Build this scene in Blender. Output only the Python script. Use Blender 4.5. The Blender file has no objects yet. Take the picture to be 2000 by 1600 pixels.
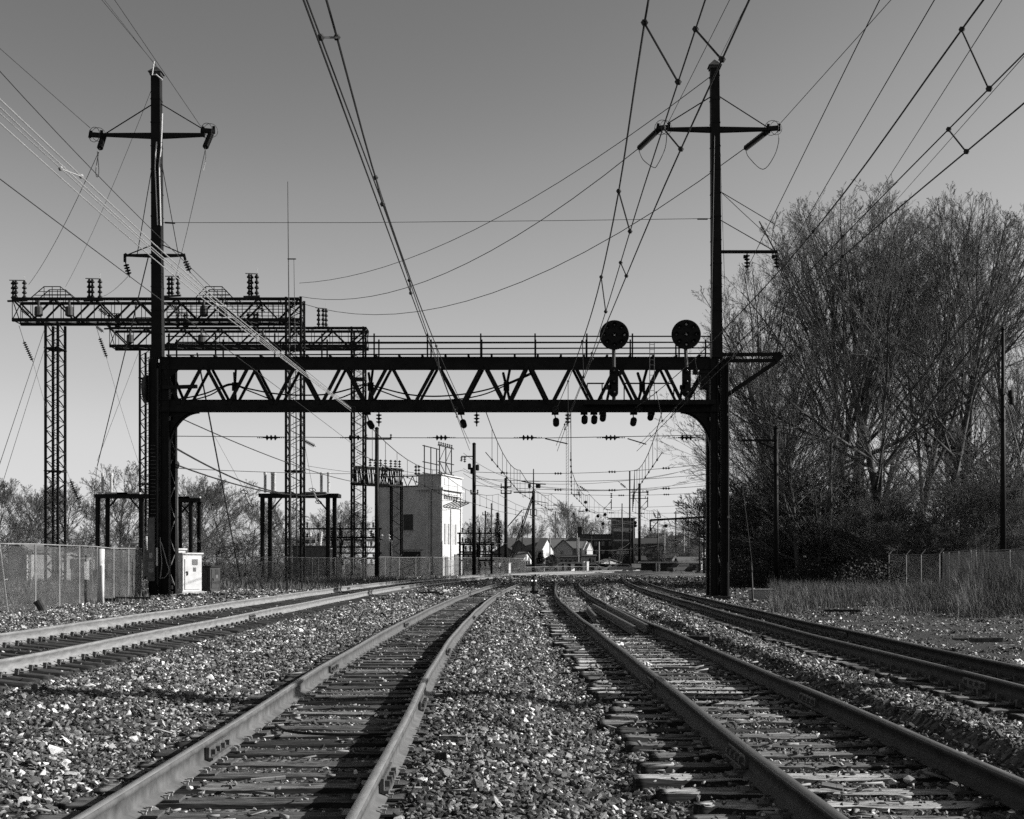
import bpy, math, random
import numpy as np
from mathutils import Vector, Matrix
R = math.radians
rnd = random.Random(7)
sc = bpy.context.scene
col = sc.collection

# ---------------------------------------------------------------- camera, sky, sun, exposure
CAMZ = 1.53
F = 2500.0                      # focal length in photograph pixels, horizon on row 1100
cam_d = bpy.data.cameras.new('camera')
cam = bpy.data.objects.new('camera', cam_d); col.objects.link(cam)
cam_d.lens = 45.0; cam_d.sensor_width = 36.0; cam_d.sensor_fit = 'HORIZONTAL'
cam_d.shift_y = 0.15; cam_d.clip_start = 0.1; cam_d.clip_end = 6000
cam.location = (0, 0, CAMZ); cam.rotation_euler = (R(90), 0, 0)
sc.camera = cam
SUN_EL, SUN_AZ = 27.0, 4.0      # azimuth measured from +X towards +Y
sv = Vector((math.cos(R(SUN_EL))*math.cos(R(SUN_AZ)), math.cos(R(SUN_EL))*math.sin(R(SUN_AZ)), math.sin(R(SUN_EL))))
sun_d = bpy.data.lights.new('sun', 'SUN'); sun_d.energy = 5.0; sun_d.angle = R(0.5); sun_d.color = (1, 0.99, 0.97)
sun = bpy.data.objects.new('sun', sun_d); col.objects.link(sun)
sun.rotation_euler = sv.to_track_quat('Z', 'Y').to_euler()
world = bpy.data.worlds.new("World"); sc.world = world; world.use_nodes = True
wt = world.node_tree; wt.nodes.clear()
sky = wt.nodes.new('ShaderNodeTexSky'); sky.sky_type = 'NISHITA'; sky.sun_disc = False
sky.sun_elevation = R(SUN_EL); sky.sun_rotation = R(90-SUN_AZ); sky.air_density = 1.0; sky.dust_density = 0.6; sky.ozone_density = 2.0
sep = wt.nodes.new('ShaderNodeSeparateColor'); wt.links.new(sky.outputs[0], sep.inputs[0])
# red-filtered black and white film: the sky is seen through its red channel
gm = wt.nodes.new('ShaderNodeMath'); gm.operation = 'MULTIPLY'; gm.inputs[1].default_value = 0.2
wt.links.new(sep.outputs[0], gm.inputs[0])
fcv = wt.nodes.new('ShaderNodeFloatCurve'); cv = fcv.mapping.curves[0]      # the film's characteristic curve
cv.points[0].location = (0, 0); cv.points[1].location = (1, .78)
for a_, b_ in ((.2348, .19), (.2712, .235), (.3288, .335), (.4348, .485), (.55, .60), (.667, .698), (.751, .728)): cv.points.new(a_, b_)
fcv.mapping.update(); wt.links.new(gm.outputs[0], fcv.inputs['Value'])
g5 = wt.nodes.new('ShaderNodeMath'); g5.operation = 'MULTIPLY'; g5.inputs[1].default_value = 5.0; wt.links.new(fcv.outputs[0], g5.inputs[0])
bg = wt.nodes.new('ShaderNodeBackground'); bg.inputs[1].default_value = 0.1
wt.links.new(g5.outputs[0], bg.inputs[0])
wo = wt.nodes.new('ShaderNodeOutputWorld'); wt.links.new(bg.outputs[0], wo.inputs[0])
sc.view_settings.view_transform = 'Standard'; sc.view_settings.look = 'None'
sc.view_settings.gamma = 1.0; sc.view_settings.exposure = 0.9
sc.view_settings.use_curve_mapping = False
sc.cycles.use_denoising = False
sc.cycles.max_bounces = 4; sc.cycles.diffuse_bounces = 2; sc.cycles.glossy_bounces = 2
sc.cycles.use_adaptive_sampling = True; sc.cycles.adaptive_threshold = 0.02

# ---------------------------------------------------------------- helpers
def W(px, py, Y):
    "photograph pixel at distance Y -> world point"
    return Vector(((px-1000.0)*Y/F, Y, CAMZ-(py-1100.0)*Y/F))
def WZ(px, py, z):
    Y = F*(z-CAMZ)/(1100.0-py)
    return Vector(((px-1000.0)*Y/F, Y, z))

ALB = 0.62      # film-exposure trim of all base colours
def mat(name, base, rough=0.8, var=0.25, scale=6.0, metallic=0.0, bump=0.0, bscale=None, stretch=(1,1,1), spec=0.3, spots=None, rand=None):
    base = base*ALB; m = bpy.data.materials.new(name); m.use_nodes = True
    nt = m.node_tree; b = nt.nodes['Principled BSDF']
    b.inputs['Roughness'].default_value = rough; b.inputs['Metallic'].default_value = metallic
    b.inputs['Specular IOR Level'].default_value = spec
    tc = nt.nodes.new('ShaderNodeTexCoord'); mp = nt.nodes.new('ShaderNodeMapping'); mp.inputs['Scale'].default_value = stretch
    nt.links.new(tc.outputs['Object'], mp.inputs[0])
    n = nt.nodes.new('ShaderNodeTexNoise'); n.inputs['Scale'].default_value = scale; n.inputs['Detail'].default_value = 6; n.inputs['Roughness'].default_value = 0.65
    nt.links.new(mp.outputs[0], n.inputs['Vector'])
    r = nt.nodes.new('ShaderNodeValToRGB')
    lo, hi = max(0.0, base*(1-var*1.4)), base*(1+var*1.4)
    r.color_ramp.elements[0].position = 0.3; r.color_ramp.elements[0].color = (lo, lo, lo, 1)
    r.color_ramp.elements[1].position = 0.7; r.color_ramp.elements[1].color = (hi, hi, hi, 1)
    nt.links.new(n.outputs[0], r.inputs[0]); out = r.outputs[0]
    if spots:
        v = nt.nodes.new('ShaderNodeTexNoise'); v.inputs['Scale'].default_value = spots[0]; v.inputs['Detail'].default_value = 3
        nt.links.new(mp.outputs[0], v.inputs['Vector'])
        rr = nt.nodes.new('ShaderNodeValToRGB'); rr.color_ramp.elements[0].position = spots[1]; rr.color_ramp.elements[1].position = spots[1]+0.08
        nt.links.new(v.outputs[0], rr.inputs[0])
        mx = nt.nodes.new('ShaderNodeMix'); mx.data_type = 'RGBA'
        nt.links.new(rr.outputs[0], mx.inputs['Factor']); nt.links.new(out, mx.inputs['A']); mx.inputs['B'].default_value = (spots[2],)*3+(1,)
        out = mx.outputs['Result']
    if rand:
        oi = nt.nodes.new('ShaderNodeObjectInfo'); r2 = nt.nodes.new('ShaderNodeValToRGB')
        cr = r2.color_ramp
        cr.elements[0].position = rand[0][0]; cr.elements[0].color = (rand[0][1],)*3+(1,)
        cr.elements[1].position = rand[1][0]; cr.elements[1].color = (rand[1][1],)*3+(1,)
        for p, c in rand[2:]:
            e = cr.elements.new(p); e.color = (c, c, c, 1)
        nt.links.new(oi.outputs['Random'], r2.inputs[0])
        mx = nt.nodes.new('ShaderNodeMix'); mx.data_type = 'RGBA'; mx.blend_type = 'MULTIPLY'; mx.inputs['Factor'].default_value = 1
        nt.links.new(out, mx.inputs['A']); nt.links.new(r2.outputs[0], mx.inputs['B']); out = mx.outputs['Result']
    nt.links.new(out, b.inputs['Base Color'])
    if bump:
        n2 = nt.nodes.new('ShaderNodeTexNoise'); n2.inputs['Scale'].default_value = bscale or scale*3; n2.inputs['Detail'].default_value = 5
        nt.links.new(mp.outputs[0], n2.inputs['Vector'])
        bp = nt.nodes.new('ShaderNodeBump'); bp.inputs['Strength'].default_value = 1.0; bp.inputs['Distance'].default_value = bump
        nt.links.new(n2.outputs[0], bp.inputs['Height']); nt.links.new(bp.outputs[0], b.inputs['Normal'])
    return m

M = {}
M['steel'] = mat('black_painted_steel', 0.012, 0.6, 0.4, 1.5, spec=0.12, bump=0.002, bscale=30)
M['steel2'] = mat('weathered_grey_steel', 0.05, 0.6, 0.35, 2, spec=0.3, bump=0.002)
M['lattice'] = mat('dark_lattice_steel', 0.016, 0.6, 0.3, 1.5, spec=0.12)
M['galv'] = mat('galvanised_steel', 0.32, 0.5, 0.2, 4, spec=0.5)
M['wire'] = mat('weathered_copper_wire', 0.03, 0.6, 0.2, 2, spec=0.25)
M['alu'] = mat('bright_aluminium_wire', 0.36, 0.6, 0.15, 2, spec=0.6)
M['rail'] = mat('rusted_rail_steel', 0.11, 0.62, 0.35, 5, spec=0.35, bump=0.002, bscale=60, spots=(1.2, 0.6, 0.07))
M['railhead'] = mat('worn_rail_head', 0.30, 0.38, 0.2, 3, spec=0.5, bump=0.0006, bscale=40, stretch=(8, 1, 8))
M['railhead_dark'] = mat('darker_rail_head', 0.10, 0.45, 0.25, 3, spec=0.4, bump=0.0006, bscale=40, stretch=(8, 1, 8))  # darker head tone that goes with the shaded rail copy
M['railshade'] = mat('shaded_rusted_rail_steel', 0.035, 0.65, 0.4, 5, spec=0.2, bump=0.002, bscale=60)  # darker copy of the rusted rail: shadow-side shade put into the colour
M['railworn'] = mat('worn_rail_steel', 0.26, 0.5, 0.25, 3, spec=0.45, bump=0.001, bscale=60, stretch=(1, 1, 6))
M['clip'] = mat('rusty_track_fittings', 0.10, 0.5, 0.4, 12, spec=0.5, bump=0.002)
M['tie'] = mat('weathered_timber', 0.17, 0.85, 0.75, 3.0, stretch=(1, 14, 14), bump=0.02, bscale=3.5, spec=0.2, rand=[(0, 0.2), (1, 1.5), (0.5, 0.75)])
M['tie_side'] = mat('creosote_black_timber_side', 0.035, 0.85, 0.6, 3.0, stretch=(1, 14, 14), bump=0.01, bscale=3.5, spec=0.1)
M['tie_pale'] = mat('pale_splintered_timber', 0.42, 0.85, 0.75, 3.0, stretch=(1, 14, 14), bump=0.02, bscale=3.5, spec=0.2, rand=[(0, 0.15), (1, 1.6), (0.45, 0.7)])
M['stone'] = mat('crushed_stone', 0.8, 0.85, 0.35, 25, spec=0.3, bump=0.004, bscale=60,
                 rand=[(0.0, 0.06), (1.0, 1.6), (0.5, 0.16), (0.75, 0.38), (0.9, 0.7), (0.96, 1.3)])
M['white'] = mat('white_paint', 0.72, 0.6, 0.12, 3, spots=(2.5, 0.66, 0.35))
M['palegrey'] = mat('pale_grey_paint', 0.45, 0.6, 0.18, 3)
M['midgrey'] = mat('mid_grey_paint', 0.16, 0.7, 0.25, 3)
M['darkgrey'] = mat('dark_grey_paint', 0.05, 0.7, 0.25, 3)
M['black'] = mat('black_paint', 0.012, 0.6, 0.3, 3)
M['porcelain'] = mat('brown_glazed_porcelain', 0.014, 0.55, 0.2, 3, spec=0.12)
M['porcelain_pale'] = mat('grey_glazed_porcelain', 0.75, 0.3, 0.15, 3, spec=0.6)
M['bark'] = mat('grey_bark', 0.11, 0.9, 0.45, 1.2, spec=0.1)
M['twig'] = mat('bare_twigs', 0.15, 0.9, 0.35, 0.6, spec=0.1)
M['ivy'] = mat('dark_evergreen_leaves', 0.03, 0.7, 0.4, 2, spec=0.2)
M['grass'] = mat('dead_grass', 0.18, 0.9, 0.45, 0.8, spec=0.1)
M['brick'] = mat('dark_brick', 0.07, 0.9, 0.25, 2)
M['brick2'] = mat('mid_brick', 0.13, 0.9, 0.2, 2)
M['concrete'] = mat('rendered_wall', 0.64, 0.85, 0.12, 0.8, spots=(0.9, 0.66, 0.45))
M['roof'] = mat('roof_shingles', 0.15, 0.9, 0.25, 2.5, stretch=(1, 1, 5))
M['glass'] = mat('dark_window_glass', 0.03, 0.15, 0.1, 2, spec=0.6)
M['glasslight'] = mat('curtained_window_glass', 0.22, 0.3, 0.2, 2, spec=0.6)
M['lens'] = mat('signal_lens_glass', 0.5, 0.1, 0.1, 3, spec=1.0)
M['dirt'] = mat('dark_cinder', 0.03, 0.95, 0.5, 8, bump=0.02, bscale=40)
M['plastic'] = mat('white_plastic', 0.85, 0.5, 0.05, 6, bump=0.01)
M['weed'] = mat('dry_weeds', 0.16, 0.9, 0.5, 0.7, spec=0.1)

def tag(o, label=None, cat=None, group=None, kind=None):
    if label: o['label'] = label
    if cat: o['category'] = cat
    if group: o['group'] = group
    if kind: o['kind'] = kind
    return o
def empty(name, loc, label, cat, group=None, rz=0.0):
    o = bpy.data.objects.new(name, None); col.objects.link(o); o.location = loc; o.rotation_euler = (0, 0, rz)
    o.empty_display_size = 0.2
    return tag(o, label, cat, group)
def link(o, parent=None):
    col.objects.link(o)
    if parent is not None: o.parent = parent
    return o
def copy_tree(o, parent=None):
    c = o.copy(); link(c, parent)
    for ch in list(o.children): copy_tree(ch, c)
    return c
def fastmesh(name, V, Fc, m, smooth=False):
    "V (n,3) array, Fc list of (k,m) index arrays"
    me = bpy.data.meshes.new(name)
    V = np.asarray(V, np.float32); me.vertices.add(len(V)); me.vertices.foreach_set('co', V.ravel())
    loops = np.concatenate([f.ravel() for f in Fc]).astype(np.int32)
    tot = np.concatenate([np.full(len(f), f.shape[1]) for f in Fc]).astype(np.int32)
    st = np.concatenate([[0], np.cumsum(tot)[:-1]]).astype(np.int32)
    me.loops.add(len(loops)); me.loops.foreach_set('vertex_index', loops)
    me.polygons.add(len(tot)); me.polygons.foreach_set('loop_start', st); me.polygons.foreach_set('loop_total', tot)
    if smooth: me.polygons.foreach_set('use_smooth', np.ones(len(tot), bool))
    me.update(calc_edges=True); me.validate()
    if m: me.materials.append(m)
    return me

class MB:
    "collects shapes into one mesh"
    def __init__(s, o=(0, 0, 0)):
        s.v = []; s.f = []; s.o = Vector(o)
    def add(s, vs, fs):
        k = len(s.v)
        s.v.extend([tuple(Vector(v)-s.o) for v in vs]); s.f.extend([tuple(i+k for i in f) for f in fs])
    def box(s, x0, x1, y0, y1, z0, z1):
        v = [(x, y, z) for z in (z0, z1) for y in (y0, y1) for x in (x0, x1)]
        s.add(v, [(0, 2, 3, 1), (4, 5, 7, 6), (0, 1, 5, 4), (2, 6, 7, 3), (0, 4, 6, 2), (1, 3, 7, 5)]); return s
    def bar(s, p, q, w, h=None, up=(0, 0, 1), w2=None, h2=None):
        p = Vector(p); q = Vector(q); h = h or w; w2 = w2 or w; h2 = h2 or h
        d = (q-p).normalized(); u = Vector(up)
        if abs(d.dot(u)) > 0.97: u = Vector((0, 1, 0))
        a = d.cross(u).normalized(); b = a.cross(d).normalized()
        v = [c+a*(sx*ww/2)+b*(sy*hh/2) for c, ww, hh in ((p, w, h), (q, w2, h2)) for sx, sy in ((-1, -1), (1, -1), (1, 1), (-1, 1))]
        s.add(v, [(3, 2, 1, 0), (4, 5, 6, 7), (0, 1, 5, 4), (1, 2, 6, 5), (2, 3, 7, 6), (3, 0, 4, 7)]); return s
    def tube(s, pts, r, n=6, r1=None, caps=True):
        pts = [Vector(p) for p in pts]; r1 = r if r1 is None else r1; N = len(pts); vs = []; fs = []
        ref = Vector((0.13, 0.21, 0.97))
        for i, p in enumerate(pts):
            d = (pts[min(i+1, N-1)]-pts[max(i-1, 0)]).normalized()
            rf = ref if abs(d.dot(ref)) < 0.95 else Vector((0.97, 0.1, 0.1))
            a = d.cross(rf).normalized(); b = a.cross(d)
            rr = r+(r1-r)*i/max(1, N-1)
            for k in range(n):
                t = 2*math.pi*k/n
                vs.append(p+a*(math.cos(t)*rr)+b*(math.sin(t)*rr))
        for i in range(N-1):
            for k in range(n):
                fs.append((i*n+k, i*n+(k+1) % n, (i+1)*n+(k+1) % n, (i+1)*n+k))
        if caps: fs.append(tuple(range(n-1, -1, -1))); fs.append(tuple((N-1)*n+k for k in range(n)))
        s.add(vs, fs); return s
    def lathe(s, p, q, prof, n=10):
        p = Vector(p); d = (Vector(q)-p).normalized(); rf = Vector((0, 0, 1)) if abs(d.z) < 0.9 else Vector((1, 0, 0))
        a = d.cross(rf).normalized(); b = a.cross(d); vs = []; fs = []
        for t, r in prof:
            for k in range(n):
                an = 2*math.pi*k/n; vs.append(p+d*t+a*(math.cos(an)*r)+b*(math.sin(an)*r))
        for i in range(len(prof)-1):
            for k in range(n): fs.append((i*n+k, i*n+(k+1) % n, (i+1)*n+(k+1) % n, (i+1)*n+k))
        fs.append(tuple(range(n-1, -1, -1))); fs.append(tuple((len(prof)-1)*n+k for k in range(n)))
        s.add(vs, fs); return s
    def insul(s, p, q, n, r, core=0.035, seg=8):
        p = Vector(p); q = Vector(q); L = (q-p).length; st = L/n; pr = [(0, core)]
        for i in range(n):
            t = i*st; pr += [(t+st*0.15, core), (t+st*0.35, r), (t+st*0.55, r*0.95), (t+st*0.75, core*1.5)]
        pr.append((L, core)); return s.lathe(p, q, pr, seg)
    def prism(s, pts, vec):
        vec = Vector(vec); n = len(pts); P = [Vector(p) for p in pts]
        s.add(P+[p+vec for p in P], [tuple(range(n-1, -1, -1)), tuple(range(n, 2*n))]+[(i, (i+1) % n, n+(i+1) % n, n+i) for i in range(n)]); return s
    def ring(s, c, ax, rad, r, n=16, m=5):
        c = Vector(c); d = Vector(ax).normalized(); rf = Vector((0, 0, 1)) if abs(d.z) < 0.9 else Vector((1, 0, 0))
        a = d.cross(rf).normalized(); b = a.cross(d)
        return s.tube([c+a*(rad*math.cos(2*math.pi*k/n))+b*(rad*math.sin(2*math.pi*k/n)) for k in range(n+1)], r, m)
    def build(s, name, m, parent=None, smooth=False):
        me = bpy.data.meshes.new(name); me.from_pydata(s.v, [], s.f); me.update()
        if m: me.materials.append(m)
        if smooth: me.polygons.foreach_set('use_smooth', [True]*len(me.polygons))
        o = bpy.data.objects.new(name, me); o.location = s.o if parent is None else (0, 0, 0)
        return link(o, parent)
def top(name, mb, m, label, cat, group=None, smooth=False):
    return tag(mb.build(name, m, None, smooth), label, cat, group)

# ---------------------------------------------------------------- track alignment
def crv(ys, xs):
    ys = np.array(ys, float); xs = np.array(xs, float)
    m = np.gradient(xs, ys)
    def f(y):
        y = np.asarray(y, float); yc = np.clip(y, ys[0], ys[-1]); i = np.clip(np.searchsorted(ys, yc)-1, 0, len(ys)-2)
        h = ys[i+1]-ys[i]; t = (yc-ys[i])/h
        r = (2*t**3-3*t**2+1)*xs[i]+(t**3-2*t**2+t)*h*m[i]+(-2*t**3+3*t**2)*xs[i+1]+(t**3-t**2)*h*m[i+1]
        return r+np.where(y < ys[0], (y-ys[0])*m[0], 0)+np.where(y > ys[-1], (y-ys[-1])*m[-1], 0)
    return f
#            centre line                                                             left rail lift, right rail lift
TR = [
 (crv([-40, 0, 30, 50, 65, 80, 100, 131, 172, 215, 260], [-7.45, -7.45, -7.45, -7.4, -7.15, -6.5, -4.95, -0.9, 7.4, 20, 37]), 0.22, 0.07),
 (crv([-40, 0, 8, 20, 32, 46, 58, 80, 100, 130, 170, 215, 260], [-1.5, -1.5, -1.58, -1.80, -1.78, -1.60, -1.30, -0.4, 1.0, 4.2, 11.4, 23.5, 40]), 0.0, 0.0),
 (crv([-40, 0, 20, 40, 52, 66, 84, 100, 130, 170, 215, 260], [2.45, 2.45, 2.43, 2.42, 2.55, 2.95, 3.7, 4.8, 8.0, 15.2, 27.5, 44]), 0.0, 0.0),
 (crv([-40, 0, 14, 22, 30, 40, 50, 60, 95, 130, 170, 215, 260], [5.7, 5.8, 5.88, 5.95, 6.1, 6.4, 6.7, 7.05, 9.1, 12.3, 19.4, 31.8, 48]), 0.10, 0.0),
]
G2 = 0.7175
def frac_noise(x, y, s, seed):
    rs = np.random.RandomState(seed); r = 0
    for k in range(5):
        a, b = rs.uniform(-1, 1, 2)*s*(1.7**k); p = rs.uniform(0, 6.28)
        r = r+np.sin(x*a*3+y*b*3+p+1.3*np.sin(x*b-y*a))/(1.4**k)
    return r/2.6
def ground_z(x, y):
    x = np.asarray(x, float); y = np.asarray(y, float)
    c = [t[0](y) for t in TR]
    cs = [(c[0]-60, -0.1), (c[0]-12, -0.06), (c[0]-4.5, 0.0), (c[0]-2.6, 0.12), (c[0]-1.35, 0.20), (c[0]+1.45, -0.05), (c[0]+2.2, 0.06), ((c[0]+c[1])/2+0.5, 0.04),
          (c[1]-1.5, -0.04), (c[1]-1.2, -0.04), (c[1]+0.75, -0.04), (c[1]+1.0, 0.015), (c[1]+1.4, 0.03), ((c[1]*0.6+c[2]*0.4), 0.0), (c[2]-1.75, -0.12), (c[2]-1.35, -0.085), (c[2]-0.85, -0.065), (c[2]-0.6, -0.045), (c[2]+1.1, -0.04), (c[2]+1.4, -0.04),
          (c[2]*0.55+c[3]*0.45, 0.10), (c[3]-1.3, 0.08), (c[3]+1.3, -0.09), (c[3]+2.6, -0.2), (c[3]+5, -0.08), (c[3]+14, -0.05), (c[3]+60, -0.1)]
    z = np.full(x.shape, -0.1)
    for (a, za), (b, zb) in zip(cs[:-1], cs[1:]):
        w = (x >= a) & (x < b); t = np.where(w, (x-a)/np.maximum(b-a, 1e-3), 0); t = t*t*(3-2*t)
        z = np.where(w, za+(zb-za)*t, z)
    intrack = np.zeros(x.shape)
    for cc in c: intrack = np.maximum(intrack, np.clip((1.9-np.abs(x-cc))/0.5, 0, 1))
    amp = np.where(np.abs(x) < 14, 0.05, 0.06)*(1-0.8*intrack)
    z = z+amp*frac_noise(x, y, 0.45, 3)+0.25*amp*frac_noise(x, y, 2.2, 5)
    far = np.clip((y-150)/80, 0, 1)
    return z*(1-far)+(-0.02)*far
# ground: one sheet to the horizon
xs = np.concatenate([[-3000, -1200, -500, -250, -150, -110, -85, -70], np.arange(-60, -14, 1.0), np.arange(-14, 14, 0.11), np.arange(14, 60, 1.0), [60, 70, 85, 110, 150, 250, 500, 1200, 3000]])
ys = np.concatenate([[-400, -150, -60, -40, -20, -10, -4, 0, 3], np.arange(5, 30, 0.12), np.arange(30, 70, 0.4), np.arange(70, 160, 1.5), np.arange(160, 300, 10), [320, 400, 600, 1000, 2000, 4000]])
gx, gy = np.meshgrid(xs, ys); gz = ground_z(gx, gy)
nx, ny = len(xs), len(ys)
idx = np.arange(nx*ny).reshape(ny, nx)
fc = np.stack([idx[:-1, :-1], idx[:-1, 1:], idx[1:, 1:], idx[1:, :-1]], -1).reshape(-1, 4)
gm_ = bpy.data.materials.new('gravel_ground'); gm_.use_nodes = True
nt = gm_.node_tree; b = nt.nodes['Principled BSDF']; b.inputs['Roughness'].default_value = 0.95; b.inputs['Specular IOR Level'].default_value = 0.15
tc = nt.nodes.new('ShaderNodeTexCoord')
vo = nt.nodes.new('ShaderNodeTexVoronoi'); vo.inputs['Scale'].default_value = 16
n1 = nt.nodes.new('ShaderNodeTexNoise'); n1.inputs['Scale'].default_value = 0.25; n1.inputs['Detail'].default_value = 8
r1 = nt.nodes.new('ShaderNodeValToRGB'); r1.color_ramp.elements[0].color = (0.03,)*3+(1,); r1.color_ramp.elements[1].color = (0.22,)*3+(1,)
r1.color_ramp.elements[0].position = 0.1; r1.color_ramp.elements[1].position = 0.95
sp = nt.nodes.new('ShaderNodeSeparateColor')
r3 = nt.nodes.new('ShaderNodeValToRGB'); r3.color_ramp.elements[0].position = 0.35; r3.color_ramp.elements[0].color = (0.45,)*3+(1,); r3.color_ramp.elements[1].position = 0.65; r3.color_ramp.elements[1].color = (1,)*4
mx = nt.nodes.new('ShaderNodeMix'); mx.data_type = 'RGBA'; mx.blend_type = 'MULTIPLY'; mx.inputs['Factor'].default_value = 1
bp = nt.nodes.new('ShaderNodeBump'); bp.inputs['Distance'].default_value = 0.03; bp.inputs['Strength'].default_value = 1
L = nt.links.new
L(tc.outputs['Object'], vo.inputs['Vector']); L(tc.outputs['Object'], n1.inputs['Vector']); L(vo.outputs['Color'], sp.inputs[0]); L(sp.outputs[0], r1.inputs[0])
L(n1.outputs[0], r3.inputs[0]); L(r1.outputs[0], mx.inputs['A']); L(r3.outputs[0], mx.inputs['B']); L(mx.outputs['Result'], b.inputs['Base Color'])
L(vo.outputs['Distance'], bp.inputs['Height']); bp.invert = True; L(bp.outputs[0], b.inputs['Normal'])
g = bpy.data.objects.new('ground', fastmesh('ground', np.stack([gx, gy, gz], -1).reshape(-1, 3), [fc], gm_, True)); link(g); tag(g, kind='structure')

# ---------------------------------------------------------------- rails, ties
RAILPROF = [(-0.070, 0), (0.070, 0), (0.070, 0.012), (0.012, 0.034), (0.009, 0.130), (0.036, 0.142), (0.036, 0.168), (0.028, 0.178), (-0.028, 0.178), (-0.036, 0.168), (-0.036, 0.142), (-0.009, 0.130), (-0.012, 0.034), (-0.070, 0.012)]
def centre_frames(fx, y0, y1, st=0.5):
    y = np.arange(y0, y1, st); x = fx(y); dx = (fx(y+0.05)-fx(y-0.05))/0.1
    n = np.stack([np.ones_like(dx), -dx], -1)/np.sqrt(1+dx**2)[:, None]     # unit vector to the right
    return x, y, n
def rail_mesh(fx, off, z0, y0, y1, m, hs=1.0):
    st = 0.5; x, y, n = centre_frames(fx, y0, y1, st)
    P = np.array(RAILPROF); K = len(P); N = len(y)
    wob = 0.006*np.sin(y*0.9+off*5)+0.004*np.sin(y*0.37)
    zz = z0+0.006*np.sin(y*0.55+off)
    o = off+wob[:, None]+P[None, :, 0]*1.0
    V = np.stack([x[:, None]+n[:, 0:1]*o, y[:, None]+n[:, 1:2]*o, zz[:, None]+P[None, :, 1]*hs+0*o], -1)
    idx = np.arange(N*K).reshape(N, K); nxt = np.roll(idx, -1, 1)
    fc = np.stack([idx[:-1], idx[1:], nxt[1:], nxt[:-1]], -1).reshape(-1, 4)
    me = fastmesh('rail', V.reshape(-1, 3), [fc, idx[0:1], idx[-1:, ::-1]], m); me.materials.append(M['railhead_dark' if m is M['railshade'] else 'railhead'])
    mi = np.zeros(len(me.polygons), np.int32); kk = np.tile(np.arange(K), N-1); mi[:len(kk)] = np.isin(kk, (7, 8)); me.polygons.foreach_set('material_index', mi)
    return me
def tie_mesh(seed, ends=0.03):
    rs = np.random.RandomState(seed); nx_, ny_ = 34, 11
    X = np.linspace(-1.3, 1.3, nx_); Yv = np.linspace(-0.115, 0.115, ny_)
    gr = rs.uniform(-0.014, 0.004, ny_); gr[0] -= 0.01; gr[-1] -= 0.01
    for _ in range(3): gr[rs.randint(1, ny_-1)] -= 0.02
    V = []; ex0 = rs.uniform(0, ends, ny_); ex1 = rs.uniform(0, ends, ny_)
    for j, yy in enumerate(Yv):
        for i, xx in enumerate(X):
            q = xx+(ex0[j] if i == 0 else 0)-(ex1[j] if i == nx_-1 else 0)
            w = gr[j]*(0.5+0.5*math.sin(i*0.5+j*1.7+seed))
            V.append((q, yy+rs.uniform(-0.004, 0.004), w+rs.uniform(-0.003, 0.003)))
    n = len(V); V += [(v[0], v[1], -0.17) for v in V]
    I = np.arange(n).reshape(ny_, nx_)
    fc = [np.stack([I[:-1, :-1], I[:-1, 1:], I[1:, 1:], I[1:, :-1]], -1).reshape(-1, 4)]
    ring = np.concatenate([I[0, :], I[1:, -1], I[-1, -2::-1], I[-2:0:-1, 0]])
    r2 = np.roll(ring, -1)
    fc.append(np.stack([ring, ring+n, r2+n, r2], -1))
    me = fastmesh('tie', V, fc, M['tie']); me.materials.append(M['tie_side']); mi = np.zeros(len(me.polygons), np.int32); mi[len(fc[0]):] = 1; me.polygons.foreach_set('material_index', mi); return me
TIES = [tie_mesh(s, 0.03+0.03*(s % 3)) for s in range(8)]
TIESP = []
M['tie_dark'] = mat('creosoted_timber', 0.06, 0.85, 0.6, 3.0, stretch=(1, 14, 14), bump=0.01, bscale=3.5, spec=0.2)
TIESD = []
for s_ in range(8):
    m_ = TIES[s_].copy(); m_.materials[0] = M['tie_dark']; TIESD.append(m_)
    m_ = TIES[s_].copy(); m_.materials[0] = M['tie_pale']; TIESP.append(m_)
pm = MB()
pm.box(-0.17, 0.17, -0.095, 0.095, 0.0, 0.016)
for sx in (-1, 1):
    for sy in (-0.06, 0.06):
        pm.box(sx*0.075-0.012 + (0.006*sx), sx*0.075+0.022*sx+0.012, sy-0.009, sy+0.009, 0.016, 0.038)
        pm.box(min(sx*0.062, sx*0.10), max(sx*0.062, sx*0.10), sy-0.014, sy+0.014, 0.036, 0.045)
me_plate = bpy.data.meshes.new('tie_plate'); me_plate.from_pydata(pm.v, [], pm.f); me_plate.materials.append(M['clip'])
me_plate_b = me_plate.copy(); me_plate_b.materials.append(mat('glint_spike_steel', 0.42, 0.4, 0.1, 5, spec=0.8))  # pale spike colour paints in the sun's glint on the spikes
for k_, p_ in enumerate(me_plate_b.polygons):
    if k_ >= 6: p_.material_index = 1
am = MB()     # rail anchor: a dark clip gripping the rail foot beside the tie
am.box(-0.10, 0.10, -0.02, 0.02, -0.03, 0.0); am.box(0.07, 0.12, -0.022, 0.022, -0.03, 0.05); am.box(-0.12, -0.07, -0.022, 0.022, -0.03, 0.05)
me_anchor = bpy.data.meshes.new('rail_anchor'); me_anchor.from_pydata(am.v, [], am.f); me_anchor.materials.append(M['rail'])

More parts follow.
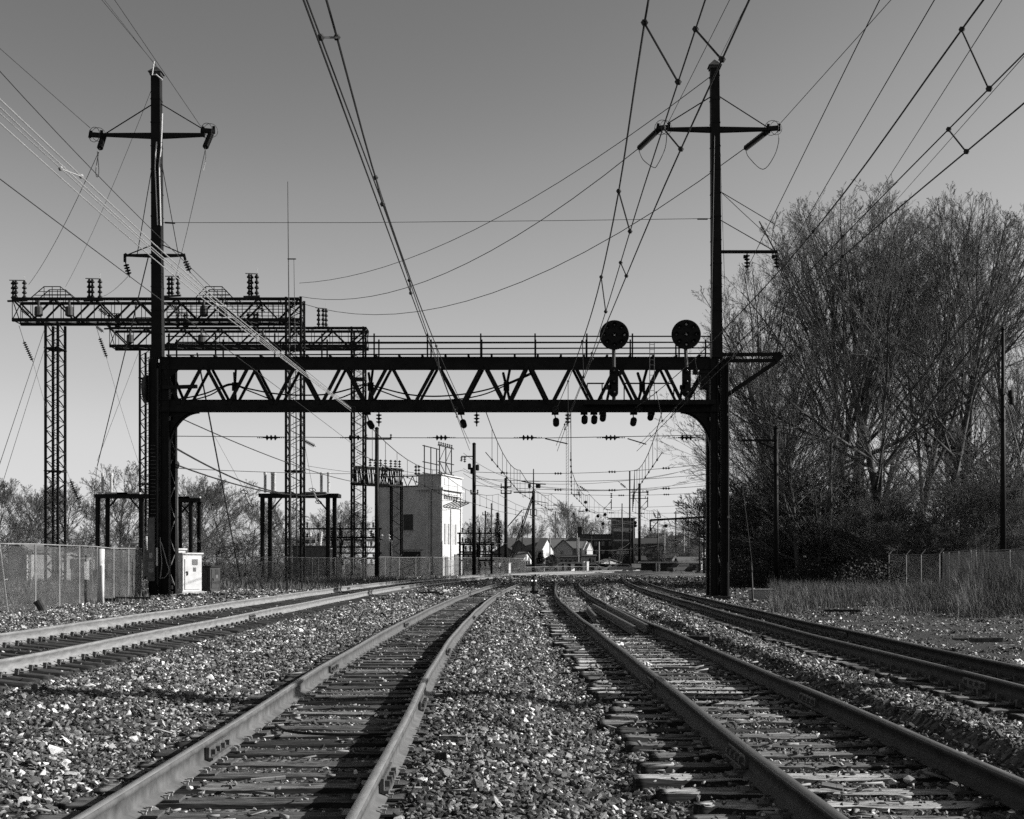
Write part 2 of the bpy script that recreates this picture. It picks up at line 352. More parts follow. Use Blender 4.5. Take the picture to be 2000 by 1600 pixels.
def lift_at(t, off):       # tie-top height across the tie
    return (t[1]+t[2])/2+(t[2]-t[1])*off/(2*G2)
TIEPOS = []
def make_track(i, label, railmat, sp, tiedrop, anchors):
    t = TR[i]; fx = t[0]
    root = empty('railway_track', (float(fx(0)), 0, 0), label, 'railway track', 'parallel railway tracks curving away to the right')
    base = Vector(root.location)
    for off, z in ((-G2, t[1]), (G2, t[2])):
        me = rail_mesh(fx, off, z+0.016-(.03 if i == 0 else 0), -6, 86 if i == 1 else 240, railmat, 1.17 if i == 0 else 1.0)
        o = bpy.data.objects.new('rail', me); link(o, root); o.location = -base
    ang = math.atan2(t[2]-t[1], 2*G2)
    ys = []; y = -3.0; k = 0
    rs = random.Random(i*11+5)
    near = MB(); rest_v = []
    n_ind = 0; Pl = []
    while y < (84 if i == 1 else 190):
        x = float(fx(y)); dx = float((fx(y+.05)-fx(y-.05))/.1)
        rz = -math.atan(dx)+rs.gauss(0, 0.02 if i in (1, 2) else 0.008); sh = rs.gauss(0, 0.075 if i == 2 else .045)-(0.16 if i == 2 else 0)
        loc = Vector((x+sh, y, lift_at(t, 0)-tiedrop-abs(rs.gauss(0, 0.012 if i in (1, 2) else 0.004))))
        ys.append((y, sh, rz))
        if y > 5.5 and n_ind < 100:
            o = bpy.data.objects.new('tie', (TIESP if i == 2 and rs.random() < .75 else TIESD if i == 0 else TIES)[rs.randrange(8)]); link(o, root); o.location = loc-base
            o.rotation_euler = (rs.gauss(0, 0.01), -ang, rz+(math.pi if rs.random() < .5 else 0))
            if o.rotation_euler[2] > 2: o.rotation_euler[1] = ang
            n_ind += 1
            if n_ind <= 60:
                fl = -1 if o.rotation_euler[2] > 2 else 1
                for off in (-G2, G2):
                    p = bpy.data.objects.new('tie_plate', me_plate_b if i == 1 else me_plate); link(p, o); p.location = (fl*(off-sh), 0, 0.001)
                    if anchors:
                        a = bpy.data.objects.new('rail_anchor', me_anchor); link(a, o); a.location = (fl*(off-sh), -fl*0.15, 0.012)
        else:
            Pl.append((loc-base, rz, ang))
        y += sp*rs.uniform(0.94, 1.06)
    tv, tf = [], []
    bx = np.array([(x_, y_, z_) for z_ in (-0.17, 0) for y_ in (-.115, .115) for x_ in (-1.3, 1.3)])
    bf = np.array([(0, 2, 3, 1), (4, 5, 7, 6), (0, 1, 5, 4), (2, 6, 7, 3), (0, 4, 6, 2), (1, 3, 7, 5)])
    for k, (l, rz, a) in enumerate(Pl):
        mt = np.array(Matrix.Rotation(rz, 3, 'Z') @ Matrix.Rotation(-a, 3, 'Y').transposed().transposed())
        tv.append(bx@mt.T+np.array(l)); tf.append(bf+8*k)
    o = bpy.data.objects.new('tie_row', fastmesh('tie_row', np.concatenate(tv), [np.concatenate(tf)], M['tie'])); link(o, root); tag(o, kind='stuff')
    TIEPOS.append(ys)
    return root
TRK = [
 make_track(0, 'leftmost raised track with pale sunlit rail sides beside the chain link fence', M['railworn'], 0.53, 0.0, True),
 make_track(1, 'second track from the left, rusty rails over half buried grey timbers with bolted joints', M['rail'], 0.54, 0.0, False),
 make_track(2, 'third track from the left, rough timber ends beside its dark left rail', M['railshade'], 0.54, 0.0, False),
 make_track(3, 'rightmost track with dark shadowed rails beside the weedy cinder strip', M['railshade'], 0.53, 0.0, True),
]
# joint bars: part of the second and third tracks
def joint(ti, off, y, m='clip', big=False):
    t = TR[ti]; x = float(t[0](y)); dx = float((t[0](y+.05)-t[0](y-.05))/.1); z = (t[1] if off < 0 else t[2])+0.016
    mb = MB(); rx = x+off; base = Vector(TRK[ti].location)
    for s_ in (-1, 1):
        mb.bar(Vector((rx+s_*0.026-dx*0.35, y-0.35, z+0.078)), Vector((rx+s_*0.026+dx*0.35, y+0.35, z+0.078)), 0.028, 0.09)
        mb.bar(Vector((rx+s_*0.05-dx*0.35, y-0.35, z+0.035)), Vector((rx+s_*0.05+dx*0.35, y+0.35, z+0.035)), 0.04, 0.02)
        for k in (-.26, -.09, .09, .26):
            mb.box(rx+s_*0.055-.018+dx*k, rx+s_*0.055+.018+dx*k, y+k-.022, y+k+.022, z+.06, z+.10)
    mb.v = [tuple(Vector(v)-base) for v in mb.v]
    mb.build('joint_bar', M[m], TRK[ti])
for ti, off, y in ((1, -G2, 10.0), (1, -G2, 17.6), (1, -G2, 30), (1, G2, 8.6), (1, G2, 13.2), (1, G2, 21), (2, -G2, 9.6), (2, -G2, 15.5), (2, G2, 13.5), (2, G2, 22.4), (2, -G2, 29), (1, G2, 34), (0, G2, 33), (0, -G2, 62), (0, G2, 72), (3, -G2, 14.2), (3, G2, 26)):
    joint(ti, off, y)

# ---------------------------------------------------------------- crushed stone
nt_s = M['stone'].node_tree; geo = nt_s.nodes.new('ShaderNodeNewGeometry'); ns_ = nt_s.nodes.new('ShaderNodeTexNoise'); ns_.inputs['Scale'].default_value = 0.7; ns_.inputs['Detail'].default_value = 5; ns_.inputs['Roughness'].default_value = .6
rp_ = nt_s.nodes.new('ShaderNodeValToRGB'); rp_.color_ramp.elements[0].position = .36; rp_.color_ramp.elements[0].color = (.6, .6, .6, 1); rp_.color_ramp.elements[1].position = .6; rp_.color_ramp.elements[1].color = (1.15, 1.15, 1.15, 1)
mx_ = nt_s.nodes.new('ShaderNodeMix'); mx_.data_type = 'RGBA'; mx_.blend_type = 'MULTIPLY'; mx_.inputs['Factor'].default_value = 1; bs_ = nt_s.nodes['Principled BSDF']; src_ = bs_.inputs['Base Color'].links[0].from_socket
nt_s.links.new(geo.outputs['Position'], ns_.inputs['Vector']); nt_s.links.new(ns_.outputs[0], rp_.inputs[0]); nt_s.links.new(src_, mx_.inputs['A']); nt_s.links.new(rp_.outputs[0], mx_.inputs['B']); nt_s.links.new(mx_.outputs['Result'], bs_.inputs['Base Color'])
rs = np.random.RandomState(11)
def rock(seed):
    import bmesh
    r = np.random.RandomState(seed); bm = bmesh.new()
    n = r.randint(9, 14); P = r.normal(size=(n, 3)); P /= np.linalg.norm(P, axis=1)[:, None]; P *= r.uniform(0.75, 1.1, (n, 1))
    P *= np.array([r.uniform(.8, 1.15), r.uniform(.55, .85), r.uniform(.4, .65)])
    for p in P: bm.verts.new(p)
    bmesh.ops.convex_hull(bm, input=list(bm.verts))
    bmesh.ops.delete(bm, geom=[v for v in bm.verts if not v.link_faces], context='VERTS')
    me = bpy.data.meshes.new('stone'); bm.to_mesh(me); bm.free(); me.materials.append(M['stone'])
    return bpy.data.objects.new('stone', me)
ROCKS = [rock(s) for s in range(10)]
P = []; S = []
def scatter(y0, y1, sp, size, thin=1.0):
    A0 = 0.43
    n = int((y1-y0)*(A0*(y0+y1)+4)/(sp*sp))
    y = np.sqrt(rs.uniform(0, 1, n)*((y1+4.6)**2-(y0+4.6)**2)+(y0+4.6)**2)-4.6
    x = rs.uniform(-1, 1, n)*(A0*y+2)
    z = ground_z(x, y); keep = np.ones(n, bool); sc_ = size*np.exp(rs.normal(0, 0.30, n))
    c = [t[0](y) for t in TR]
    for i, t in enumerate(TR):
        d = x-c[i]
        ins = np.abs(d) < 1.33
        pr = (0.3, 0.45, 1.0, 0.4)[i]
        pe = np.where(np.abs(d) > 0.95, min(1, pr*1.7), pr) if i else np.where(d < -1, .3, .08)
        # on a tie or between ties
        ty = np.array([a for a, b_, c_ in TIEPOS[i]]); j = np.clip(np.searchsorted(ty, y), 1, len(ty)-1)
        dd = np.minimum(np.abs(y-ty[j-1]), np.abs(y-ty[j])); on = ins & (dd < 0.14) & (y < 60)
        if i == 1: on = on & (d < 0.85); ins = ins & (d < 0.85)
        keep &= ~(ins & (rs.uniform(0, 1, n) > np.where(on, pr*(.14 if i == 2 else .08), pe)))
        keep &= ~(np.minimum(np.abs(d-G2), np.abs(d+G2)) < 0.09)
        z = np.where(on, lift_at(t, d)+0.002, z)
        sc_ = np.where(ins & ~on, sc_*(0.6 if i == 1 else .8), sc_); sc_ = np.where(on, sc_*0.7, sc_)
    # the cinder strip on the right carries few stones, and so does the field beyond the left fence
    far = (x > c[3]+2.9); keep &= ~(far & (rs.uniform(0, 1, n) > 0.10+0.5*(frac_noise(x, y, 0.5, 9) > 0.35)))
    keep &= ~((x < c[0]-9) & (rs.uniform(0, 1, n) > 0.15))
    x, y, z, s_ = x[keep], y[keep], z[keep], sc_[keep]
    P.append(np.stack([x, y, z+s_*0.25], -1)); S.append(s_)
scatter(4.5, 12, 0.039, 0.027)
scatter(12, 20, 0.044, 0.029)
scatter(20, 32, 0.054, 0.033)
scatter(32, 52, 0.076, 0.044)
scatter(52, 90, 0.15, 0.08)
scatter(90, 150, 0.3, 0.13)
# scattered larger lumps
scatter(5, 30, 0.5, 0.052)
P = np.concatenate(P); S = np.concatenate(S)
me = bpy.data.meshes.new('ballast_stones'); me.vertices.add(len(P)); me.vertices.foreach_set('co', P.astype(np.float32).ravel())
at = me.attributes.new('size', 'FLOAT', 'POINT'); at.data.foreach_set('value', S.astype(np.float32))
ar = me.attributes.new('turn', 'FLOAT_VECTOR', 'POINT')
T = np.stack([rs.uniform(-0.9, 0.9, len(P)), rs.uniform(-0.9, 0.9, len(P)), rs.uniform(0, 6.28, len(P))], -1); ar.data.foreach_set('vector', T.astype(np.float32).ravel())
ak = me.attributes.new('kindex', 'INT', 'POINT'); ak.data.foreach_set('value', rs.randint(0, 10, len(P)).astype(np.int32))
me.update(); me.materials.append(M['stone'])
bo = bpy.data.objects.new('ballast_stones', me); link(bo); tag(bo, 'loose angular pale and dark crushed stone spread between and around the tracks', 'ballast', kind='stuff')
ng = bpy.data.node_groups.new('scatter_stones', 'GeometryNodeTree')
ng.interface.new_socket('Geometry', in_out='INPUT', socket_type='NodeSocketGeometry'); ng.interface.new_socket('Geometry', in_out='OUTPUT', socket_type='NodeSocketGeometry')
N = ng.nodes.new; gi = N('NodeGroupInput'); go = N('NodeGroupOutput'); iop = N('GeometryNodeInstanceOnPoints'); gtoi = N('GeometryNodeGeometryToInstance')
m2p = N('GeometryNodeMeshToPoints')
ng.links.new(gi.outputs[0], m2p.inputs['Mesh']); ng.links.new(m2p.outputs[0], iop.inputs['Points'])
for rk in ROCKS:
    oi = N('GeometryNodeObjectInfo'); oi.inputs['Object'].default_value = rk; ng.links.new(oi.outputs['Geometry'], gtoi.inputs[0])
ng.links.new(gtoi.outputs[0], iop.inputs['Instance']); iop.inputs['Pick Instance'].default_value = True
def attr(nm, ty):
    a = N('GeometryNodeInputNamedAttribute'); a.data_type = ty; a.inputs['Name'].default_value = nm; return [s for s in a.outputs if s.enabled][0]
ng.links.new(attr('kindex', 'INT'), iop.inputs['Instance Index'])
e2r = N('FunctionNodeEulerToRotation'); ng.links.new(attr('turn', 'FLOAT_VECTOR'), e2r.inputs[0]); ng.links.new(e2r.outputs[0], iop.inputs['Rotation'])
ng.links.new(attr('size', 'FLOAT'), iop.inputs['Scale']); ng.links.new(iop.outputs[0], go.inputs[0])
md = bo.modifiers.new('scatter', 'NODES'); md.node_group = ng
print('stones', len(P))

# dark cinder strip right of the rightmost track
ys_ = np.concatenate([np.arange(4, 60, .5), np.arange(60, 150, 2.0)]); of_ = np.array([2.7, 3.0, 3.6, 4.6, 6, 8, 11, 15, 20, 26, 34, 44])
yy_, oo_ = np.meshgrid(ys_, of_, indexing='ij'); edge = np.where(oo_ < 3.05, .5*frac_noise(yy_*0, yy_, .6, 77), 0); xx_ = TR[3][0](yy_)+oo_+edge
zz_ = ground_z(xx_, yy_)+.012; k_ = np.arange(yy_.size).reshape(yy_.shape)
o = bpy.data.objects.new('cinder_path', fastmesh('cinder_path', np.stack([xx_, yy_, zz_], -1).reshape(-1, 3), [np.stack([k_[:-1, :-1], k_[:-1, 1:], k_[1:, 1:], k_[1:, :-1]], -1).reshape(-1, 4)[:, ::-1]], M['dirt'], True)); link(o); tag(o, kind='structure')

# splinters, chips and dead stalks scattered over the track beds
def debris(n, seed):
    r = np.random.RandomState(seed); y = 5+r.uniform(0, 1, n)**1.6*40; t = r.choice([1, 1, 2, 2, 2, 2, 2, 4], n); x = np.where(t == 1, TR[1][0](y)+r.uniform(-1.7, 1.0, n), np.where(t == 2, TR[2][0](y)+r.uniform(-1.5, 1.7, n), r.uniform(-6, 1.3, n)))
    inT = (t != 4); z = np.maximum(ground_z(x, y), np.where(inT, -.03, -9))+.035; L_ = .02+.13*r.uniform(0, 1, n)**3; w = L_*r.uniform(.06, .22, n)+.006; a = r.normal(0, .7, n); h = r.uniform(.004, .02, n)
    d = np.stack([np.cos(a), np.sin(a), r.normal(0, .12, n)], -1); s_ = np.stack([-np.sin(a), np.cos(a), 0*a], -1); up = np.array([0, 0, 1.]); p = np.stack([x, y, z], -1); V = []
    for sz in (0, 1):
        for sx, sy in ((-1, -1), (1, -.4), (1, .6), (-1, 1)): V.append(p+d*(L_*sx*r.uniform(.8, 1, n))[:, None]+s_*(w*sy)[:, None]+up*(h*sz)[:, None])
    V = np.stack(V, 1).reshape(-1, 3); k = np.arange(n)[:, None]*8
    m = mat('pale_wood_splinters', 0.34, 0.85, 0.5, 1.5, spec=0.2)
    o = bpy.data.objects.new('wood_debris', fastmesh('wood_debris', V, [k+np.array([q]) for q in ((3, 2, 1, 0), (4, 5, 6, 7), (0, 1, 5, 4), (1, 2, 6, 5), (2, 3, 7, 6), (3, 0, 4, 7))], m)); link(o); tag(o, 'pale wood splinters and chips scattered over the sleepers and stones', 'debris', kind='stuff')
debris(1000, 19)

# ================================================================ signal bridge (portal over the tracks)
YB = 59.5; KB = F/YB            # 42 photograph pixels to the metre at the bridge
def B(px, py, d=0.0):           # point on the bridge's front plane, d metres behind it
    return W(px, py, YB+d)
def BF(px, py, d=0.0):          # measured on the front plane, then pushed straight back
    w = W(px, py, YB); return Vector((w.x, YB+d, w.z))
DP = 1.3
br = empty('signal_bridge', (0, YB, 0), 'black riveted steel lattice bridge spanning all four tracks between two tall masts', 'signal bridge')
brb = Vector(br.location)
def part(name, mb, m, parent, smooth=False):
    mb.v = [tuple(Vector(v)-Vector(parent_root(parent).location)) for v in mb.v]
    return mb.build(name, m, parent, smooth)
def parent_root(o):
    while o.parent: o = o.parent
    return o
xl, xr = B(312, 700).x, B(1404, 700).x
zt1, zt0 = B(0, 699).z, B(0, 721).z
zb1, zb0 = B(0, 782).z, B(0, 804).z
for d in (0, DP):
    zt0 = B(0, 721).z+(.2 if d else 0); zb0 = B(0, 804).z+(.17 if d else 0)
    mb = MB(); mb.box(xl, xr, YB+d-.05, YB+d+.02, zt0, zt1); mb.box(xl, xr, YB+d-.16, YB+d+.16, zt1, zt1+.025); mb.box(xl, xr, YB+d-.14, YB+d+.14, zt0-.03, zt0)
    part('top_chord', mb, M['steel'], br)
    mb = MB(); mb.box(xl, xr, YB+d-.05, YB+d+.02, zb0, zb1); mb.box(xl, xr, YB+d-.16, YB+d+.16, zb0-.025, zb0); mb.box(xl, xr, YB+d-.11, YB+d+.11, zb1, zb1+.02)
    mb.box(xl, xr, YB+d-.075, YB+d-.05, zb0+.02, zb0+.22)
    k = xl+.3
    while k < xr-.3:
        mb.box(k-.014, k+.014, YB+d-.092, YB+d-.075, zb0+.17, zb0+.198); k += .16
    part('bottom_chord', mb, M['steel'], br)
zt0 = B(0, 721).z; zb0 = B(0, 804).z
# walkway deck with joist ends
mb = MB(); mb.box(xl, xr, YB+.18, YB+DP-.18, zt1-.02, zt1+.04)
k = xl+.4
while k < xr:
    mb.box(k, k+.10, YB-.28, YB+DP+.25, zt1+.025, zt1+.10); k += 1.07
part('walkway_deck', mb, M['steel'], br)
nb = [353, 445, 535, 626, 715, 807, 900, 990, 1075, 1163, 1250, 1336]
nt_ = [316]+[(a+b)/2 for a, b in zip(nb[:-1], nb[1:])]+[1385]
for d in (0, DP):
    for i, xb in enumerate(nb):
        for sgn, xt in ((-1, nt_[i]+3), (1, nt_[i+1]-3)):
            p = BF(xb+sgn*2.5, 790, d-.06*(1 if d == 0 else -1)); q = BF(xt, 714, d-.06*(1 if d == 0 else -1))
            mb = MB(); mb.bar(p, q, 0.16 if d == 0 else .13, 0.05, up=(0, 1, 0))
            part('diagonal', mb, M['steel'], br)
for xg in [445+268*i for i in range(4)]:
    mb = MB(); x = B(xg+8, 0).x
    for sx in (-1, 1):
        mb.bar((x+sx*.16, YB+.1+.55*(1-sx), zb1), (x-sx*.16, YB+.1+.55*(1+sx), zt0), .10, .10)
    mb.box(x-.14, x+.14, YB+DP/2-.03, YB+DP/2+.03, (zb1+zt0)/2-.2, (zb1+zt0)/2+.2)
    part('sway_brace', mb, M['steel'], br)
# masts
def mast(pxt, pyt, pxm, wt, wm):
    t = B(pxt, pyt+14, DP/2); m_ = B(pxm, 700, DP/2); mb = MB()
    g = Vector((m_.x, YB+DP/2, zb0))
    # laced box: four corner angles with plates, reads as a solid tapered post
    mb.bar(t, m_, wt, wt, up=(0, 1, 0), w2=wm, h2=wm)
    for z_ in np.arange(m_.z, t.z, 1.1):
        f = (z_-m_.z)/(t.z-m_.z); w_ = wm+(wt-wm)*f+.035; x = m_.x+(t.x-m_.x)*f
        mb.box(x-w_/2, x+w_/2, YB+DP/2-w_/2, YB+DP/2+w_/2, z_, z_+.05)
    o = part('mast', mb, M['steel'], br)
    mb = MB(); c = t; a = wt*.78; k = .36
    mb.add([c+Vector((-a, -a, 0)), c+Vector((a, -a, 0)), c+Vector((a, a, 0)), c+Vector((-a, a, 0)), c+Vector((0, 0, k))], [(3, 2, 1, 0), (0, 1, 4), (1, 2, 4), (2, 3, 4), (3, 0, 4)])
    mb.box(c.x-wt*.62, c.x+wt*.62, c.y-wt*.62, c.y+wt*.62, c.z-.12, c.z)
    part('mast_cap', mb, M['steel2'], br)
    return m_
mast(305.5, 130, 308.5, .42, .50); mast(1395.5, 117, 1400, .40, .48)
def leg(x0, x1, sgn, gl, gr):
    "laced column below the bridge: outer post, inner post, lacing and gusset"
    for nm, (a, b_) in (('outer_post', x0), ('inner_post', x1)):
        pa, pb = B(a, 700), B(b_, 700)
        for d in (0, DP-.12):
            mb = MB(); mb.box(pa.x, pb.x, YB+d, YB+d+.12, 0.0, zt1-.03)
            for e in (pa.x, pb.x): mb.box(e-.02, e+.02, YB+d-.12, YB+d+.24, 0.0, zt1-.04)
            part(nm, mb, M['steel'], br)
    mb = MB(); z_ = .4; k = 0
    while z_ < zt0-1:
        xa, xb = B(x0[1], 0).x, B(x1[0], 0).x
        mb.bar((xa, YB+.06, z_), (xb, YB+.06, z_+.8), .06, .02, up=(0, 1, 0)); mb.bar((xb, YB+DP-.06, z_), (xa, YB+DP-.06, z_+.8), .06, .02, up=(0, 1, 0))
        for xx in (B(x0[0], 0).x+.02, B(x1[1], 0).x-.02):
            a_, b_ = (YB+.1, YB+DP-.1) if k % 2 else (YB+DP-.1, YB+.1)
            mb.bar((xx, a_, z_), (xx, b_, z_+.8), .05, .02, up=(1, 0, 0))
        z_ += .8; k += 1
    part('lacing', mb, M['midgrey'], br)
leg((292, 306), (314, 330), 1, 0, 0); leg((1409, 1419), (1388, 1401), -1, 0, 0)
mb = MB(); mb.box(B(288, 0).x, B(334, 0).x, YB-.3, YB+DP+.3, -.2, .06); part('footing', mb, M['midgrey'], br)
mb = MB(); mb.box(B(1382, 0).x, B(1424, 0).x, YB-.3, YB+DP+.3, -.3, -.0); part('footing', mb, M['darkgrey'], br)
# knee braces
def knee(cx, sgn, hole):
    arc = [(cx+sgn*(14+58*(1-math.cos(t))), 806+78*(1-math.sin(t))) for t in np.linspace(0, math.pi/2, 16)]
    poly = arc+[(cx+sgn*73, 801), (cx, 801), (cx, 890), (cx+sgn*14, 890)]
    hx, hy = hole; hr = 4.3; out = []
    for (ax, ay), (bx_, by_) in zip(poly, poly[1:]+poly[:1]):
        for k in range(4): out.append((ax+(bx_-ax)*k/4, ay+(by_-ay)*k/4))
    inn = []
    for ax, ay in out:
        L_ = math.hypot(ax-hx, ay-hy); inn.append((hx+(ax-hx)/L_*hr, hy+(ay-hy)/L_*hr))
    n = len(out); vs = []; fs = []
    for d in (.10, .13):
        vs += [B(a, b_, d) for a, b_ in out]+[B(a, b_, d) for a, b_ in inn]
    for i in range(n):
        j = (i+1) % n; fs += [(i, j, n+j, n+i), (2*n+i, 3*n+i, 3*n+j, 2*n+j), (n+i, n+j, 3*n+j, 3*n+i), (i, 2*n+i, 2*n+j, j)]
    mb = MB(); mb.add(vs, fs)
    for a, b_ in zip(arc[:-1], arc[1:]): mb.bar(B(*a, .3), B(*b_, .3), .05, .4, up=(0, 1, 0))
    part('knee_brace', mb, M['steel'], br)
knee(316, 1, (334, 817)); knee(1402, -1, (1385, 818))
for sgn, x0 in ((1, 322), (-1, 1392)):
    mb = MB(); d = -.08
    mb.prism([B(x0, 720, d), B(x0, 742, d), B(x0+sgn*10, 737, d), B(x0+sgn*26, 724, d), B(x0+sgn*26, 720, d)][::sgn], (0, .03, 0)); part('gusset', mb, M['steel'], br)
# railings
for d, ps in ((-.05, [421.6, 537, 629, 731, 835, 939, 1045, 1146, 1235, 1326, 1388, 330]), (DP+.25, [436, 548, 639, 740, 842, 941, 1046, 1145, 1231, 1320, 1378, 345])):
    mb = MB(); k = 1.0 if d < 0 else (YB+d)/YB
    for x in ps: mb.bar(Vector((B(x, 0).x*k, YB+d, zt1)), Vector((B(x, 0).x*k, YB+d, zt1+1.12)), .07, .05)
    part('railing_posts' if False else 'guard_rail', mb, M['steel'], br)
    for py in (657.5, 669, 680, 691):
        if d > 0 and py in (669, 691): continue
        z_ = B(0, py).z
        mb = MB(); mb.bar((xl+.3, YB+d, z_-.07 if py > 660 else z_), (xr-.35, YB+d, z_), .045, .055); part('guard_rail', mb, M['steel'], br)
# platform rails by the lower signals, ladder, side bar, relay box
def prail(a, b_, posts):
    mb = MB(); mb.bar(B(a, 749, -.75), B(b_, 749, -.75), .06, .06)
    for x in posts: mb.bar(B(x, 749, -.75), B(x, 786, -.75), .05, .05)
    part('platform_rail', mb, M['steel'], br)
prail(1147, 1180, [1147, 1176]); prail(1215, 1316, [1219, 1316]); prail(1354, 1384, [1356, 1384])
mb = MB(); mb.box(B(1138, 0).x, B(1392, 0).x, YB-.8, YB-.1, B(0, 793).z, B(0, 791).z); mb.box(B(1138, 0).x, B(1392, 0).x, YB-.86, YB-.8, B(0, 794).z, B(0, 786).z); part('signal_platform', mb, M['steel'], br)
mb = MB()
for x in (1269, 1278): mb.bar(B(x, 667, -.5), B(x, 786, -.5), .03, .03)
for y in range(673, 786, 10): mb.bar(B(1269, y, -.5), B(1278, y, -.5), .02, .02)
part('ladder', mb, M['galv'], br)
mb = MB(); mb.bar(B(318, 757, -.2), B(385, 755, -.2), .2, .16); part('side_bar', mb, M['steel'], br)
mb = MB(); mb.box(B(1366, 0).x, B(1382, 0).x, YB-.5, YB-.1, B(0, 762).z, B(0, 732).z); mb.box(B(1362, 0).x, B(1386, 0).x, YB-.55, YB-.05, B(0, 733).z, B(0, 728).z)
for k in range(3): mb.tube([B(1383, 737+k*7, -.4), B(1387, 737+k*7, -.4)], .05, 6)
part('relay_box', mb, M['steel'], br)
# coiled oval duct beside the left leg and ladder rungs on it
mb = MB(); mb.lathe(B(281, 760, .4), B(292, 760, .4), [(0, .3), (.05, .62), (.2, .66), (.26, .3)], 14); part('cable_reel', mb, M['steel2'], br)
mb = MB()
for k in range(36): mb.tube([B(294, 870+k*7.4, -.15), B(304, 870+k*7.4, -.15)], .012, 4)
part('step_irons', mb, M['midgrey'], br)
mb = MB(); mb.bar(B(307.5, 720, -.06), B(307.5, 1140, -.06), .10, .05); part('conduit', mb, M['steel2'], br)
mb = MB(); mb.box(B(290.5, 0).x, B(304, 0).x, YB-.2, YB-.13, B(0, 1135).z, B(0, 1012).z); part('guard_plate', mb, M['midgrey'], br)
# danger placards on the guard plate
pl = MB(); x0, x1 = B(292.5, 0).x, B(302, 0).x; pl.box(x0, x1, YB-.22, YB-.20, B(0, 1118).z, B(0, 1098).z)
plo = part('danger_placard', pl, M['palegrey'], br); tag(plo, 'pale placard with a lightning bolt in a circle')
cx = (x0+x1)/2; zc = B(0, 1107).z; q = MB(); q.ring((cx, YB-.226, zc), (0, 1, 0), .075, .009, 14, 4)
q.prism([(cx+.02, YB-.226, zc+.06), (cx-.03, YB-.226, zc-.005), (cx, YB-.226, zc-.005), (cx-.02, YB-.226, zc-.06), (cx+.03, YB-.226, zc+.012), (cx, YB-.226, zc+.012)][::-1], (0, -.004, 0))
part('lightning_mark', q, M['black'], plo)
def text(s, size, loc, m, parent, name='lettering', rx=90, rz=0, ext=.003):
    c = bpy.data.curves.new(name, 'FONT'); c.body = s; c.size = size; c.align_x = 'CENTER'; c.align_y = 'CENTER'; c.extrude = ext; c.resolution_u = 2
    t = bpy.data.objects.new(name, c); col.objects.link(t); t.rotation_euler = (R(rx), 0, R(rz))
    dg = bpy.context.evaluated_depsgraph_get(); me = bpy.data.meshes.new_from_object(t.evaluated_get(dg)); me.transform(Matrix.Rotation(R(rz), 4, 'Z') @ Matrix.Rotation(R(rx), 4, 'X'))
    bpy.data.objects.remove(t); me.materials.clear(); me.materials.append(m)
    o = bpy.data.objects.new(name, me); link(o, parent); o.location = Vector(loc)-Vector(parent_root(parent).location); return o
text('DANGER', .052, (cx, YB-.224, B(0, 1100.2).z), M['black'], plo); text('HIGH VOLT', .042, (cx, YB-.224, B(0, 1115.5).z), M['black'], plo)
pl = MB(); pl.box(x0+.03, x1-.04, YB-.22, YB-.20, B(0, 1091).z, B(0, 1080).z); part('number_plate', pl, M['palegrey'], br)

# crossarms
def arm(py, a, b_, xm, dz=0.0, th=.18, m='steel'):
    mb = MB(); pa, pb, pm_ = B(a, py, DP/2), B(b_, py, DP/2), B(xm, py, DP/2)
    for e in (pa, pb): mb.bar(pm_+Vector((0, 0, -.02)), e+Vector((0, 0, dz)), th*1.35, th*1.35, w2=th, h2=th*.75)
    return part('crossarm', mb, M[m], br)
arm(265, 205, 400, 306, .03); arm(253, 1303, 1500, 1396, .0); arm(499, 247, 360, 307, 0, .13)
mb = MB(); mb.bar(B(1400, 492, DP/2), B(1518, 492, DP/2), .13, .13); part('crossarm', mb, M['steel'], br)
def tie(a, b_, r=.028, m='steel', nm='tie_rod'):
    mb = MB(); mb.tube([a, b_], r, 5); part(nm, mb, M[m], br)
q = DP/2
tie(B(299, 203, q), B(208, 260, q)); tie(B(314, 203, q), B(394, 251, q)); tie(B(1390, 188, q), B(1303, 242, q)); tie(B(1404, 188, q), B(1498, 248, q))
tie(B(299, 478, q), B(251, 497, q)); tie(B(316, 478, q), B(357, 496, q)); tie(B(298, 320, q), B(268, 497, q), .02); tie(B(316, 320, q), B(348, 496, q), .02)
tie(B(1408, 375, q), B(1512, 437, q+1), .02); tie(B(1407, 430, q), B(1513, 491, q), .022)
mb = MB(); mb.bar(B(244, 498, q), B(244, 512, q), .11, .10); mb.bar(B(248, 497, q), B(243, 500, q), .14, .14)
mb.bar(B(359, 496, q), B(362, 508, q), .11, .10); part('arm_hook', mb, M['steel'], br)
mb = MB(); mb.box(B(1457, 0).x, B(1463, 0).x, YB+q-.06, YB+q+.06, B(0, 498).z, B(0, 492).z); mb.box(B(1513, 0).x, B(1519, 0).x, YB+q-.06, YB+q+.06, B(0, 498).z, B(0, 492).z); part('arm_hook', mb, M['steel'], br)
# bright conduits lashed to the left mast
mb = MB(); mb.tube([B(317, 222, .3), B(316.5, 240, .3), B(314.5, 290, .3), B(311, 325, .3), B(314, 441, .3)], .035, 6); part('white_conduit', mb, M['white'], br)
mb = MB(); mb.tube([B(306, 277, .3), B(304, 300, .35), B(303, 330, .3), B(308, 440, .3)], .028, 6); part('white_conduit', mb, M['white'], br)
mb = MB(); mb.tube([B(281+20, 117+3, .3), B(297, 147, .3), B(305, 146, .3), B(317, 156, .3)], .035, 6); part('white_conduit', mb, M['white'], br)
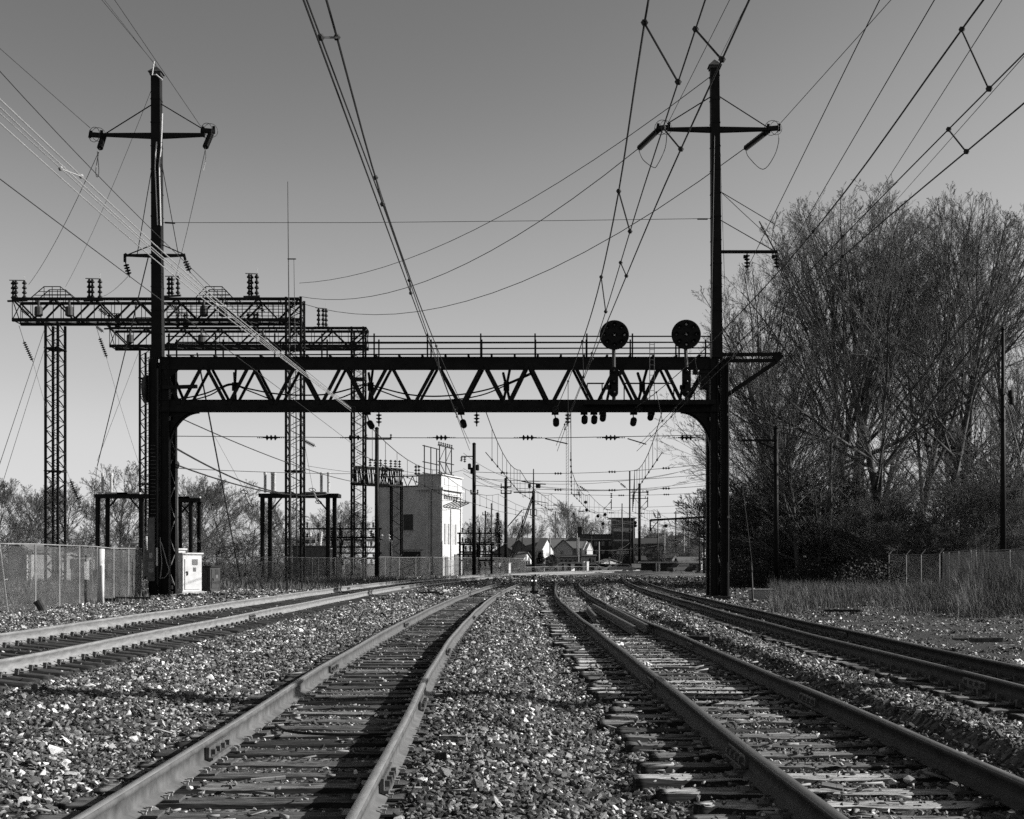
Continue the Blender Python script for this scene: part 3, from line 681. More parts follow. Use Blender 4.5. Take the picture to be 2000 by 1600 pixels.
# outrigger on the right
mb = MB()
for py in (694, 706): mb.bar(B(1410, py-1, q), B(1520, py-2, q), .13, .16)
mb.bar(B(1418, 700, q), B(1436, 700, q), .2, .1); mb.bar(B(1512, 703, q), B(1526, 692, q), .3, .34)
part('outrigger', mb, M['steel'], br)
mb = MB(); mb.bar(B(1414, 776, q), B(1517, 706, q), .2, .2); part('outrigger_brace', mb, M['steel'], br)
mb = MB(); mb.tube([B(1413, 690, q), B(1515, 690, q)], .025, 5); part('outrigger_rod', mb, M['steel'], br)
mb = MB(); mb.tube([B(1422, 700, q+.2), B(1422, 1170, q+.2)], .055, 8)
for y in (810, 1010): mb.bar(B(1412, y, q), B(1424, y, q+.2), .12, .1)
part('downpipe', mb, M['steel'], br)
mb = MB(); mb.box(B(1420, 0).x, B(1424.5, 0).x, YB+.3, YB+.5, B(0, 1172).z, B(0, 1098).z); part('pipe_guard', mb, M['midgrey'], br)

# ---------------------------------------------------------------- insulators: each string is a thing of its own
def insul_thing(p, q_, n, r, label, group, m='porcelain', rings=None, caps=True):
    p = Vector(p); q_ = Vector(q_)
    e = empty('insulator', p, label, 'insulator', group)
    mb = MB(); mb.insul(p, q_, n, r); part('porcelain_discs', mb, M[m], e, False)
    if caps:
        d = (q_-p).normalized(); mb = MB(); mb.tube([p-d*.12, p], .03, 5); mb.tube([q_, q_+d*.12], .03, 5); part('end_fitting', mb, M['steel'], e)
    return e
hang = 'insulators hanging under the bridge crossarms'
insul_thing(B(246, 516, q), B(252, 537, q), 4, .14, 'dark insulator string hung from the left hook of the lower crossarm on the left mast', hang)
insul_thing(B(362, 510, q), B(370, 529, q), 4, .14, 'slanting insulator string hung from the right hook of the lower crossarm on the left mast', hang)
insul_thing(B(1459, 497, q), B(1459, 524, q), 4, .14, 'hanging insulator string nearer the right mast on its lower arm', hang)
insul_thing(B(1516, 497, q), B(1518, 524, q), 4, .14, 'hanging insulator string at the outer end of the lower arm on the right mast', hang)
strain = 'long strain insulators of the mast crossarms'
insul_thing(B(203, 264, q), B(195, 290, q-.6), 12, .15, 'long strain insulator at the left end of the upper crossarm on the left mast', strain)
insul_thing(B(412, 262, q), B(401, 288, q-.6), 12, .15, 'long strain insulator at the right end of the upper crossarm on the left mast', strain)
insul_thing(B(1288, 252, q), B(1248, 290, q+2), 15, .15, 'long ribbed strain insulator at the left end of the crossarm on the right mast', strain)
insul_thing(B(1501, 255, q), B(1456, 290, q+2), 15, .15, 'long ribbed strain insulator at the right end of the crossarm on the right mast', strain)
for (x, y), lb, r_ in (((187, 262), 'pair of thin rings at the left arm end of the left mast', 1), ((406, 254), 'pair of thin rings at the right arm end of the left mast', 1),
                   ((1295, 248), 'pair of thin rings at the left arm end of the right mast', -1), ((1510, 249), 'pair of thin rings at the right arm end of the right mast', -1)):
    e = empty('corona_ring', B(x, y, q), lb, 'corona ring', 'corona rings at the crossarm ends')
    mb = MB()
    mb.ring(B(x-3, y+1, q-.1), (.5, 1, .1), .34, .014); mb.ring(B(x+6, y+1, q+.25), (-.4, 1, .1), .32, .014); part('ring', mb, M['steel2'], e)
    mb = MB(); mb.bar(B(x-11, y+2-r_, q), B(x+12, y+2+r_, q), .24, .18); mb.bar(B(x-13, y, q), B(x-8, y+1, q), .1, .34); mb.bar(B(x+9, y, q), B(x+14, y, q), .1, .34); part('clamp', mb, M['steel'], e)
def loop(pts, lb, r=.018, m='wire'):
    mb = MB(pts[0]); mb.tube(smooth_pts(pts), r, 5); top('jumper_wire', mb, M[m], lb, 'jumper wire', 'jumper loops at the crossarm ends')
def smooth_pts(P_, n=5):
    P_ = [Vector(p) for p in P_]; o = []
    for i in range(len(P_)-1):
        a, b_, c, d = P_[max(i-1, 0)], P_[i], P_[i+1], P_[min(i+2, len(P_)-1)]
        for k in range(n):
            t = k/n; o.append(0.5*((2*b_)+(c-a)*t+(2*a-5*b_+4*c-d)*t*t+(3*b_-a-3*c+d)*t**3))
    return o+[P_[-1]]
loop([B(193, 296, q-.6), B(189, 318, q), B(187, 338, q), B(190, 346, q), B(193, 335, q), B(190, 296, q)], 'pale wire loop dangling under the left arm end of the left mast', .02, 'galv')
loop([B(401, 292, q-.6), B(402, 310, q), B(397, 334, q)], 'short pale wire tail dangling under the right arm end of the left mast', .02, 'galv')
loop([B(1248, 294, q+2), B(1256, 312, q+1), B(1276, 327, q+.5), B(1284, 322, q), B(1299, 290, q), B(1303, 256, q)], 'thin jumper loop below the left arm end of the right mast')
loop([B(1457, 294, q+2), B(1463, 308, q+1), B(1490, 331, q+.5), B(1512, 305, q), B(1521, 275, q), B(1519, 257, q)], 'thin jumper loop below the right arm end of the right mast')
# suspension insulators and dead-end insulators under the bottom chord
und = 'insulators below the bottom chord of the bridge'
for x, y0, lb in ((740, 808, 'leftmost three disc insulator hanging straight below the bridge'), (931, 808, 'middle three disc insulator hanging straight below the bridge'), (1109, 808, 'right three disc insulator hanging straight below the bridge')):
    e = insul_thing(B(x, y0, .3), B(x, y0+20, .3), 3, .14, lb, und)
for x, y, lb in ((1086, 821, 'round insulator seen end on, leftmost of the right hand group under the bridge'), (1142, 816, 'round insulator first of the close trio under the left signal'), (1161, 816, 'round insulator middle of the close trio under the left signal'),
                 (1178, 811, 'round insulator last of the close trio under the left signal'), (1238, 820, 'low round insulator between the two signals under the bridge'), (1272, 809, 'high round insulator rightmost under the bridge near the ladder'),
                 (904, 824, 'round insulator seen end on under the middle of the bridge'), (722, 826, 'round insulator seen end on under the left part of the bridge')):
    c = B(x, y, .9); e = empty('insulator', c, lb, 'insulator', 'round dead end insulators under the bridge')
    mb = MB(); mb.insul(c, c+Vector((.03, .75, -.12)), 4, .155, .04, 12); part('porcelain_discs', mb, M['porcelain'], e)
    mb = MB(); mb.bar(c, Vector((c.x-.1, YB+.4, zb0)), .04, .05); mb.box(c.x-.22, c.x+.1, YB+.25, YB+.5, zb0-.1, zb0); part('hanger', mb, M['steel'], e)
for x, lb in ((690, 'sheave hung on the bottom chord above the leftmost track'), (889, 'sheave hung on the bottom chord above the second track'), (1085, 'sheave on the bottom chord at the left of the signals'), (1249, 'sheave on the bottom chord between the signals')):
    mb = MB(B(x, 801, -.35)); mb.ring(B(x, 800, -.3), (.2, 1, 0), .13, .022, 14, 5); mb.ring(B(x, 800, -.3), (.2, 1, 0), .05, .02, 8, 4); mb.bar(B(x, 800, -.3), B(x, 799, 0), .05, .05)
    top('sheave', mb, M['steel2'], lb, 'sheave', 'sheaves on the bottom chord')

# ---------------------------------------------------------------- position light signals
def signal(cx, cy, lcx, lb, lit):
    e = empty('railway_signal', B(cx, 787, -.9), lb, 'railway signal', 'round position light signals on the bridge')
    d = -.9
    mb = MB(); c = B(cx, cy, d); mb.lathe(c, c+Vector((0, .12, 0)), [(0, .66), (.015, .675), (.10, .675), (.12, .62)], 40); part('disc_background', mb, M['steel'], e)
    for i, (a, r_) in enumerate([(0, 0)]+[(k*45, .46) for k in range(8)]):
        x = c.x+r_*math.cos(R(a)); z_ = c.z+r_*math.sin(R(a))
        mb = MB(); P_ = [(x+.085*math.cos(t), c.y-.22+(.0 if math.sin(t) > 0 else .12), z_+.085*math.sin(t)) for t in np.linspace(-.5, math.pi+.5, 11)]
        Q_ = [(p[0], c.y, p[2]) for p in P_]
        for k in range(10): mb.prism([P_[k], P_[k+1], Q_[k+1], Q_[k]], ((P_[k][0]-x)*.12, 0, (P_[k][2]-z_)*.12))
        mb.lathe((x, c.y-.03, z_), (x, c.y, z_), [(0, .085), (.03, .1)], 12)
        ln = part('lamp_hood', mb, M['steel'], e)
        mb = MB(); mb.lathe((x, c.y-.055, z_), (x, c.y-.03, z_), [(0, .02), (.012, .055), (.025, .068)], 12); part('lens', mb, M['lens'] if i in lit else M['glass'], ln, True)
    mb = MB(); mb.tube([B(cx-1.5, 680, d+.15), B(lcx, 720, d+.15)], .085, 8); mb.tube([B(lcx, 772, d+.15), B(lcx, 790, d+.15)], .085, 8); part('post', mb, M['steel2'], e)
    p0, p1 = B(lcx, 725, d), B(lcx, 767, d)
    mb = MB(); pts = [(p0.x+.20*math.cos(t), d+YB, p0.z+.20*math.sin(t)) for t in np.linspace(0, math.pi, 12)]+[(p1.x+.20*math.cos(t), d+YB, p1.z+.20*math.sin(t)) for t in np.linspace(math.pi, 2*math.pi, 12)]
    mb.prism(pts, (0, .1, 0)); part('lower_background', mb, M['steel'], e)
    for f in (0, .5, 1):
        z_ = p0.z+(p1.z-p0.z)*f; x = p0.x
        mb = MB(); mb.lathe((x, YB+d-.2, z_), (x, YB+d, z_), [(0, .085), (.2, .1)], 12); h = part('lamp_hood', mb, M['steel'], e)
        mb = MB(); mb.lathe((x, YB+d-.215, z_), (x, YB+d-.2, z_), [(0, .02), (.014, .06)], 10); part('lens', mb, M['glass'], h, True)
    mb = MB(); mb.box(B(lcx+8, 0).x, B(lcx+17, 0).x, YB+d, YB+d+.3, B(0, 736).z, B(0, 728).z); mb.box(B(lcx-17, 0).x, B(lcx-8, 0).x, YB+d, YB+d+.3, B(0, 765).z, B(0, 757).z)
    mb.bar(B(lcx-14, 785, d+.2), B(lcx-6, 748, d+.2), .12, .08); part('bracket', mb, M['steel'], e)
signal(1200, 654, 1199, 'left position light signal, a large black disc above a narrow lamp unit', (0, 1))
signal(1340.5, 653, 1341, 'right position light signal, a large black disc close to the right mast', (0, 3, 7))

# cables slung through the truss
def cable(pts, r, lb, m='steel', grp=None, name='cable', cat='cable'):
    mb = MB(pts[0]); mb.tube(smooth_pts(pts), r, 6); return top(name, mb, M[m], lb, cat, grp)
c = .6
cable([B(322, 783, c), B(360, 778, c), B(400, 769, c), B(430, 757, c), B(452, 750, c), B(480, 758, c), B(530, 768, c), B(580, 772, c), B(640, 770, c), B(690, 758, c), B(716, 750, c), B(745, 758, c), B(800, 771, c), B(860, 774, c), B(930, 766, c), B(990, 749, c), B(1040, 727, c)], .035, 'upper black cable looping through the truss of the bridge')
cable([B(322, 786, c), B(370, 782, c), B(410, 772, c), B(450, 752, c), B(490, 765, c), B(540, 783, c), B(600, 790, c), B(660, 779, c), B(700, 762, c), B(716, 753, c), B(750, 766, c), B(800, 781, c), B(880, 781, c), B(940, 772, c), B(990, 752, c), B(1045, 728, c)], .03, 'lower black cable drooping through the truss of the bridge')

# body span wire below the bridge
sg = 'cross span wires'
def spanwire(P_, lb, r=.018):
    mb = MB(P_[0]); mb.tube(P_, r, 5); return top('span_wire', mb, M['wire'], lb, 'span wire', sg)
spanwire([B(330, 852, q), B(700, 855, q), B(1050, 856, q), B(1386, 850, q)], 'taut cross wire with small insulators below the bridge')
for i, x in enumerate((530, 692, 862, 1031, 1193, 1341)):
    insul_thing(B(x-12, 855, q), B(x+12, 855, q), 3, .13, 'horizontal insulator on the taut cross wire, '+('at its left end', 'behind the lattice tower, second from the left', 'left of the dark pole behind it', 'nearest the centre of the photo', 'above the converging wires', 'at its right end beside the mast')[i], 'insulators in the cross wire below the bridge')
    mb = MB(B(x, 855, q))
    for s_ in (-1, 1):
        for k in range(4): mb.lathe(B(x+s_*(16+k*3.2), 855, q), B(x+s_*(17.6+k*3.2), 855, q), [(0, .02), (.02, .045), (.04, .02)], 6)
    top('bead_insulator', mb, M['porcelain'], 'little beads either side of the '+('first', 'second', 'third', 'fourth', 'fifth', 'sixth')[i]+' insulator from the left on the cross wire', 'insulator', 'bead insulators on the cross wire')
spanwire([B(318, 435, q), B(700, 435, q), B(1100, 431, q), B(1388, 427, q)], 'thin wire strung between the two masts high above the bridge', .013)
mb = MB(B(320, 435, q)); mb.tube([B(322, 435, q), B(342, 436, q)], .04, 6); mb.tube([B(1362, 428, q), B(1382, 428, q)], .035, 6); top('turnbuckle', mb, M['steel'], 'turnbuckles at both ends of the thin high wire between the masts', 'turnbuckle')

# ================================================================ overhead wires towards and past the camera
def wire(P_, lb, r=.016, m='wire', grp='overhead wires', name='overhead_wire', cat='wire', parent=None):
    mb = MB(P_[0] if parent is None else (0, 0, 0)); mb.tube(P_, r, 5, caps=False)
    if parent is not None: return part(name, mb, M[m], parent)
    return top(name, mb, M[m], lb, cat, grp)
def sagline(a, b_, s, n=24):
    a = Vector(a); b_ = Vector(b_); return [a.lerp(b_, i/n)-Vector((0, 0, 4*s*(i/n)*(1-i/n))) for i in range(n+1)]
YN = -16.0
def interp_wire(ctrl, n=50):
    "ctrl: list of (Y, X, z)"
    c_ = sorted(ctrl); ys_ = [a[0] for a in c_]; fx = crv(ys_, [a[1] for a in c_]); fz = crv(ys_, [a[2] for a in c_])
    return fx, fz, [Vector((float(fx(y)), y, float(fz(y)))) for y in np.linspace(ys_[0], ys_[-1], n)]
def catenary(i, label, mess, aux, cont, hang_y, hang2_y, m='wire', r=1.0):
    e = empty('catenary', (mess[-1][1], mess[-1][0], 0), label, 'overhead line', 'overhead lines above the tracks')
    fm = interp_wire(mess); wire(fm[2], None, .014*r, m, name='messenger_wire', parent=e)
    fa = interp_wire(aux) if aux else None
    if fa: wire(fa[2], None, .010*r, m, name='auxiliary_wire', parent=e)
    fc_ = interp_wire(cont); wire(fc_[2], None, (.011 if m == 'wire' else .008), 'wire', name='contact_wire', parent=e)
    def P3(f, y): return Vector((float(f[0](y)), y, float(f[1](y))))
    for (y0, y1) in hang_y:
        mb = MB(); a, b_ = P3(fm, y0), P3(fa or fc_, y1); mb.tube([a, b_], .013, 5); mb.lathe(a-Vector((0, .06, 0)), a+Vector((0, .06, 0)), [(0, .02), (.05, .045), (.1, .02)], 6); mb.lathe(b_-Vector((0, .06, 0)), b_+Vector((0, .06, 0)), [(0, .02), (.05, .045), (.1, .02)], 6); part('hanger', mb, M[m], e)
    for (y0, y1) in hang2_y:
        mb = MB(); a, b_ = P3(fa or fm, y0), P3(fc_, y1); mb.tube([a, b_], .012, 5); mb.lathe(a-Vector((0, .05, 0)), a+Vector((0, .05, 0)), [(0, .02), (.04, .04), (.08, .02)], 6); mb.lathe(b_-Vector((0, .05, 0)), b_+Vector((0, .05, 0)), [(0, .02), (.04, .04), (.08, .02)], 6); part('hanger', mb, M[m], e)
    return e
z0 = CAMZ
# second track
catenary(1, 'dark overhead line of the second track, close triple wires running up left of centre', [(YN, -2.0, z0+7.2), (0, -1.95, z0+6.5), (14, -2.02, z0+6.13), (20, -2.15, z0+6.08), (26, -2.2, z0+6.15), (40, -2.25, z0+6.5), (YB+.3, -2.2, z0+7.13)],
         [(YN, -2.05, z0+5.7), (10, -2.05, z0+5.6), (20, -2.0, z0+5.55), (30, -2.02, z0+5.5), (45, -2.05, z0+5.5), (YB, -1.95, z0+5.55)],
         [(YN, -1.9, z0+5.3), (10, -1.95, z0+5.28), (28, -1.98, z0+5.27), (YB, -1.97, z0+5.25)],
         [(14.9, 13.6), (20.2, 19.8), (38, 36)], [(9, 9.2), (25, 25), (46, 46)])
# first track: sunlit bundle on the left
catenary(0, 'sunlit white overhead line bundle of the leftmost track slanting in from the upper left', [(YN, -7.5, z0+7.6), (10, -7.4, z0+6.85), (18.5, -7.4, z0+6.7), (26, -7.4, z0+6.6), (42, -7.4, z0+6.75), (YB+.3, -7.4, z0+7.15)],
         [(YN, -7.5, z0+7.2), (10, -7.4, z0+6.62), (18.5, -7.4, z0+6.5), (26, -7.4, z0+6.43), (42, -7.38, z0+6.62), (YB, -7.4, z0+7.0)],
         [(YN, -7.0, z0+5.3), (18, -7.0, z0+5.25), (40, -7.0, z0+5.25), (YB, -7.1, z0+5.3)],
         [(22, 21), (33, 32)], [], m='alu', r=.9)
for k, (dz, dx) in enumerate(((-.02, .0), (-.30, .03))):
    f = interp_wire([(YN, -7.5+dx, z0+7.5+dz), (10, -7.4+dx, z0+6.8+dz), (26, -7.4+dx, z0+6.5+dz*.8), (42, -7.4+dx, z0+6.7+dz*.4), (YB, -7.4, z0+7.1)])
    wire(f[2], ('uppermost', 'lowest')[k]+' bright stray wire of the sunlit bundle at the left', .011, 'alu')
f = interp_wire([(YN, -7.8, z0+8.6), (14, -7.5, z0+7.5), (19, -7.42, z0+7.1), (30, -7.4, z0+6.8), (45, -7.4, z0+6.9), (YB, -7.4, z0+7.2)]); wire(f[2], 'thin dark wire joining the sunlit bundle from above at the left', .007)
# third track
catenary(2, 'dark overhead line of the third track, widely spaced wires with slanting hangers right of centre', [(YN, 1.2, z0+7.3), (0, 1.35, z0+6.7), (14.5, 1.53, z0+6.3), (21, 1.75, z0+6.1), (27.2, 1.9, z0+6.1), (42, 2.0, z0+6.4), (YB+.3, 2.05, z0+7.13)],
         [(YN, 2.0, z0+5.95), (5, 1.98, z0+5.9), (13.2, 1.99, z0+5.8), (20, 2.02, z0+5.75), (28, 2.05, z0+5.5), (YB, 2.05, z0+5.45)],
         [(YN, 2.35, z0+5.3), (5, 2.3, z0+5.28), (12, 2.22, z0+5.27), (17, 2.14, z0+5.27), (26, 2.09, z0+5.27), (40, 2.05, z0+5.25), (YB, 2.1, z0+5.2)],
         [(14.9, 15.4), (21, 22), (27.3, 28), (36, 37), (46, 47)], [(13.9, 13.4), (17, 16.3), (24, 23.5), (33, 33), (50, 50)])
# fourth track
catenary(3, 'dark overhead line of the rightmost track, heavy wires sweeping in from the upper right', [(YN, 5.7, z0+7.8), (0, 5.8, z0+7.4), (16, 5.9, z0+7.05), (22.6, 5.9, z0+6.58), (36, 5.75, z0+6.35), (48, 5.65, z0+6.6), (YB+.3, 5.6, z0+7.13)],
         [(YN, 6.1, z0+6.0), (5, 6.0, z0+5.95), (15, 5.88, z0+5.85), (17.5, 5.9, z0+5.86), (30, 5.85, z0+5.7), (YB, 5.9, z0+5.5)],
         [(YN, 6.0, z0+5.3), (5, 5.95, z0+5.27), (14.6, 5.87, z0+5.27), (19, 5.74, z0+5.27), (40, 5.7, z0+5.27), (YB, 5.8, z0+5.2)],
         [(16.8, 15.8), (25, 24), (40, 40), (50, 50)], [(17.3, 16.4), (22.8, 22), (33, 33), (46, 46)])
# feeders from arm ends over the camera: (start at arm end) -> (pixel, height) run out
def overcam(a, px, py, z_, lb, r=.013, m='wire'):
    b_ = WZ(px, py, z_); d = (b_-a); c_ = a+d*((a.y+14)/max(.1, (a.y-b_.y)))
    wire([a+(c_-a)*(i/16) for i in range(17)], lb, r, m)
ha = 24.0
def hz(py): return CAMZ+(1100-py)*(YB+q)/F
overcam(B(305, 128, q), 199, 0, hz(128)+.3, 'thin wire rising left from the cap of the left mast')
overcam(B(310, 136, q), 204, 0, hz(128)+.5, 'second thin wire close beside the first above the left mast cap', .009)
overcam(B(392, 247, q), 224, 0, hz(247)+.3, 'thin wire passing behind the left mast cap to its right arm end')
overcam(B(176, 250, q), 0, 95, hz(250)+.2, 'thin wire from the left arm end of the left mast to the upper left edge')
overcam(B(1305, 240, q), 1425, 0, hz(240)+.3, 'wire rising right from the left arm end of the right mast')
overcam(B(1525, 240, q), 1740, 0, hz(240)+.3, 'wire rising steeply right from the right arm end of the right mast', .015)
overcam(B(1399, 126, q), 1462, 0, hz(128)+.3, 'thin wire rising from the cap of the right mast', .01)
overcam(B(1459, 526, q), 1718, 0, hz(500), 'wire from the inner hanging insulator of the right mast rising to the top edge', .015)
overcam(B(1518, 526, q), 1825, 0, hz(500), 'wire from the outer hanging insulator of the right mast rising to the top edge', .015)
overcam(B(1600, 560, 30), 1957, 0, 14.5, 'thin wire slanting across the tree crown to the upper right corner', .012)
overcam(B(1690, 460, 30), 2000, 110, 14.5, 'faint wire slanting between the heavy wires at the right edge', .012)
# guys and leads near the left mast
def line(a, b_, lb, r=.014, s=0.0, m='wire', grp='overhead wires', name='overhead_wire', cat='wire'):
    wire(sagline(a, b_, s, 16), lb, r, m, grp, name, cat)
line(B(193, 296, q), W(56, 556, 103), 'wire from the left arm end of the left mast down to the left lattice portal', .016, .5)
line(B(401, 292, q), W(338, 556, 103), 'wire from the right arm end of the left mast down behind the mast', .016, .3)
line(B(297, 172, q), W(128, 560, 103), 'thin wire from the top of the left mast down to the left lattice portal', .011, .5)
line(B(250, 540, q), W(196, 580, 103), 'short wire from the left hanging insulator down to the lattice portal', .012, .2)
line(B(370, 530, q), W(560, 700, 120), 'thin wire from the right hanging insulator down right', .011, .5)
line(W(0, 260, 30), B(240, 515, q), 'faint wire from the left edge to the lower crossarm of the left mast', .008, .1) if False else None
line(W(88, 640, 104), W(-10, 935, 70), 'guy wire from the left lattice column down to the left edge', .02)
line(W(90, 672, 104), W(0, 960, 72), 'second guy wire from the left lattice column down to the left edge', .016)
line(W(270, 690, 121), W(190, 900, 100), 'guy wire from the inner lattice column down left', .016)
line(B(290, 500, 1), W(190, 910, 85), 'long dark guy wire from the left mast down to the fence', .03)
line(W(190, 910, 85), W(175, 1050, 84), 'lower end of the long guy wire behind the fence', .02)
line(B(385, 690, q), W(472, 1146, 84), 'dark guy wire running from the bridge railing down to the open gate', .04)
line(B(1140, 300, -2), W(590, 577, 110), 'x', .014, 1) if False else None
line(B(1390, 148, q), W(585, 553, 105), 'highest long sagging wire between the right mast and the left portal', .02, 2.2)
line(B(1246, 291, q+2), W(585, 579, 105), 'middle long sagging wire between the right mast and the left portal', .022, 2.6)
line(B(1453, 291, q+2), W(590, 593, 105), 'lowest long sagging wire between the right mast and the left portal', .022, 3.6)
line(B(333, 808, q), W(695, 942, 121), 'sagging wire from the left knee brace towards the pole by the building', .03, .4)
line(B(330, 868, q), W(1500-930, 965, 110), 'heavy cable from the left leg of the bridge down to the substation frame', .05, .5)
line(B(344, 908, q), W(640, 965, 110), 'second heavy cable from the left leg down to the substation frame', .04, .6)
line(B(350, 915, q), W(735, 925, 108), 'thin level wire from the left leg to the pole beside the building', .018, .1)
line(B(1408, 375, q), W(1956, 785, 68), 'long wire from the right mast down to the bare pole at the right edge', .016, .8)
line(B(1397, 190, q), B(1388, 700, -.8), 'thin dropper wire close along the left side of the right mast', .012)
line(B(1407, 300, q), B(1420, 700, q), 'thin dropper wire close along the right side of the right mast', .012)
line(B(1420, 700, q), B(1470, 1110, -2), 'guy wire from the outrigger down to its anchor rod', .009, m='steel')
line(B(1459, 524, q), B(1421, 790, q), 'wire from the inner hanging insulator down to the downpipe', .014)
# heavy stays rising from span wires
for a, b_, lb in (((1065, 857), (1108, 867), 'left'), ((1226, 857), (1262, 868), 'right')):
    line(B(*a, q), B(*b_, q+.4), 'short registration rod at the '+lb+' of the wires below the bridge', .03)

# ================================================================ wires beyond the bridge
def tw(ti, off, z_, y): return Vector((float(TR[ti][0](y))+off, y, z_))
for ti, nm_ in enumerate(('leftmost', 'second', 'third', 'rightmost')):
    e = empty('catenary', tuple(tw(ti, 0, 0, YB)), 'distant overhead line curving away above the '+nm_+' track beyond the bridge', 'overhead line', 'overhead lines beyond the bridge')
    stn = [YB+.6, 95, 128, 165, 205]
    zl = [z0+7.13, z0+6.9, z0+6.9, z0+6.9, z0+6.9]
    mess_p = []
    for k in range(len(stn)-1):
        seg = sagline(tw(ti, 0, zl[k], stn[k]), tw(ti, 0, zl[k+1], stn[k+1]), .75, 8)
        mess_p += seg if k == 0 else seg[1:]
    wire(mess_p, None, .022, name='messenger_wire', parent=e)
    cp = []
    for k in range(len(stn)-1):
        a, b_ = tw(ti, 0, z0+5.2, stn[k]), tw(ti, 0, z0+5.2, stn[k+1]); cp += [a.lerp(b_, j/8) for j in range(8 if k < len(stn)-2 else 9)]
    wire(cp, None, .02, name='contact_wire', parent=e)
    for a, b_ in list(zip(mess_p[1:], cp[1:]))[::1]:
        mb = MB(); mb.tube([a, b_], .014, 4); mb.lathe(b_-Vector((0, 0, .06)), b_+Vector((0, 0, .06)), [(0, .03), (.06, .06), (.12, .03)], 5); part('hanger', mb, M['wire'], e)

# ================================================================ substation: lattice columns and beams
def lat_face(mb, a0, b0, a1, b1, n, r, X=False):
    "zigzag lacing between edges a0-a1 and b0-b1"
    a0, b0, a1, b1 = map(Vector, (a0, b0, a1, b1))
    for i in range(n):
        t0, t1 = i/n, (i+1)/n
        pa, pb = a0.lerp(a1, t0), b0.lerp(b1, t1); qa, qb = b0.lerp(b1, t0), a0.lerp(a1, t1)
        if X or i % 2 == 0: mb.bar(pa, pb, r, r*.5)
        if X or i % 2: mb.bar(qa, qb, r, r*.5)
def lat_col(x, y, w, dp, z0_, z1_, root, seg=.62, r=.085, nm='column', ladder=True):
    mb = MB(); X = (x-w/2, x+w/2); Yv = (y, y+dp); n = int((z1_-z0_)/seg)
    for a in X:
        for b_ in Yv: mb.bar((a, b_, z0_), (a, b_, z1_), .18, .18)
    for b_ in Yv: lat_face(mb, (X[0], b_, z0_), (X[1], b_, z0_), (X[0], b_, z1_), (X[1], b_, z1_), n, r)
    for a in X: lat_face(mb, (a, Yv[0], z0_), (a, Yv[1], z0_), (a, Yv[0], z1_), (a, Yv[1], z1_), n, r)
    for z_ in np.arange(z0_+4, z1_-2, 5.0): mb.box(X[0]-.12, X[1]+.12, Yv[0]-.1, Yv[1]+.1, z_, z_+.08) if int(z_) % 2 else None
    c_ = part(nm, mb, M['lattice'], root)
    if ladder:
        mb = MB()
        for s_ in (-.15, .15): mb.bar((x+s_, y+dp*.5, z0_), (x+s_, y+dp*.5, z1_), .02, .02)
        for z_ in np.arange(z0_, z1_, .45): mb.bar((x-.15, y+dp*.5, z_), (x+.15, y+dp*.5, z_), .02, .02)
        part('column_ladder', mb, M['steel2'], c_)
    return c_
def lat_beam(x0, x1, y, dp, zb_, zt_, root, n, nm='beam', dense=1):
    mb = MB()
    for z_, t in ((zb_, .26), (zt_, .22)):
        for yy in (y, y+dp): mb.bar((x0, yy, z_), (x1, yy, z_), t, t)
    for yy in (y, y+dp):
        for i in range(n):
            a, b_ = x0+(x1-x0)*i/n, x0+(x1-x0)*(i+1)/n; m_ = (a+b_)/2
            mb.bar((a, yy, zt_), (m_, yy, zb_), .17, .12); mb.bar((m_, yy, zb_), (b_, yy, zt_), .17, .12)
            mb.bar((a, yy, zb_), (a, yy, zt_), .05, .05); mb.bar((m_, yy, zb_), (m_, yy, zt_), .05, .05); mb.bar(((a+m_)/2, yy, zb_), ((a+m_)/2, yy, zt_), .04, .04)
    for i in range(2*n+1):
        a = x0+(x1-x0)*i/(2*n)
        for z_ in (zb_, zt_): mb.bar((a, y, z_), (a, y+dp, z_), .07, .07)
        if i < 2*n: mb.bar((a, y, zb_), (a+(x1-x0)/(2*n), y+dp, zb_), .05, .05)
    for xx in (x0, x1): mb.bar((xx, y, zb_), (xx, y+dp, zt_), .06, .06); mb.bar((xx, y+dp, zb_), (xx, y, zt_), .06, .06)
    return part(nm, mb, M['lattice'], root)
def hump(root, xa, xb, y, z_, w=3.2):
    mb = MB(); xm = (xa+xb)/2
    for yy in (y, y+1.2):
        P_ = [(xa, yy, z_), (xm-w*.3, yy, z_+1.0), (xm+w*.3, yy, z_+1.0), (xb, yy, z_)]
        for a, b_ in zip(P_[:-1], P_[1:]): mb.bar(a, b_, .06, .06)
        for f in (.3, .6): mb.bar((xa+(xm-w*.3-xa)*f, yy, z_+1.0*f), (xb-(xb-xm-w*.3)*f, yy, z_+1.0*f), .045, .045)
        for f in (-.3, 0, .3): mb.bar((xm+w*f, yy, z_), (xm+w*f, yy, z_+1.0), .045, .045)
    part('railing_hump', mb, M['lattice'], root)
def Wx(px, Y): return (px-1000)*Y/F
def Wz(py, Y): return CAMZ-(py-1100)*Y/F
YS1 = 104.0; YS2 = 121.0; YS3 = 122.0
s1 = empty('substation_portal', (Wx(107, YS1), YS1, 0), 'nearer tall lattice portal on the left, its beam running behind the left mast', 'lattice portal', 'lattice portals of the substation')
lat_col(Wx(101, YS1), YS1, 1.0, 1.7, 0, Wz(630, YS1), s1); lat_col(Wx(573, YS1), YS1, 1.2, 1.7, 0, Wz(580, YS1), s1)
zt, zb = Wz(584, YS1), Wz(625, YS1)
lat_beam(Wx(24, YS1), Wx(584, YS1), YS1, 1.8, zb, zt, s1, 7)
for a, b_ in ((58, 146), (380, 456)): hump(s1, Wx(a, YS1), Wx(b_, YS1), YS1, zt, 2.2)
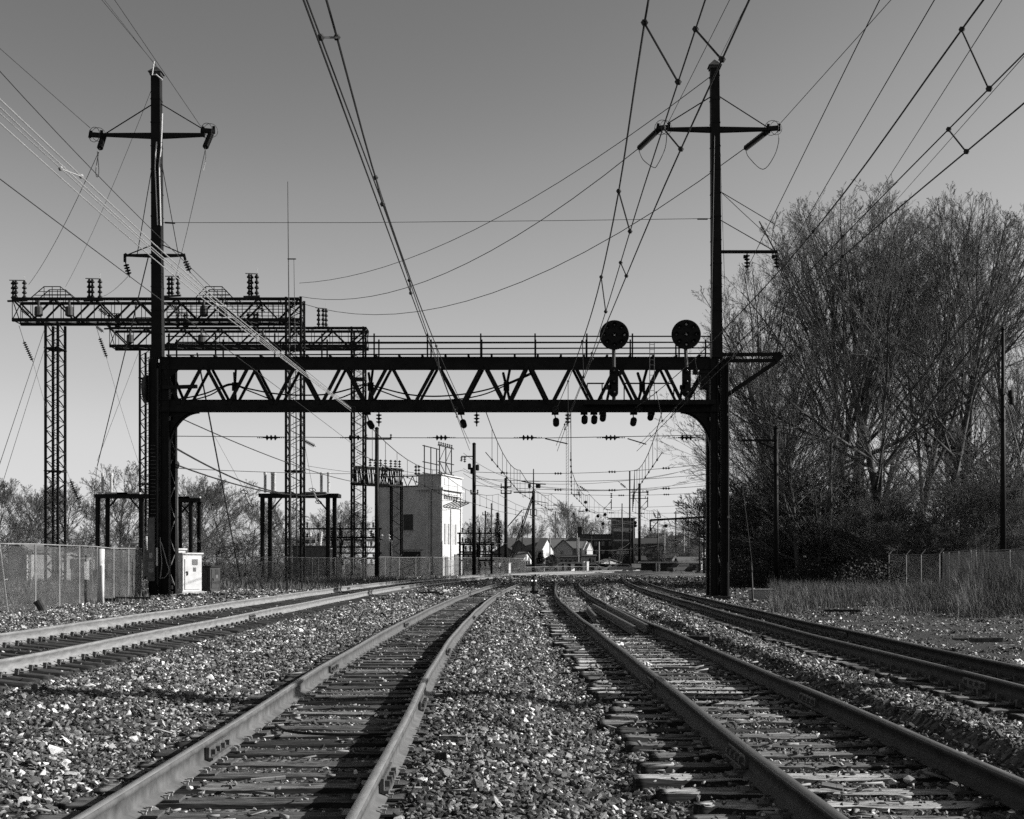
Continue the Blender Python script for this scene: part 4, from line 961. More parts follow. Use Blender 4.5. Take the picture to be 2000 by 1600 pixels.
s2 = empty('substation_portal', (Wx(287, YS2), YS2, 0), 'farther tall lattice portal, its beam ending just above the bridge railing', 'lattice portal', 'lattice portals of the substation')
lat_col(Wx(284, YS2), YS2, 1.05, 1.9, 0, Wz(683, YS2), s2); lat_col(Wx(698, YS2), YS2, 1.1, 2.0, 0, Wz(638, YS2), s2)
zt2, zb2 = Wz(641, YS2), Wz(676, YS2)
lat_beam(Wx(214, YS2), Wx(716, YS2), YS2, 1.8, zb2, zt2, s2, 7)
for a, b_ in ((240, 320), (520, 600)): hump(s2, Wx(a, YS2), Wx(b_, YS2), YS2, zt2, 2.2)
mb = MB()
for k in range(7): mb.box(Wx(345, YS1), Wx(352, YS1)+k*3.4, YS1+2.1, YS1+2.2, zb+.1+k*.01, zb+.16+k*.01) if k == 0 else None
for py in (601, 607, 613, 620): mb.bar((Wx(330, YS1), YS1-.6, Wz(py, YS1)), (Wx(560, YS1), YS1-.6, Wz(py, YS1)), .05, .05)
for px in range(330, 561, 23): mb.bar((Wx(px, YS1), YS1-.6, Wz(622, YS1)), (Wx(px, YS1), YS1-.6, Wz(599, YS1)), .05, .05)
part('gallery_rail', mb, M['lattice'], s1)
s3 = empty('substation_portal', (Wx(735, YS3), YS3, 0), 'low dense lattice portal in front of the pale building', 'lattice portal', 'lattice portals of the substation')
lat_col(Wx(773, 126), 126, 1.0, 1.4, 0, Wz(940, 126), s3, .7, .06)
mb = MB(); nB = 30
for yy, zz in ((YS3, 0), (YS3+2.2, 0)):
    for i in range(nB):
        a = Wx(688, YS3)+(Wx(785, 126)-Wx(688, YS3))*i/nB; b_ = a+rnd.uniform(-.3, .3)
        mb.bar((a, yy+i*.1, Wz(944, YS3)), (b_, yy+i*.1, Wz(911, YS3)), .07, .07)
for z_ in (Wz(944, YS3), Wz(911, YS3)):
    mb.bar((Wx(688, YS3), YS3, z_), (Wx(785, 126), 126, z_), .2, .16); mb.bar((Wx(688, YS3), YS3+2.2, z_), (Wx(788, 128), 128, z_), .2, .16)
part('beam', mb, M['lattice'], s3)
for i, px in enumerate((724, 733, 743, 752, 762, 770, 778)):
    p = Vector((Wx(px, 124), 123.5+i*.3, Wz(911, YS3)+.1)); insul_thing(p, p+Vector((0, 0, .75)), 3, .16, 'stubby insulator on the low dense lattice portal, number %s from the left' % ('one', 'two', 'three', 'four', 'five', 'six', 'seven')[i], 'insulators on the low dense lattice portal', caps=False)
# standing insulator clusters (disconnect switches) on the beams
def cluster(Y, xs_, py0, h, lb):
    e = empty('disconnect_switch', (Wx(xs_[0], Y), Y, Wz(py0, Y)), lb, 'disconnect switch', 'disconnect switches standing on the lattice beams')
    tops = []
    for x in xs_:
        p = Vector((Wx(x, Y), Y+.4+.1*(x % 3), Wz(py0, Y))); mb = MB(); mb.insul(p, p+Vector((0, 0, h)), 4, .19, .07, 10); part('insulator_stack', mb, M['porcelain'], e); tops.append(p+Vector((0, 0, h)))
    mb = MB(); mb.bar(tops[0]-Vector((.3, 0, -.06)), tops[-1]+Vector((.1, 0, .02)), .07, .07); mb.tube([tops[-1], tops[-1]+Vector((.02, 0, .5))], .02, 4); part('contact_blade', mb, M['alu'], e)
    mb = MB(); mb.bar(tops[0]-Vector((.45, 0, h+.1)), tops[-1]-Vector((-.25, 0, h+.05)), .16, .14); part('base_bar', mb, M['steel2'], e)
cluster(YS1, [20, 27, 43], 583, 1.55, 'insulator cluster at the far left end of the nearer lattice beam')
cluster(YS1, [171, 177, 192], 583, 1.65, 'insulator cluster left of the mast on the nearer lattice beam')
cluster(YS1, [326, 332, 345], 574, 1.5, 'insulator cluster just right of the left mast on the nearer beam')
cluster(YS1, [484, 488, 499], 575, 1.75, 'insulator cluster near the right end of the nearer lattice beam')
cluster(YS2, [621, 630, 635], 636, 1.7, 'insulator cluster near the right end of the farther lattice beam')
cluster(YS2, [209, 224, 229], 638, 1.3, 'insulator cluster at the left end of the farther lattice beam')
cluster(YS2, [345, 358, 363], 638, 1.3, 'insulator cluster right behind the left mast on the farther beam')
cluster(YS2, [482, 495, 501], 638, 1.4, 'insulator cluster at the middle of the farther lattice beam')
for i, (px, py, Y) in enumerate(((52, 612, YS1), (204, 612, YS1), (345, 605, YS1), (510, 605, YS1), (198, 646, YS2))):
    p = Vector((Wx(px-6, Y), Y-.5, Wz(py-6, Y))); insul_thing(p, p+Vector((.55, .1, -.45)), 6, .17, 'grey strain insulator leaning on the lattice beams, '+('far left one', 'one left of the mast', 'one right of the mast', 'one near the beam end', 'one at the end of the farther beam')[i], 'strain insulators against the lattice beams', m='steel2' if False else 'porcelain')
for i, (a, b_, Y) in enumerate((((47, 668), (63, 704), 100), ((195, 661), (208, 697), 100), ((138, 940), (153, 975), 100))):
    insul_thing(W(*a, Y), W(*b_, Y), 9, .15, ('slanting insulator string hanging below the far left beam end', 'slanting insulator string hanging beside the farther beam end', 'slanting insulator string in front of the bare trees at left')[i], 'slanting insulator strings')
line(W(37, 636, YS1), W(47, 668, 100), 'short tie above the far left slanting insulator', .02); line(W(187, 635, YS1), W(195, 661, 100), 'short tie above the second slanting insulator', .02)
line(W(64, 706, 100), W(137, 938, 100), 'long thin wire linking two slanting insulators at left', .012, .3)
line(W(208, 699, 100), W(290, 960, 98), 'thin wire running down right from the second slanting insulator', .012, .3)
for i, (px, Y, sgn) in enumerate(((78, YS1, 1), (138, YS1, 1), (400, YS1, 1), (437, YS1, 1), (256, YS2, 1), (395, YS2, 1), (515, YS2, 1))):
    p = Vector((Wx(px, Y), Y-.3, (zt if Y == YS1 else zt2)-.2)); mb = MB(p)
    mb.lathe(p, p-Vector((0, 0, 1.3)), [(0, .09), (.45, .09), (.5, .28), (.6, .32), (1.2, .33), (1.3, .2)], 10)
    top('potential_transformer', mb, M['darkgrey'], 'grey bottle shaped device in the lattice beam, '+('far left one', 'second from the left', 'left one of the pair beyond the mast', 'right one of the pair beyond the mast', 'one at the left of the farther beam', 'middle one of the farther beam', 'right one of the farther beam')[i], 'transformer', 'bottle shaped devices in the lattice beams')
# lightning rods
for a, b_, Y, lb, r_ in ((355, 1095, 102, 'tall thin lightning rod rising above the lattice portals', .10), (505, 1095, 101.5, 'shorter thin rod beside the tall lightning rod', .07)):
    x = 562 if r_ == .10 else 574
    mb = MB((Wx(x, Y), Y, 0)); mb.tube([(Wx(x+6, Y), Y, 0), (Wx(x+4, Y), Y, 14), (Wx(x, Y), Y, Wz(a, Y))], r_, 6, r_*.3); top('lightning_rod', mb, M['steel2'], lb, 'lightning rod')
mb = MB(W(562, 506, 102)); mb.bar(W(562, 506, 101.8), W(578, 506, 101.5), .08, .08); top('rod_clamp', mb, M['steel2'], 'short clamp joining the two lightning rods', 'clamp')

# small tubular frames with bushings
def frame(px0, px1, pyt, Y, lb, bush, w=16):
    e = empty('bus_support_frame', (Wx(px0, Y), Y, 0), lb, 'support frame', 'rectangular support frames of the substation')
    for a in (px0, px1):
        for d in (0, 1.6):
            mb = MB(); x = Wx(a, Y)+(w*.5*Y/F if d else 0); mb.box(x-.17, x+.17, Y+d, Y+d+.3, 0, Wz(pyt, Y)-.003*d); mb.box(x-.1, x+.1, Y+d-.05, Y+d, 0, Wz(pyt, Y)-.1); part('leg', mb, M['lattice'], e)
    mb = MB(); xa, xb = Wx(px0, Y)-.3, Wx(px1+w, Y)+.2; mb.box(xa, xb, Y-.1, Y+2, Wz(pyt+5, Y), Wz(pyt-2, Y)); part('top_beam', mb, M['lattice'], e)
    mb = MB(); mb.box(xa+1, xa+3, Y-.2, Y+.3, Wz(pyt-2, Y), Wz(pyt-5, Y)); mb.box(xb-3, xb-1, Y-.2, Y+.3, Wz(pyt-2, Y), Wz(pyt-5, Y)); part('base_plate', mb, M['palegrey'], e)
    for a, s_ in ((px0+w, 1), (px1, -1)):
        mb = MB(); mb.bar((Wx(a, Y), Y, Wz(pyt+32, Y)), (Wx(a+s_*24, Y), Y, Wz(pyt+4, Y)), .12, .12); part('corner_brace', mb, M['lattice'], e)
    for x in bush:
        p = Vector((Wx(x, Y), Y+.2, Wz(pyt-4, Y))); mb = MB(); mb.insul(p, p+Vector((0, 0, 1.55)), 14, .13, .09, 8); mb.lathe(p+Vector((0, 0, 1.55)), p+Vector((0, 0, 1.8)), [(0, .14), (.18, .15), (.22, .04)], 8); part('bushing', mb, M['porcelain_pale'], e)
frame(190, 276, 967, 112, 'steel support frame left of the left mast with two pale bushings', [199, 216])
frame(512, 640, 966, 110, 'steel support frame around the right lattice column with pale bushings', [517, 531, 535, 627, 641])
frame(334, 372, 975, 118, 'narrow dark support frame behind the white cabinets', [])
for i, (a, b_, Y) in enumerate((((478, 962), (488, 985), 90), ((611, 958), (621, 980), 90))):
    e = insul_thing(W(*a, Y), W(*b_, Y), 8, .09, ('pale slanting insulator with rings in front of the bare trees', 'pale slanting insulator with rings beside the substation frame')[i], 'pale ringed insulators', m='porcelain_pale')
    mb = MB(); mb.ring(W(a[0]-1, a[1]-1, Y), (.1, .5, 1), .24, .025, 12, 4); mb.ring(W(b_[0]+1, b_[1]+1, Y), (.1, .5, 1), .22, .025, 12, 4); part('grading_ring', mb, M['steel2'], e)
    line(W(a[0]-60+i*20, 850 if i == 0 else 740, Y), W(a[0], a[1]-3, Y), 'thin lead above the '+('left', 'right')[i]+' pale slanting insulator', .012)
insul_thing(W(596, 862, 108), W(614, 871, 108), 8, .17, 'slanted strain insulator beside the right lattice column', 'strain insulators of the substation')
# transformers and switchgear behind the fence
def transformer(px, Y, w, h, lb, n_b=3, pale=False):
    x = Wx(px, Y); e = empty('power_transformer', (x, Y, 0), lb, 'transformer', 'transformers behind the fence')
    mb = MB(); mb.box(x-w/2, x+w/2, Y, Y+2, .3, h); mb.box(x-w/2-.15, x+w/2+.15, Y-.12, Y+2.12, h, h+.12); part('tank', mb, M['midgrey' if not pale else 'palegrey'], e)
    mb = MB()
    for k in range(7): mb.box(x+w/2+.05, x+w/2+.75, Y+.1+k*.26, Y+.22+k*.26, .5, h-.2)
    part('radiator', mb, M['palegrey'], e)
    mb = MB(); mb.tube([(x-w*.4, Y+1, h+.6), (x+w*.15, Y+1, h+.6)], .28, 10); mb.box(x-w*.3, x-w*.25, Y+.9, Y+1.1, h, h+.5); part('conservator', mb, M['midgrey'], e)
    for k in range(n_b):
        p = Vector((x-w*.3+k*w*.3, Y+.6, h+.1)); mb = MB(); mb.insul(p, p+Vector((.12*(k-1), 0, 1.3)), 8, .13, .08, 8); part('bushing', mb, M['porcelain_pale'], e)
transformer(604, 116, 3.0, 3.0, 'pale finned transformer behind the open gate right of the lattice column')
transformer(632, 125, 2.2, 2.2, 'smaller grey transformer between the two right lattice columns', 2)
transformer(300, 118, 2.4, 2.6, 'grey transformer half hidden behind the left leg of the bridge', 1)
def busrack(px0, px1, pyt, Y, lb, n=5):
    e = empty('bus_rack', (Wx(px0, Y), Y, 0), lb, 'bus rack', 'low bus racks of the substation')
    x0, x1 = Wx(px0, Y), Wx(px1, Y); zt_ = Wz(pyt, Y)
    for k in range(3):
        x = x0+(x1-x0)*k/2; mb = MB(); mb.box(x-.12, x+.12, Y, Y+.24, 0, zt_); part('post', mb, M['lattice'], e)
    for f in (1, .78, .52):
        mb = MB(); mb.bar((x0-.3, Y-.05, zt_*f-.1), (x1+.3, Y-.05, zt_*f-.1), .2, .16); part('crossbar', mb, M['lattice'], e)
    for k in range(n):
        x = x0+(x1-x0)*(k+.5)/n
        for f in (1, .78):
            mb = MB(); mb.insul((x, Y-.2, zt_*f), (x, Y-.2, zt_*f+.55), 3, .15, .06, 8); part('insulator', mb, M['porcelain'], e)
        mb = MB(); mb.insul((x, Y-.2, zt_*.52-.2), (x+.1, Y-.2, zt_*.52-.75), 3, .14, .05, 8); part('insulator', mb, M['porcelain'], e)
busrack(590, 740, 1031, 128, 'dark bus rack between the lattice columns left of the building', 7)
busrack(640, 735, 1048, 118, 'lower dark bus rack with short insulators left of the building', 5)
busrack(898, 975, 1040, 150, 'dark bus rack right of the pale building', 7)
busrack(905, 960, 1062, 140, 'low bus rack with many short insulators beside the dark pole', 6)
mb = MB(W(705, 1056, 112)); mb.bar(W(712, 1056, 112), W(766, 1057, 112), .14, .14)
for x in (739, 765): mb.bar(W(x, 1056, 112), W(x, 1125, 112), .08, .08)
top('pale_bus_bar', mb, M['white'], 'pale horizontal bar on thin posts in front of the low lattice portal', 'bus bar')
for i, x in enumerate((746, 760)): insul_thing(W(x, 1055, 112), W(x, 1043, 112), 2, .14, ('left', 'right')[i]+' small pale insulator standing on the pale bar', 'small pale insulators', m='porcelain_pale')

# ---------------------------------------------------------------- pale substation building
th = math.atan2(7, 2.1)
cor = Vector((Wx(862, 150), 150, 0)); ur = Vector((math.cos(th), math.sin(th), 0)); ul = Vector((-math.sin(th), math.cos(th), 0))
bld = empty('substation_building', cor, 'tall flat roofed building with a dark side and a blazing white side wall', 'building', None)
Rz = Matrix.Rotation(math.atan2(ur.y, ur.x)-math.pi/2, 4, 'Z')     # local: +y runs along the lit wall, -x along the shaded wall
def lb_part(name, boxes, m, parent=bld):
    mb = MB()
    for b_ in boxes: mb.box(*b_)
    mb.v = [tuple(Rz @ Vector(v)) for v in mb.v]; return mb.build(name, m, parent)
LW = 7.3; LL = 8.2; HM = Wz(950, 150); HT = Wz(928, 150)
M['shadewall'] = mat('shaded_render', 0.30, 0.9, 0.15, .8)  # unused copy of the wall render, darkened for its shaded side
lb_part('wall', [(-LL, -.02, 0, LW, 0, HM)], M['concrete']); 
lb_part('parapet', [(-2.9, .02, -.04, LW+.04, HM+.002, HT), (-3.1, .3, -.3, LW+.3, HM-.38, HM-.12), (-3.05, .22, -.2, LW+.2, HT, HT+.14), (.0, .16, -.02, LW+.1, HM-1.0, HM-.9), (.0, .12, -.02, LW+.06, Wz(990, 150), Wz(989, 150)), (.0, .1, 0, .5, 0, HM-.5), (.0, .1, LW-.5, LW, 0, HM-.5), (.0, .1, 3.2, 3.6, 0, Wz(992, 150))], M['concrete'])
lb_part('side_coping', [(-LL-.08, -2.95, -.08, LW+.08, HM+.003, HM+.15)], M['midgrey'])
lb_part('dentil_band', [(-2.9+k*.3, -2.75+k*.3, -.09, -.02, HM-.62, HM-.45) for k in range(10)]+[(-2.95, .05, -.1, -.02, HM-.44, HM-.36)], M['concrete'])
lb_part('sign_panel', [(.02, .08, .9, LW-1.2, HM+.25, HT-.25)], M['concrete'])
lb_part('vent_slot', [(-.005, .03, .9+k*.62, 1.2+k*.62, Wz(974, 150), Wz(963, 150)) for k in range(8)], M['black'])
awn = MB()
for k in range(6):
    y = .9+k*1.05; awn.bar(Rz @ Vector((0, y, Wz(987, 150))), Rz @ Vector((1.3, y, Wz(979, 150))), .1, .1)
awn.bar(Rz @ Vector((1.25, .7, Wz(979, 150)+.06)), Rz @ Vector((1.25, 6.4, Wz(979, 150)+.06)), .12, .1); awn.build('wall_bracket', M['steel'], bld)
lb_part('window', [(-4.75, -3.55, -.05, .0, Wz(1035, 150), Wz(1004, 150))], M['darkgrey'])
lb_part('door', [(-5.1, -2.6, -.05, 0, 0, Wz(1077, 150))], M['black'])
lb_part('door_arch', [(-5.4, -2.3, -.07, -.055, Wz(1075, 150), Wz(1073.5, 150))], M['midgrey'])
lb_part('window_sill', [(-4.85, -3.45, -.14, -.05, Wz(1036.5, 150), Wz(1035, 150))], M['palegrey'])
lb_part('wall_pilaster', [(-1.9, -1.6, -.06, 0, 0, HM-.7), (-.35, -.02, -.06, 0, 0, HM-.7), (-LL+.02, -LL+.4, -.06, 0, 0, HM-.1), (-5.9, -5.6, -.06, 0, 0, HM-.1)], M['concrete'])
lb_part('side_door', [(.03, .1, 1.2, 2.2, 0, 2.3), (.03, .1, 4.6, 6.3, 0, 2.6)], M['midgrey'])
lb_part('tall_window', [(.02, .06, 1.1+k*1.25, 1.7+k*1.25, Wz(1062, 150), Wz(1022, 150)) for k in range(4)], M['palegrey'])
lb_part('downspout', [(-1.3, -1.22, -.1, -.02, 0, HM-.7)], M['midgrey'])
lb_part('wall_lamp', [(-4.2, -4.0, -.3, -.05, Wz(1045, 150), Wz(1041, 150))], M['white'])
lb_part('base_stain', [(-.01, .025, 0, LW, 0, 1.9)], M['palegrey'])
rf = MB(); zr = HT+.1
def RL(x, y, z_): return Rz @ Vector((x, y, z_))
Hm = Wz(868, 150)
for x, y in ((-.3, .2), (-.3, 2.4), (-.3, 4.4), (-2.2, .2), (-2.2, 2.4), (-2.2, 4.4)): rf.bar(RL(x, y, zr), RL(x, y, Hm-(.02*y)), .12, .12)
for z_ in (zr+.2, zr+1.5, Hm-.1):
    rf.bar(RL(-.3, -.3, z_), RL(-.3, 5.2, z_), .12, .1); rf.bar(RL(-2.2, -.3, z_), RL(-2.2, 5.2, z_), .1, .1)
for y in (.2, 2.4): rf.bar(RL(-.3, y, zr+1.5), RL(-.3, y+2, zr+.2), .07, .07); rf.bar(RL(-.3, y, zr+1.6), RL(-.3, y+2.1, Hm-.1), .05, .05)
rf.build('roof_frame', M['lattice'], bld)
ins = MB()
for k in range(7): ins.insul(RL(-.3, k*.75, Hm-.05), RL(-.3, k*.75, Hm+.35), 2, .13)
for k in range(4): ins.insul(RL(-3.4-(k // 2)*4.2+(k % 2)*.4, .5, HM+.1+(1.3 if k < 2 else 1.3)), RL(-3.4-(k // 2)*4.2+(k % 2)*.4, .5, HM+2.6), 3, .18)
ins.build('roof_insulator', M['porcelain'], bld)
rb = MB()
for z_ in (HM+.1, HM+1.3): rb.bar(RL(-8, .5, z_), RL(-3.1, .5, z_), .14, .12)
for k in range(5):
    rb.bar(RL(-8+k*1.2, .5, HM+.1), RL(-7.4+k*1.2, .5, HM+1.3), .08, .08); rb.bar(RL(-7.4+k*1.2, .5, HM+1.3), RL(-6.9+k*1.2, .5, HM+.1), .08, .08)
rb.build('roof_truss', M['lattice'], bld)

# ---------------------------------------------------------------- poles
def pole(px, pyt, Y, r, lb, arms=(), m='steel', group='dark poles beyond the bridge', rb=None, base=0.0, name='utility_pole', extra=None):
    x = Wx(px, Y); e = empty(name, (x, Y, base), lb, 'pole', group)
    mb = MB(); mb.tube([(x, Y, base-.3), (x, Y, Wz(pyt, Y))], rb or r*1.25, 12, r); mb.lathe((x, Y, Wz(pyt, Y)), (x, Y, Wz(pyt, Y)+.2), [(0, r*1.2), (.1, r*1.1), (.18, r*.3)], 10)
    part('shaft', mb, M[m], e, True)
    for (a, b_, py, n) in arms:
        mb = MB(); mb.bar((Wx(a, Y), Y-r-.06, Wz(py, Y)), (Wx(b_, Y), Y-r-.06, Wz(py, Y)), .11, .13); c_ = part('crossarm', mb, M[m], e)
        for k in range(n):
            xx = Wx(a+(b_-a)*(k+.5)/n if n > 2 else (a+1 if k == 0 else b_-1), Y); mb = MB(); mb.insul((xx, Y-r-.06, Wz(py, Y)+.06), (xx, Y-r-.06, Wz(py, Y)+.42), 2, .11, .04, 6); part('insulator', mb, M['porcelain'], c_)
    if extra: extra(e, x, Y)
    return e
pole(736, 838, 110, .16, 'slim dark pole in front of the low dense lattice portal', [(715, 765, 858, 2)])
def p2x(e, x, Y):
    mb = MB(); mb.bar((Wx(901, Y), Y-.3, Wz(892, Y)), (x, Y-.3, Wz(892, Y)), .1, .1); mb.insul((Wx(908, Y), Y-.3, Wz(893, Y)), (Wx(908, Y), Y-.3, Wz(904, Y)), 3, .15); mb.insul((Wx(902, Y), Y-.3, Wz(893, Y)), (Wx(901, Y), Y-.3, Wz(902, Y)), 3, .15)
    for dx, py in ((-.45, 910), (-.2, 918), (.35, 912)): mb.lathe((x+dx, Y-.4, Wz(py+8, Y)), (x+dx, Y-.4, Wz(py-4, Y)), [(0, .1), (.05, .17), (.55, .17), (.62, .08)], 8)
    part('arm_hardware', mb, M['steel'], e)
pole(926, 868, 128, .17, 'tallest thick dark pole just right of the pale building', [(919, 934, 965, 2)], extra=p2x)
pole(988, 936, 160, .19, 'thick dark pole with two short crossarms right of the tallest one', [(978, 999, 951, 2), (978, 999, 964, 2)])
def p4x(e, x, Y):
    mb = MB(); mb.bar((Wx(1018, Y), Y-.2, Wz(940, Y)), (x, Y-.2, Wz(945, Y)), .16, .16); mb.bar((x, Y-.2, Wz(945, Y)), (Wx(1066, Y), Y-.2, Wz(946, Y)), .16, .16)
    for px in (1034, 1049, 1053): mb.lathe((Wx(px, Y), Y-.4, Wz(954, Y)), (Wx(px, Y), Y-.4, Wz(945, Y)), [(0, .12), (.1, .22), (.6, .22), (.7, .1)], 8)
    mb.bar((Wx(1003, Y), Y-.2, Wz(962, Y)), (x, Y-.2, Wz(962, Y)), .16, .16); mb.bar((Wx(1021, Y), Y-.2, Wz(968, Y)), (Wx(1022, Y), Y-.2, Wz(972, Y)), .1, .1)
    mb.bar((x, Y-.2, Wz(978, Y)), (Wx(1070, Y), Y-.2, Wz(983, Y)), .1, .1); mb.bar((Wx(1021, Y), Y-.2, Wz(995, Y)), (Wx(1047, Y), Y-.2, Wz(995, Y)), .12, .12)
    part('crossarms' if False else 'arm_hardware', mb, M['steel'], e)
    mb = MB()
    for px in (1036, 1048): mb.bar((Wx(px, Y), Y-.5, Wz(995, Y)), (Wx(px, Y), Y-.5, Wz(1006, Y)), .1, .1)
    mb.bar((Wx(1036, Y), Y-.5, Wz(1007, Y)), (Wx(1048, Y), Y-.5, Wz(1007, Y)), .12, .12); part('cage', mb, M['steel'], e)
    for a, b_ in (((1040, 968), (988+5, 1098)), ((1040, 975), (995, 1105)), ((1020, 996), (992, 1028))):
        mb = MB(); mb.tube([W(*a, Y), W(*b_, Y)], .09, 5); part('stay', mb, M['steel2'], e)
pole(1042, 960, 195, .24, 'dark pole with wide cross pieces and stays near the centre', extra=p4x)
mb = MB(W(1042, 916, 195)); mb.tube([W(1042, 960, 195), W(1042, 916, 195)], .12, 6, .08); top('pole_finial', mb, M['steel'], 'thin rod rising from the top of the stayed pole near the centre', 'rod')
pole(1230, 922, 225, .13, 'thin dark pole left of the thick one with two crossarms at right of centre', [])
pole(1249, 946, 235, .24, 'thick dark pole with two crossarms at right of centre', [(1231, 1266, 962, 5), (1231, 1266, 974, 3)])
pole(1236, 1015, 230, .2, 'short dark pole between the thin and thick poles at right of centre')
pole(1375, 960, 200, .12, 'thin pole close to the right leg of the bridge', [(1360, 1385, 884+20, 0)] if False else [])
pole(1366, 992, 210, .09, 'short thin pole left of the thin one beside the right leg', [])
def p9x(e, x, Y):
    mb = MB(); mb.bar((Wx(1447, Y), Y-.25, Wz(861, Y)), (x, Y-.25, Wz(861, Y)), .1, .12); mb.bar((Wx(1478, Y), Y-.25, Wz(863, Y)), (x, Y-.25, Wz(880, Y)), .08, .1)
    mb.insul((Wx(1478, Y), Y-.25, Wz(860, Y)), (Wx(1478, Y), Y-.25, Wz(853, Y)), 2, .08); mb.insul((Wx(1441, Y), Y-.25, Wz(861, Y)), (Wx(1441, Y), Y-.25, Wz(854, Y)), 2, .08); mb.bar((Wx(1502, Y), Y-.25, Wz(908, Y)), (x, Y-.25, Wz(908, Y)), .1, .1)
    part('side_arm', mb, M['steel'], e)
pole(1515.5, 838, 78, .14, 'black pole with a thin side arm standing in front of the woods', extra=p9x, group='poles in front of the woods')
def p10x(e, x, Y):
    mb = MB()
    for dx, py in ((-.15, 768), (.3, 772), (.35, 785)): mb.lathe((x+dx, Y-.3, Wz(py+7, Y)), (x+dx, Y-.3, Wz(py-5, Y)), [(0, .08), (.05, .14), (.36, .14), (.42, .06)], 8)
    mb.bar((x-.3, Y-.2, Wz(822, Y)), (x, Y-.2, Wz(822, Y)), .08, .14); part('pole_hardware', mb, M['steel'], e)
pole(1959, 645, 68, .085, 'bare pole with small devices at the right edge above the fence', extra=p10x, group='poles in front of the woods', rb=.17)
for i, (a, b_) in enumerate((((1966, 790), (2010, 960)), ((1968, 788), (2020, 900)))): line(W(*a, 68), W(*b_, 64), ('steeper', 'flatter')[i]+' guy wire of the bare pole at the right edge', .02)
# cantilever bracket arm reaching in from the right
cb = empty('bracket_arm', (Wx(1400, 130), 130, 0), 'dark cantilever arm reaching left from behind the right leg of the bridge', 'bracket arm')
mb = MB(); Y = 130; mb.bar(W(1270, 1016, Y), W(1400, 1009, Y), .17, .2); part('arm', mb, M['steel'], cb)
mb = MB(); mb.bar(W(1270, 1016, Y), W(1270, 1037, Y), .14, .14); mb.bar(W(1286, 1017, Y), W(1271, 1035, Y), .08, .08); part('end_post', mb, M['steel'], cb)
mb = MB(); mb.tube([W(1400, 900, Y), W(1400, 1130, Y)], .2, 8); part('post', mb, M['steel'], cb)
# slender radio tower
rt = MB((Wx(1108, 420), 420, 0)); Y = 420
for s_ in (-1, 1):
    for t in (-1, 1): rt.bar((Wx(1108, Y)+s_*.35, Y+t*.35, 0), (Wx(1108, Y)+s_*.35, Y+t*.35, Wz(806, Y)), .09, .09)
for k in range(48): rt.bar((Wx(1108, Y)-.35, Y-.35, k), (Wx(1108, Y)+.35, Y-.35, k+1), .06, .06)
top('radio_tower', rt, M['steel2'], 'faint slender radio tower rising behind the houses', 'radio tower')
# cross spans beyond
for i, (a, b_, Y, n) in enumerate((((926, 922), (1395, 905), 128, 4), ((926, 948), (1395, 948), 128, 4), ((988, 958), (1380, 962), 165, 4), ((1042, 992), (1380, 1000), 200, 5), ((926, 935), (1395, 925), 130, 0), ((1042, 950), (1249, 955), 200, 0), ((1042, 985), (1380, 985), 200, 0), ((905, 880+40), (1042, 945), 170, 0))):
    lbn = ('highest', 'second', 'third', 'lowest beaded', 'upper plain', 'short', 'lower plain', 'leftmost')[i]
    A_, B__ = W(*a, Y), W(*b_, Y); mb = MB(A_); mb.tube(sagline(A_, B__, .5, 14), .025, 4); top('span_wire', mb, M['wire'], lbn+' of the thin cross wires strung over the tracks beyond the bridge', 'span wire', 'cross wires beyond the bridge')
    for k in range(n):
        t = (k+.6)/n*.9; c_ = sagline(A_, B__, .5, 40)[int(t*40)]
        insul_thing(c_-Vector((.4, 0, 0)), c_+Vector((.4, 0, 0)), 3, .13, ('first', 'second', 'third', 'fourth', 'fifth')[k]+' insulator from the left on the '+lbn+' cross wire beyond the bridge', 'insulators on far cross wires', caps=False)
for i, (px, py) in enumerate(((1144, 981), (1146, 996), (1182, 1005), (1168, 1008), (1178, 1023), (1241, 1021), (1241, 1027), (1301, 1027))):
    c_ = W(px, py, 150); mb = MB(c_); mb.lathe(c_, c_+Vector((0, .3, 0)), [(0, .05), (.05, .2), (.2, .2), (.3, .05)], 10); top('insulator', mb, M['porcelain'], 'small dark round insulator above the distant houses, '+('highest of all', 'second highest', 'right one of the level pair', 'left one of the level pair', 'lone low one', 'upper one beside the thick pole', 'lower one beside the thick pole', 'one under the bracket arm')[i], 'insulator', 'small round insulators above the distant houses')
for i, (a, b_) in enumerate((((1125, 945), (1150, 962)), ((1128, 955), (1134, 973)), ((1207, 940), (1225, 955)), ((1275, 998), (1281, 1012)), ((1283, 995), (1290, 1010)), ((1116, 1000), (1124, 1008)))):
    A_, B__ = W(*a, 150), W(*b_, 150); d_ = (B__-A_); insul_thing(A_+d_*.3, A_+d_*.8, 4, .16, 'slanting strain insulator in the distant wires, '+('upper left long one', 'lower left one', 'one left of the thin pole', 'left one above the bracket arm', 'right one above the bracket arm', 'one left of the round insulators')[i], 'far slanting insulators', caps=False); line(A_, B__, 'short slanting lead beside the '+('upper left', 'lower left', 'thin pole', 'left bracket', 'right bracket', 'lowest')[i]+' distant strain insulator', .03)
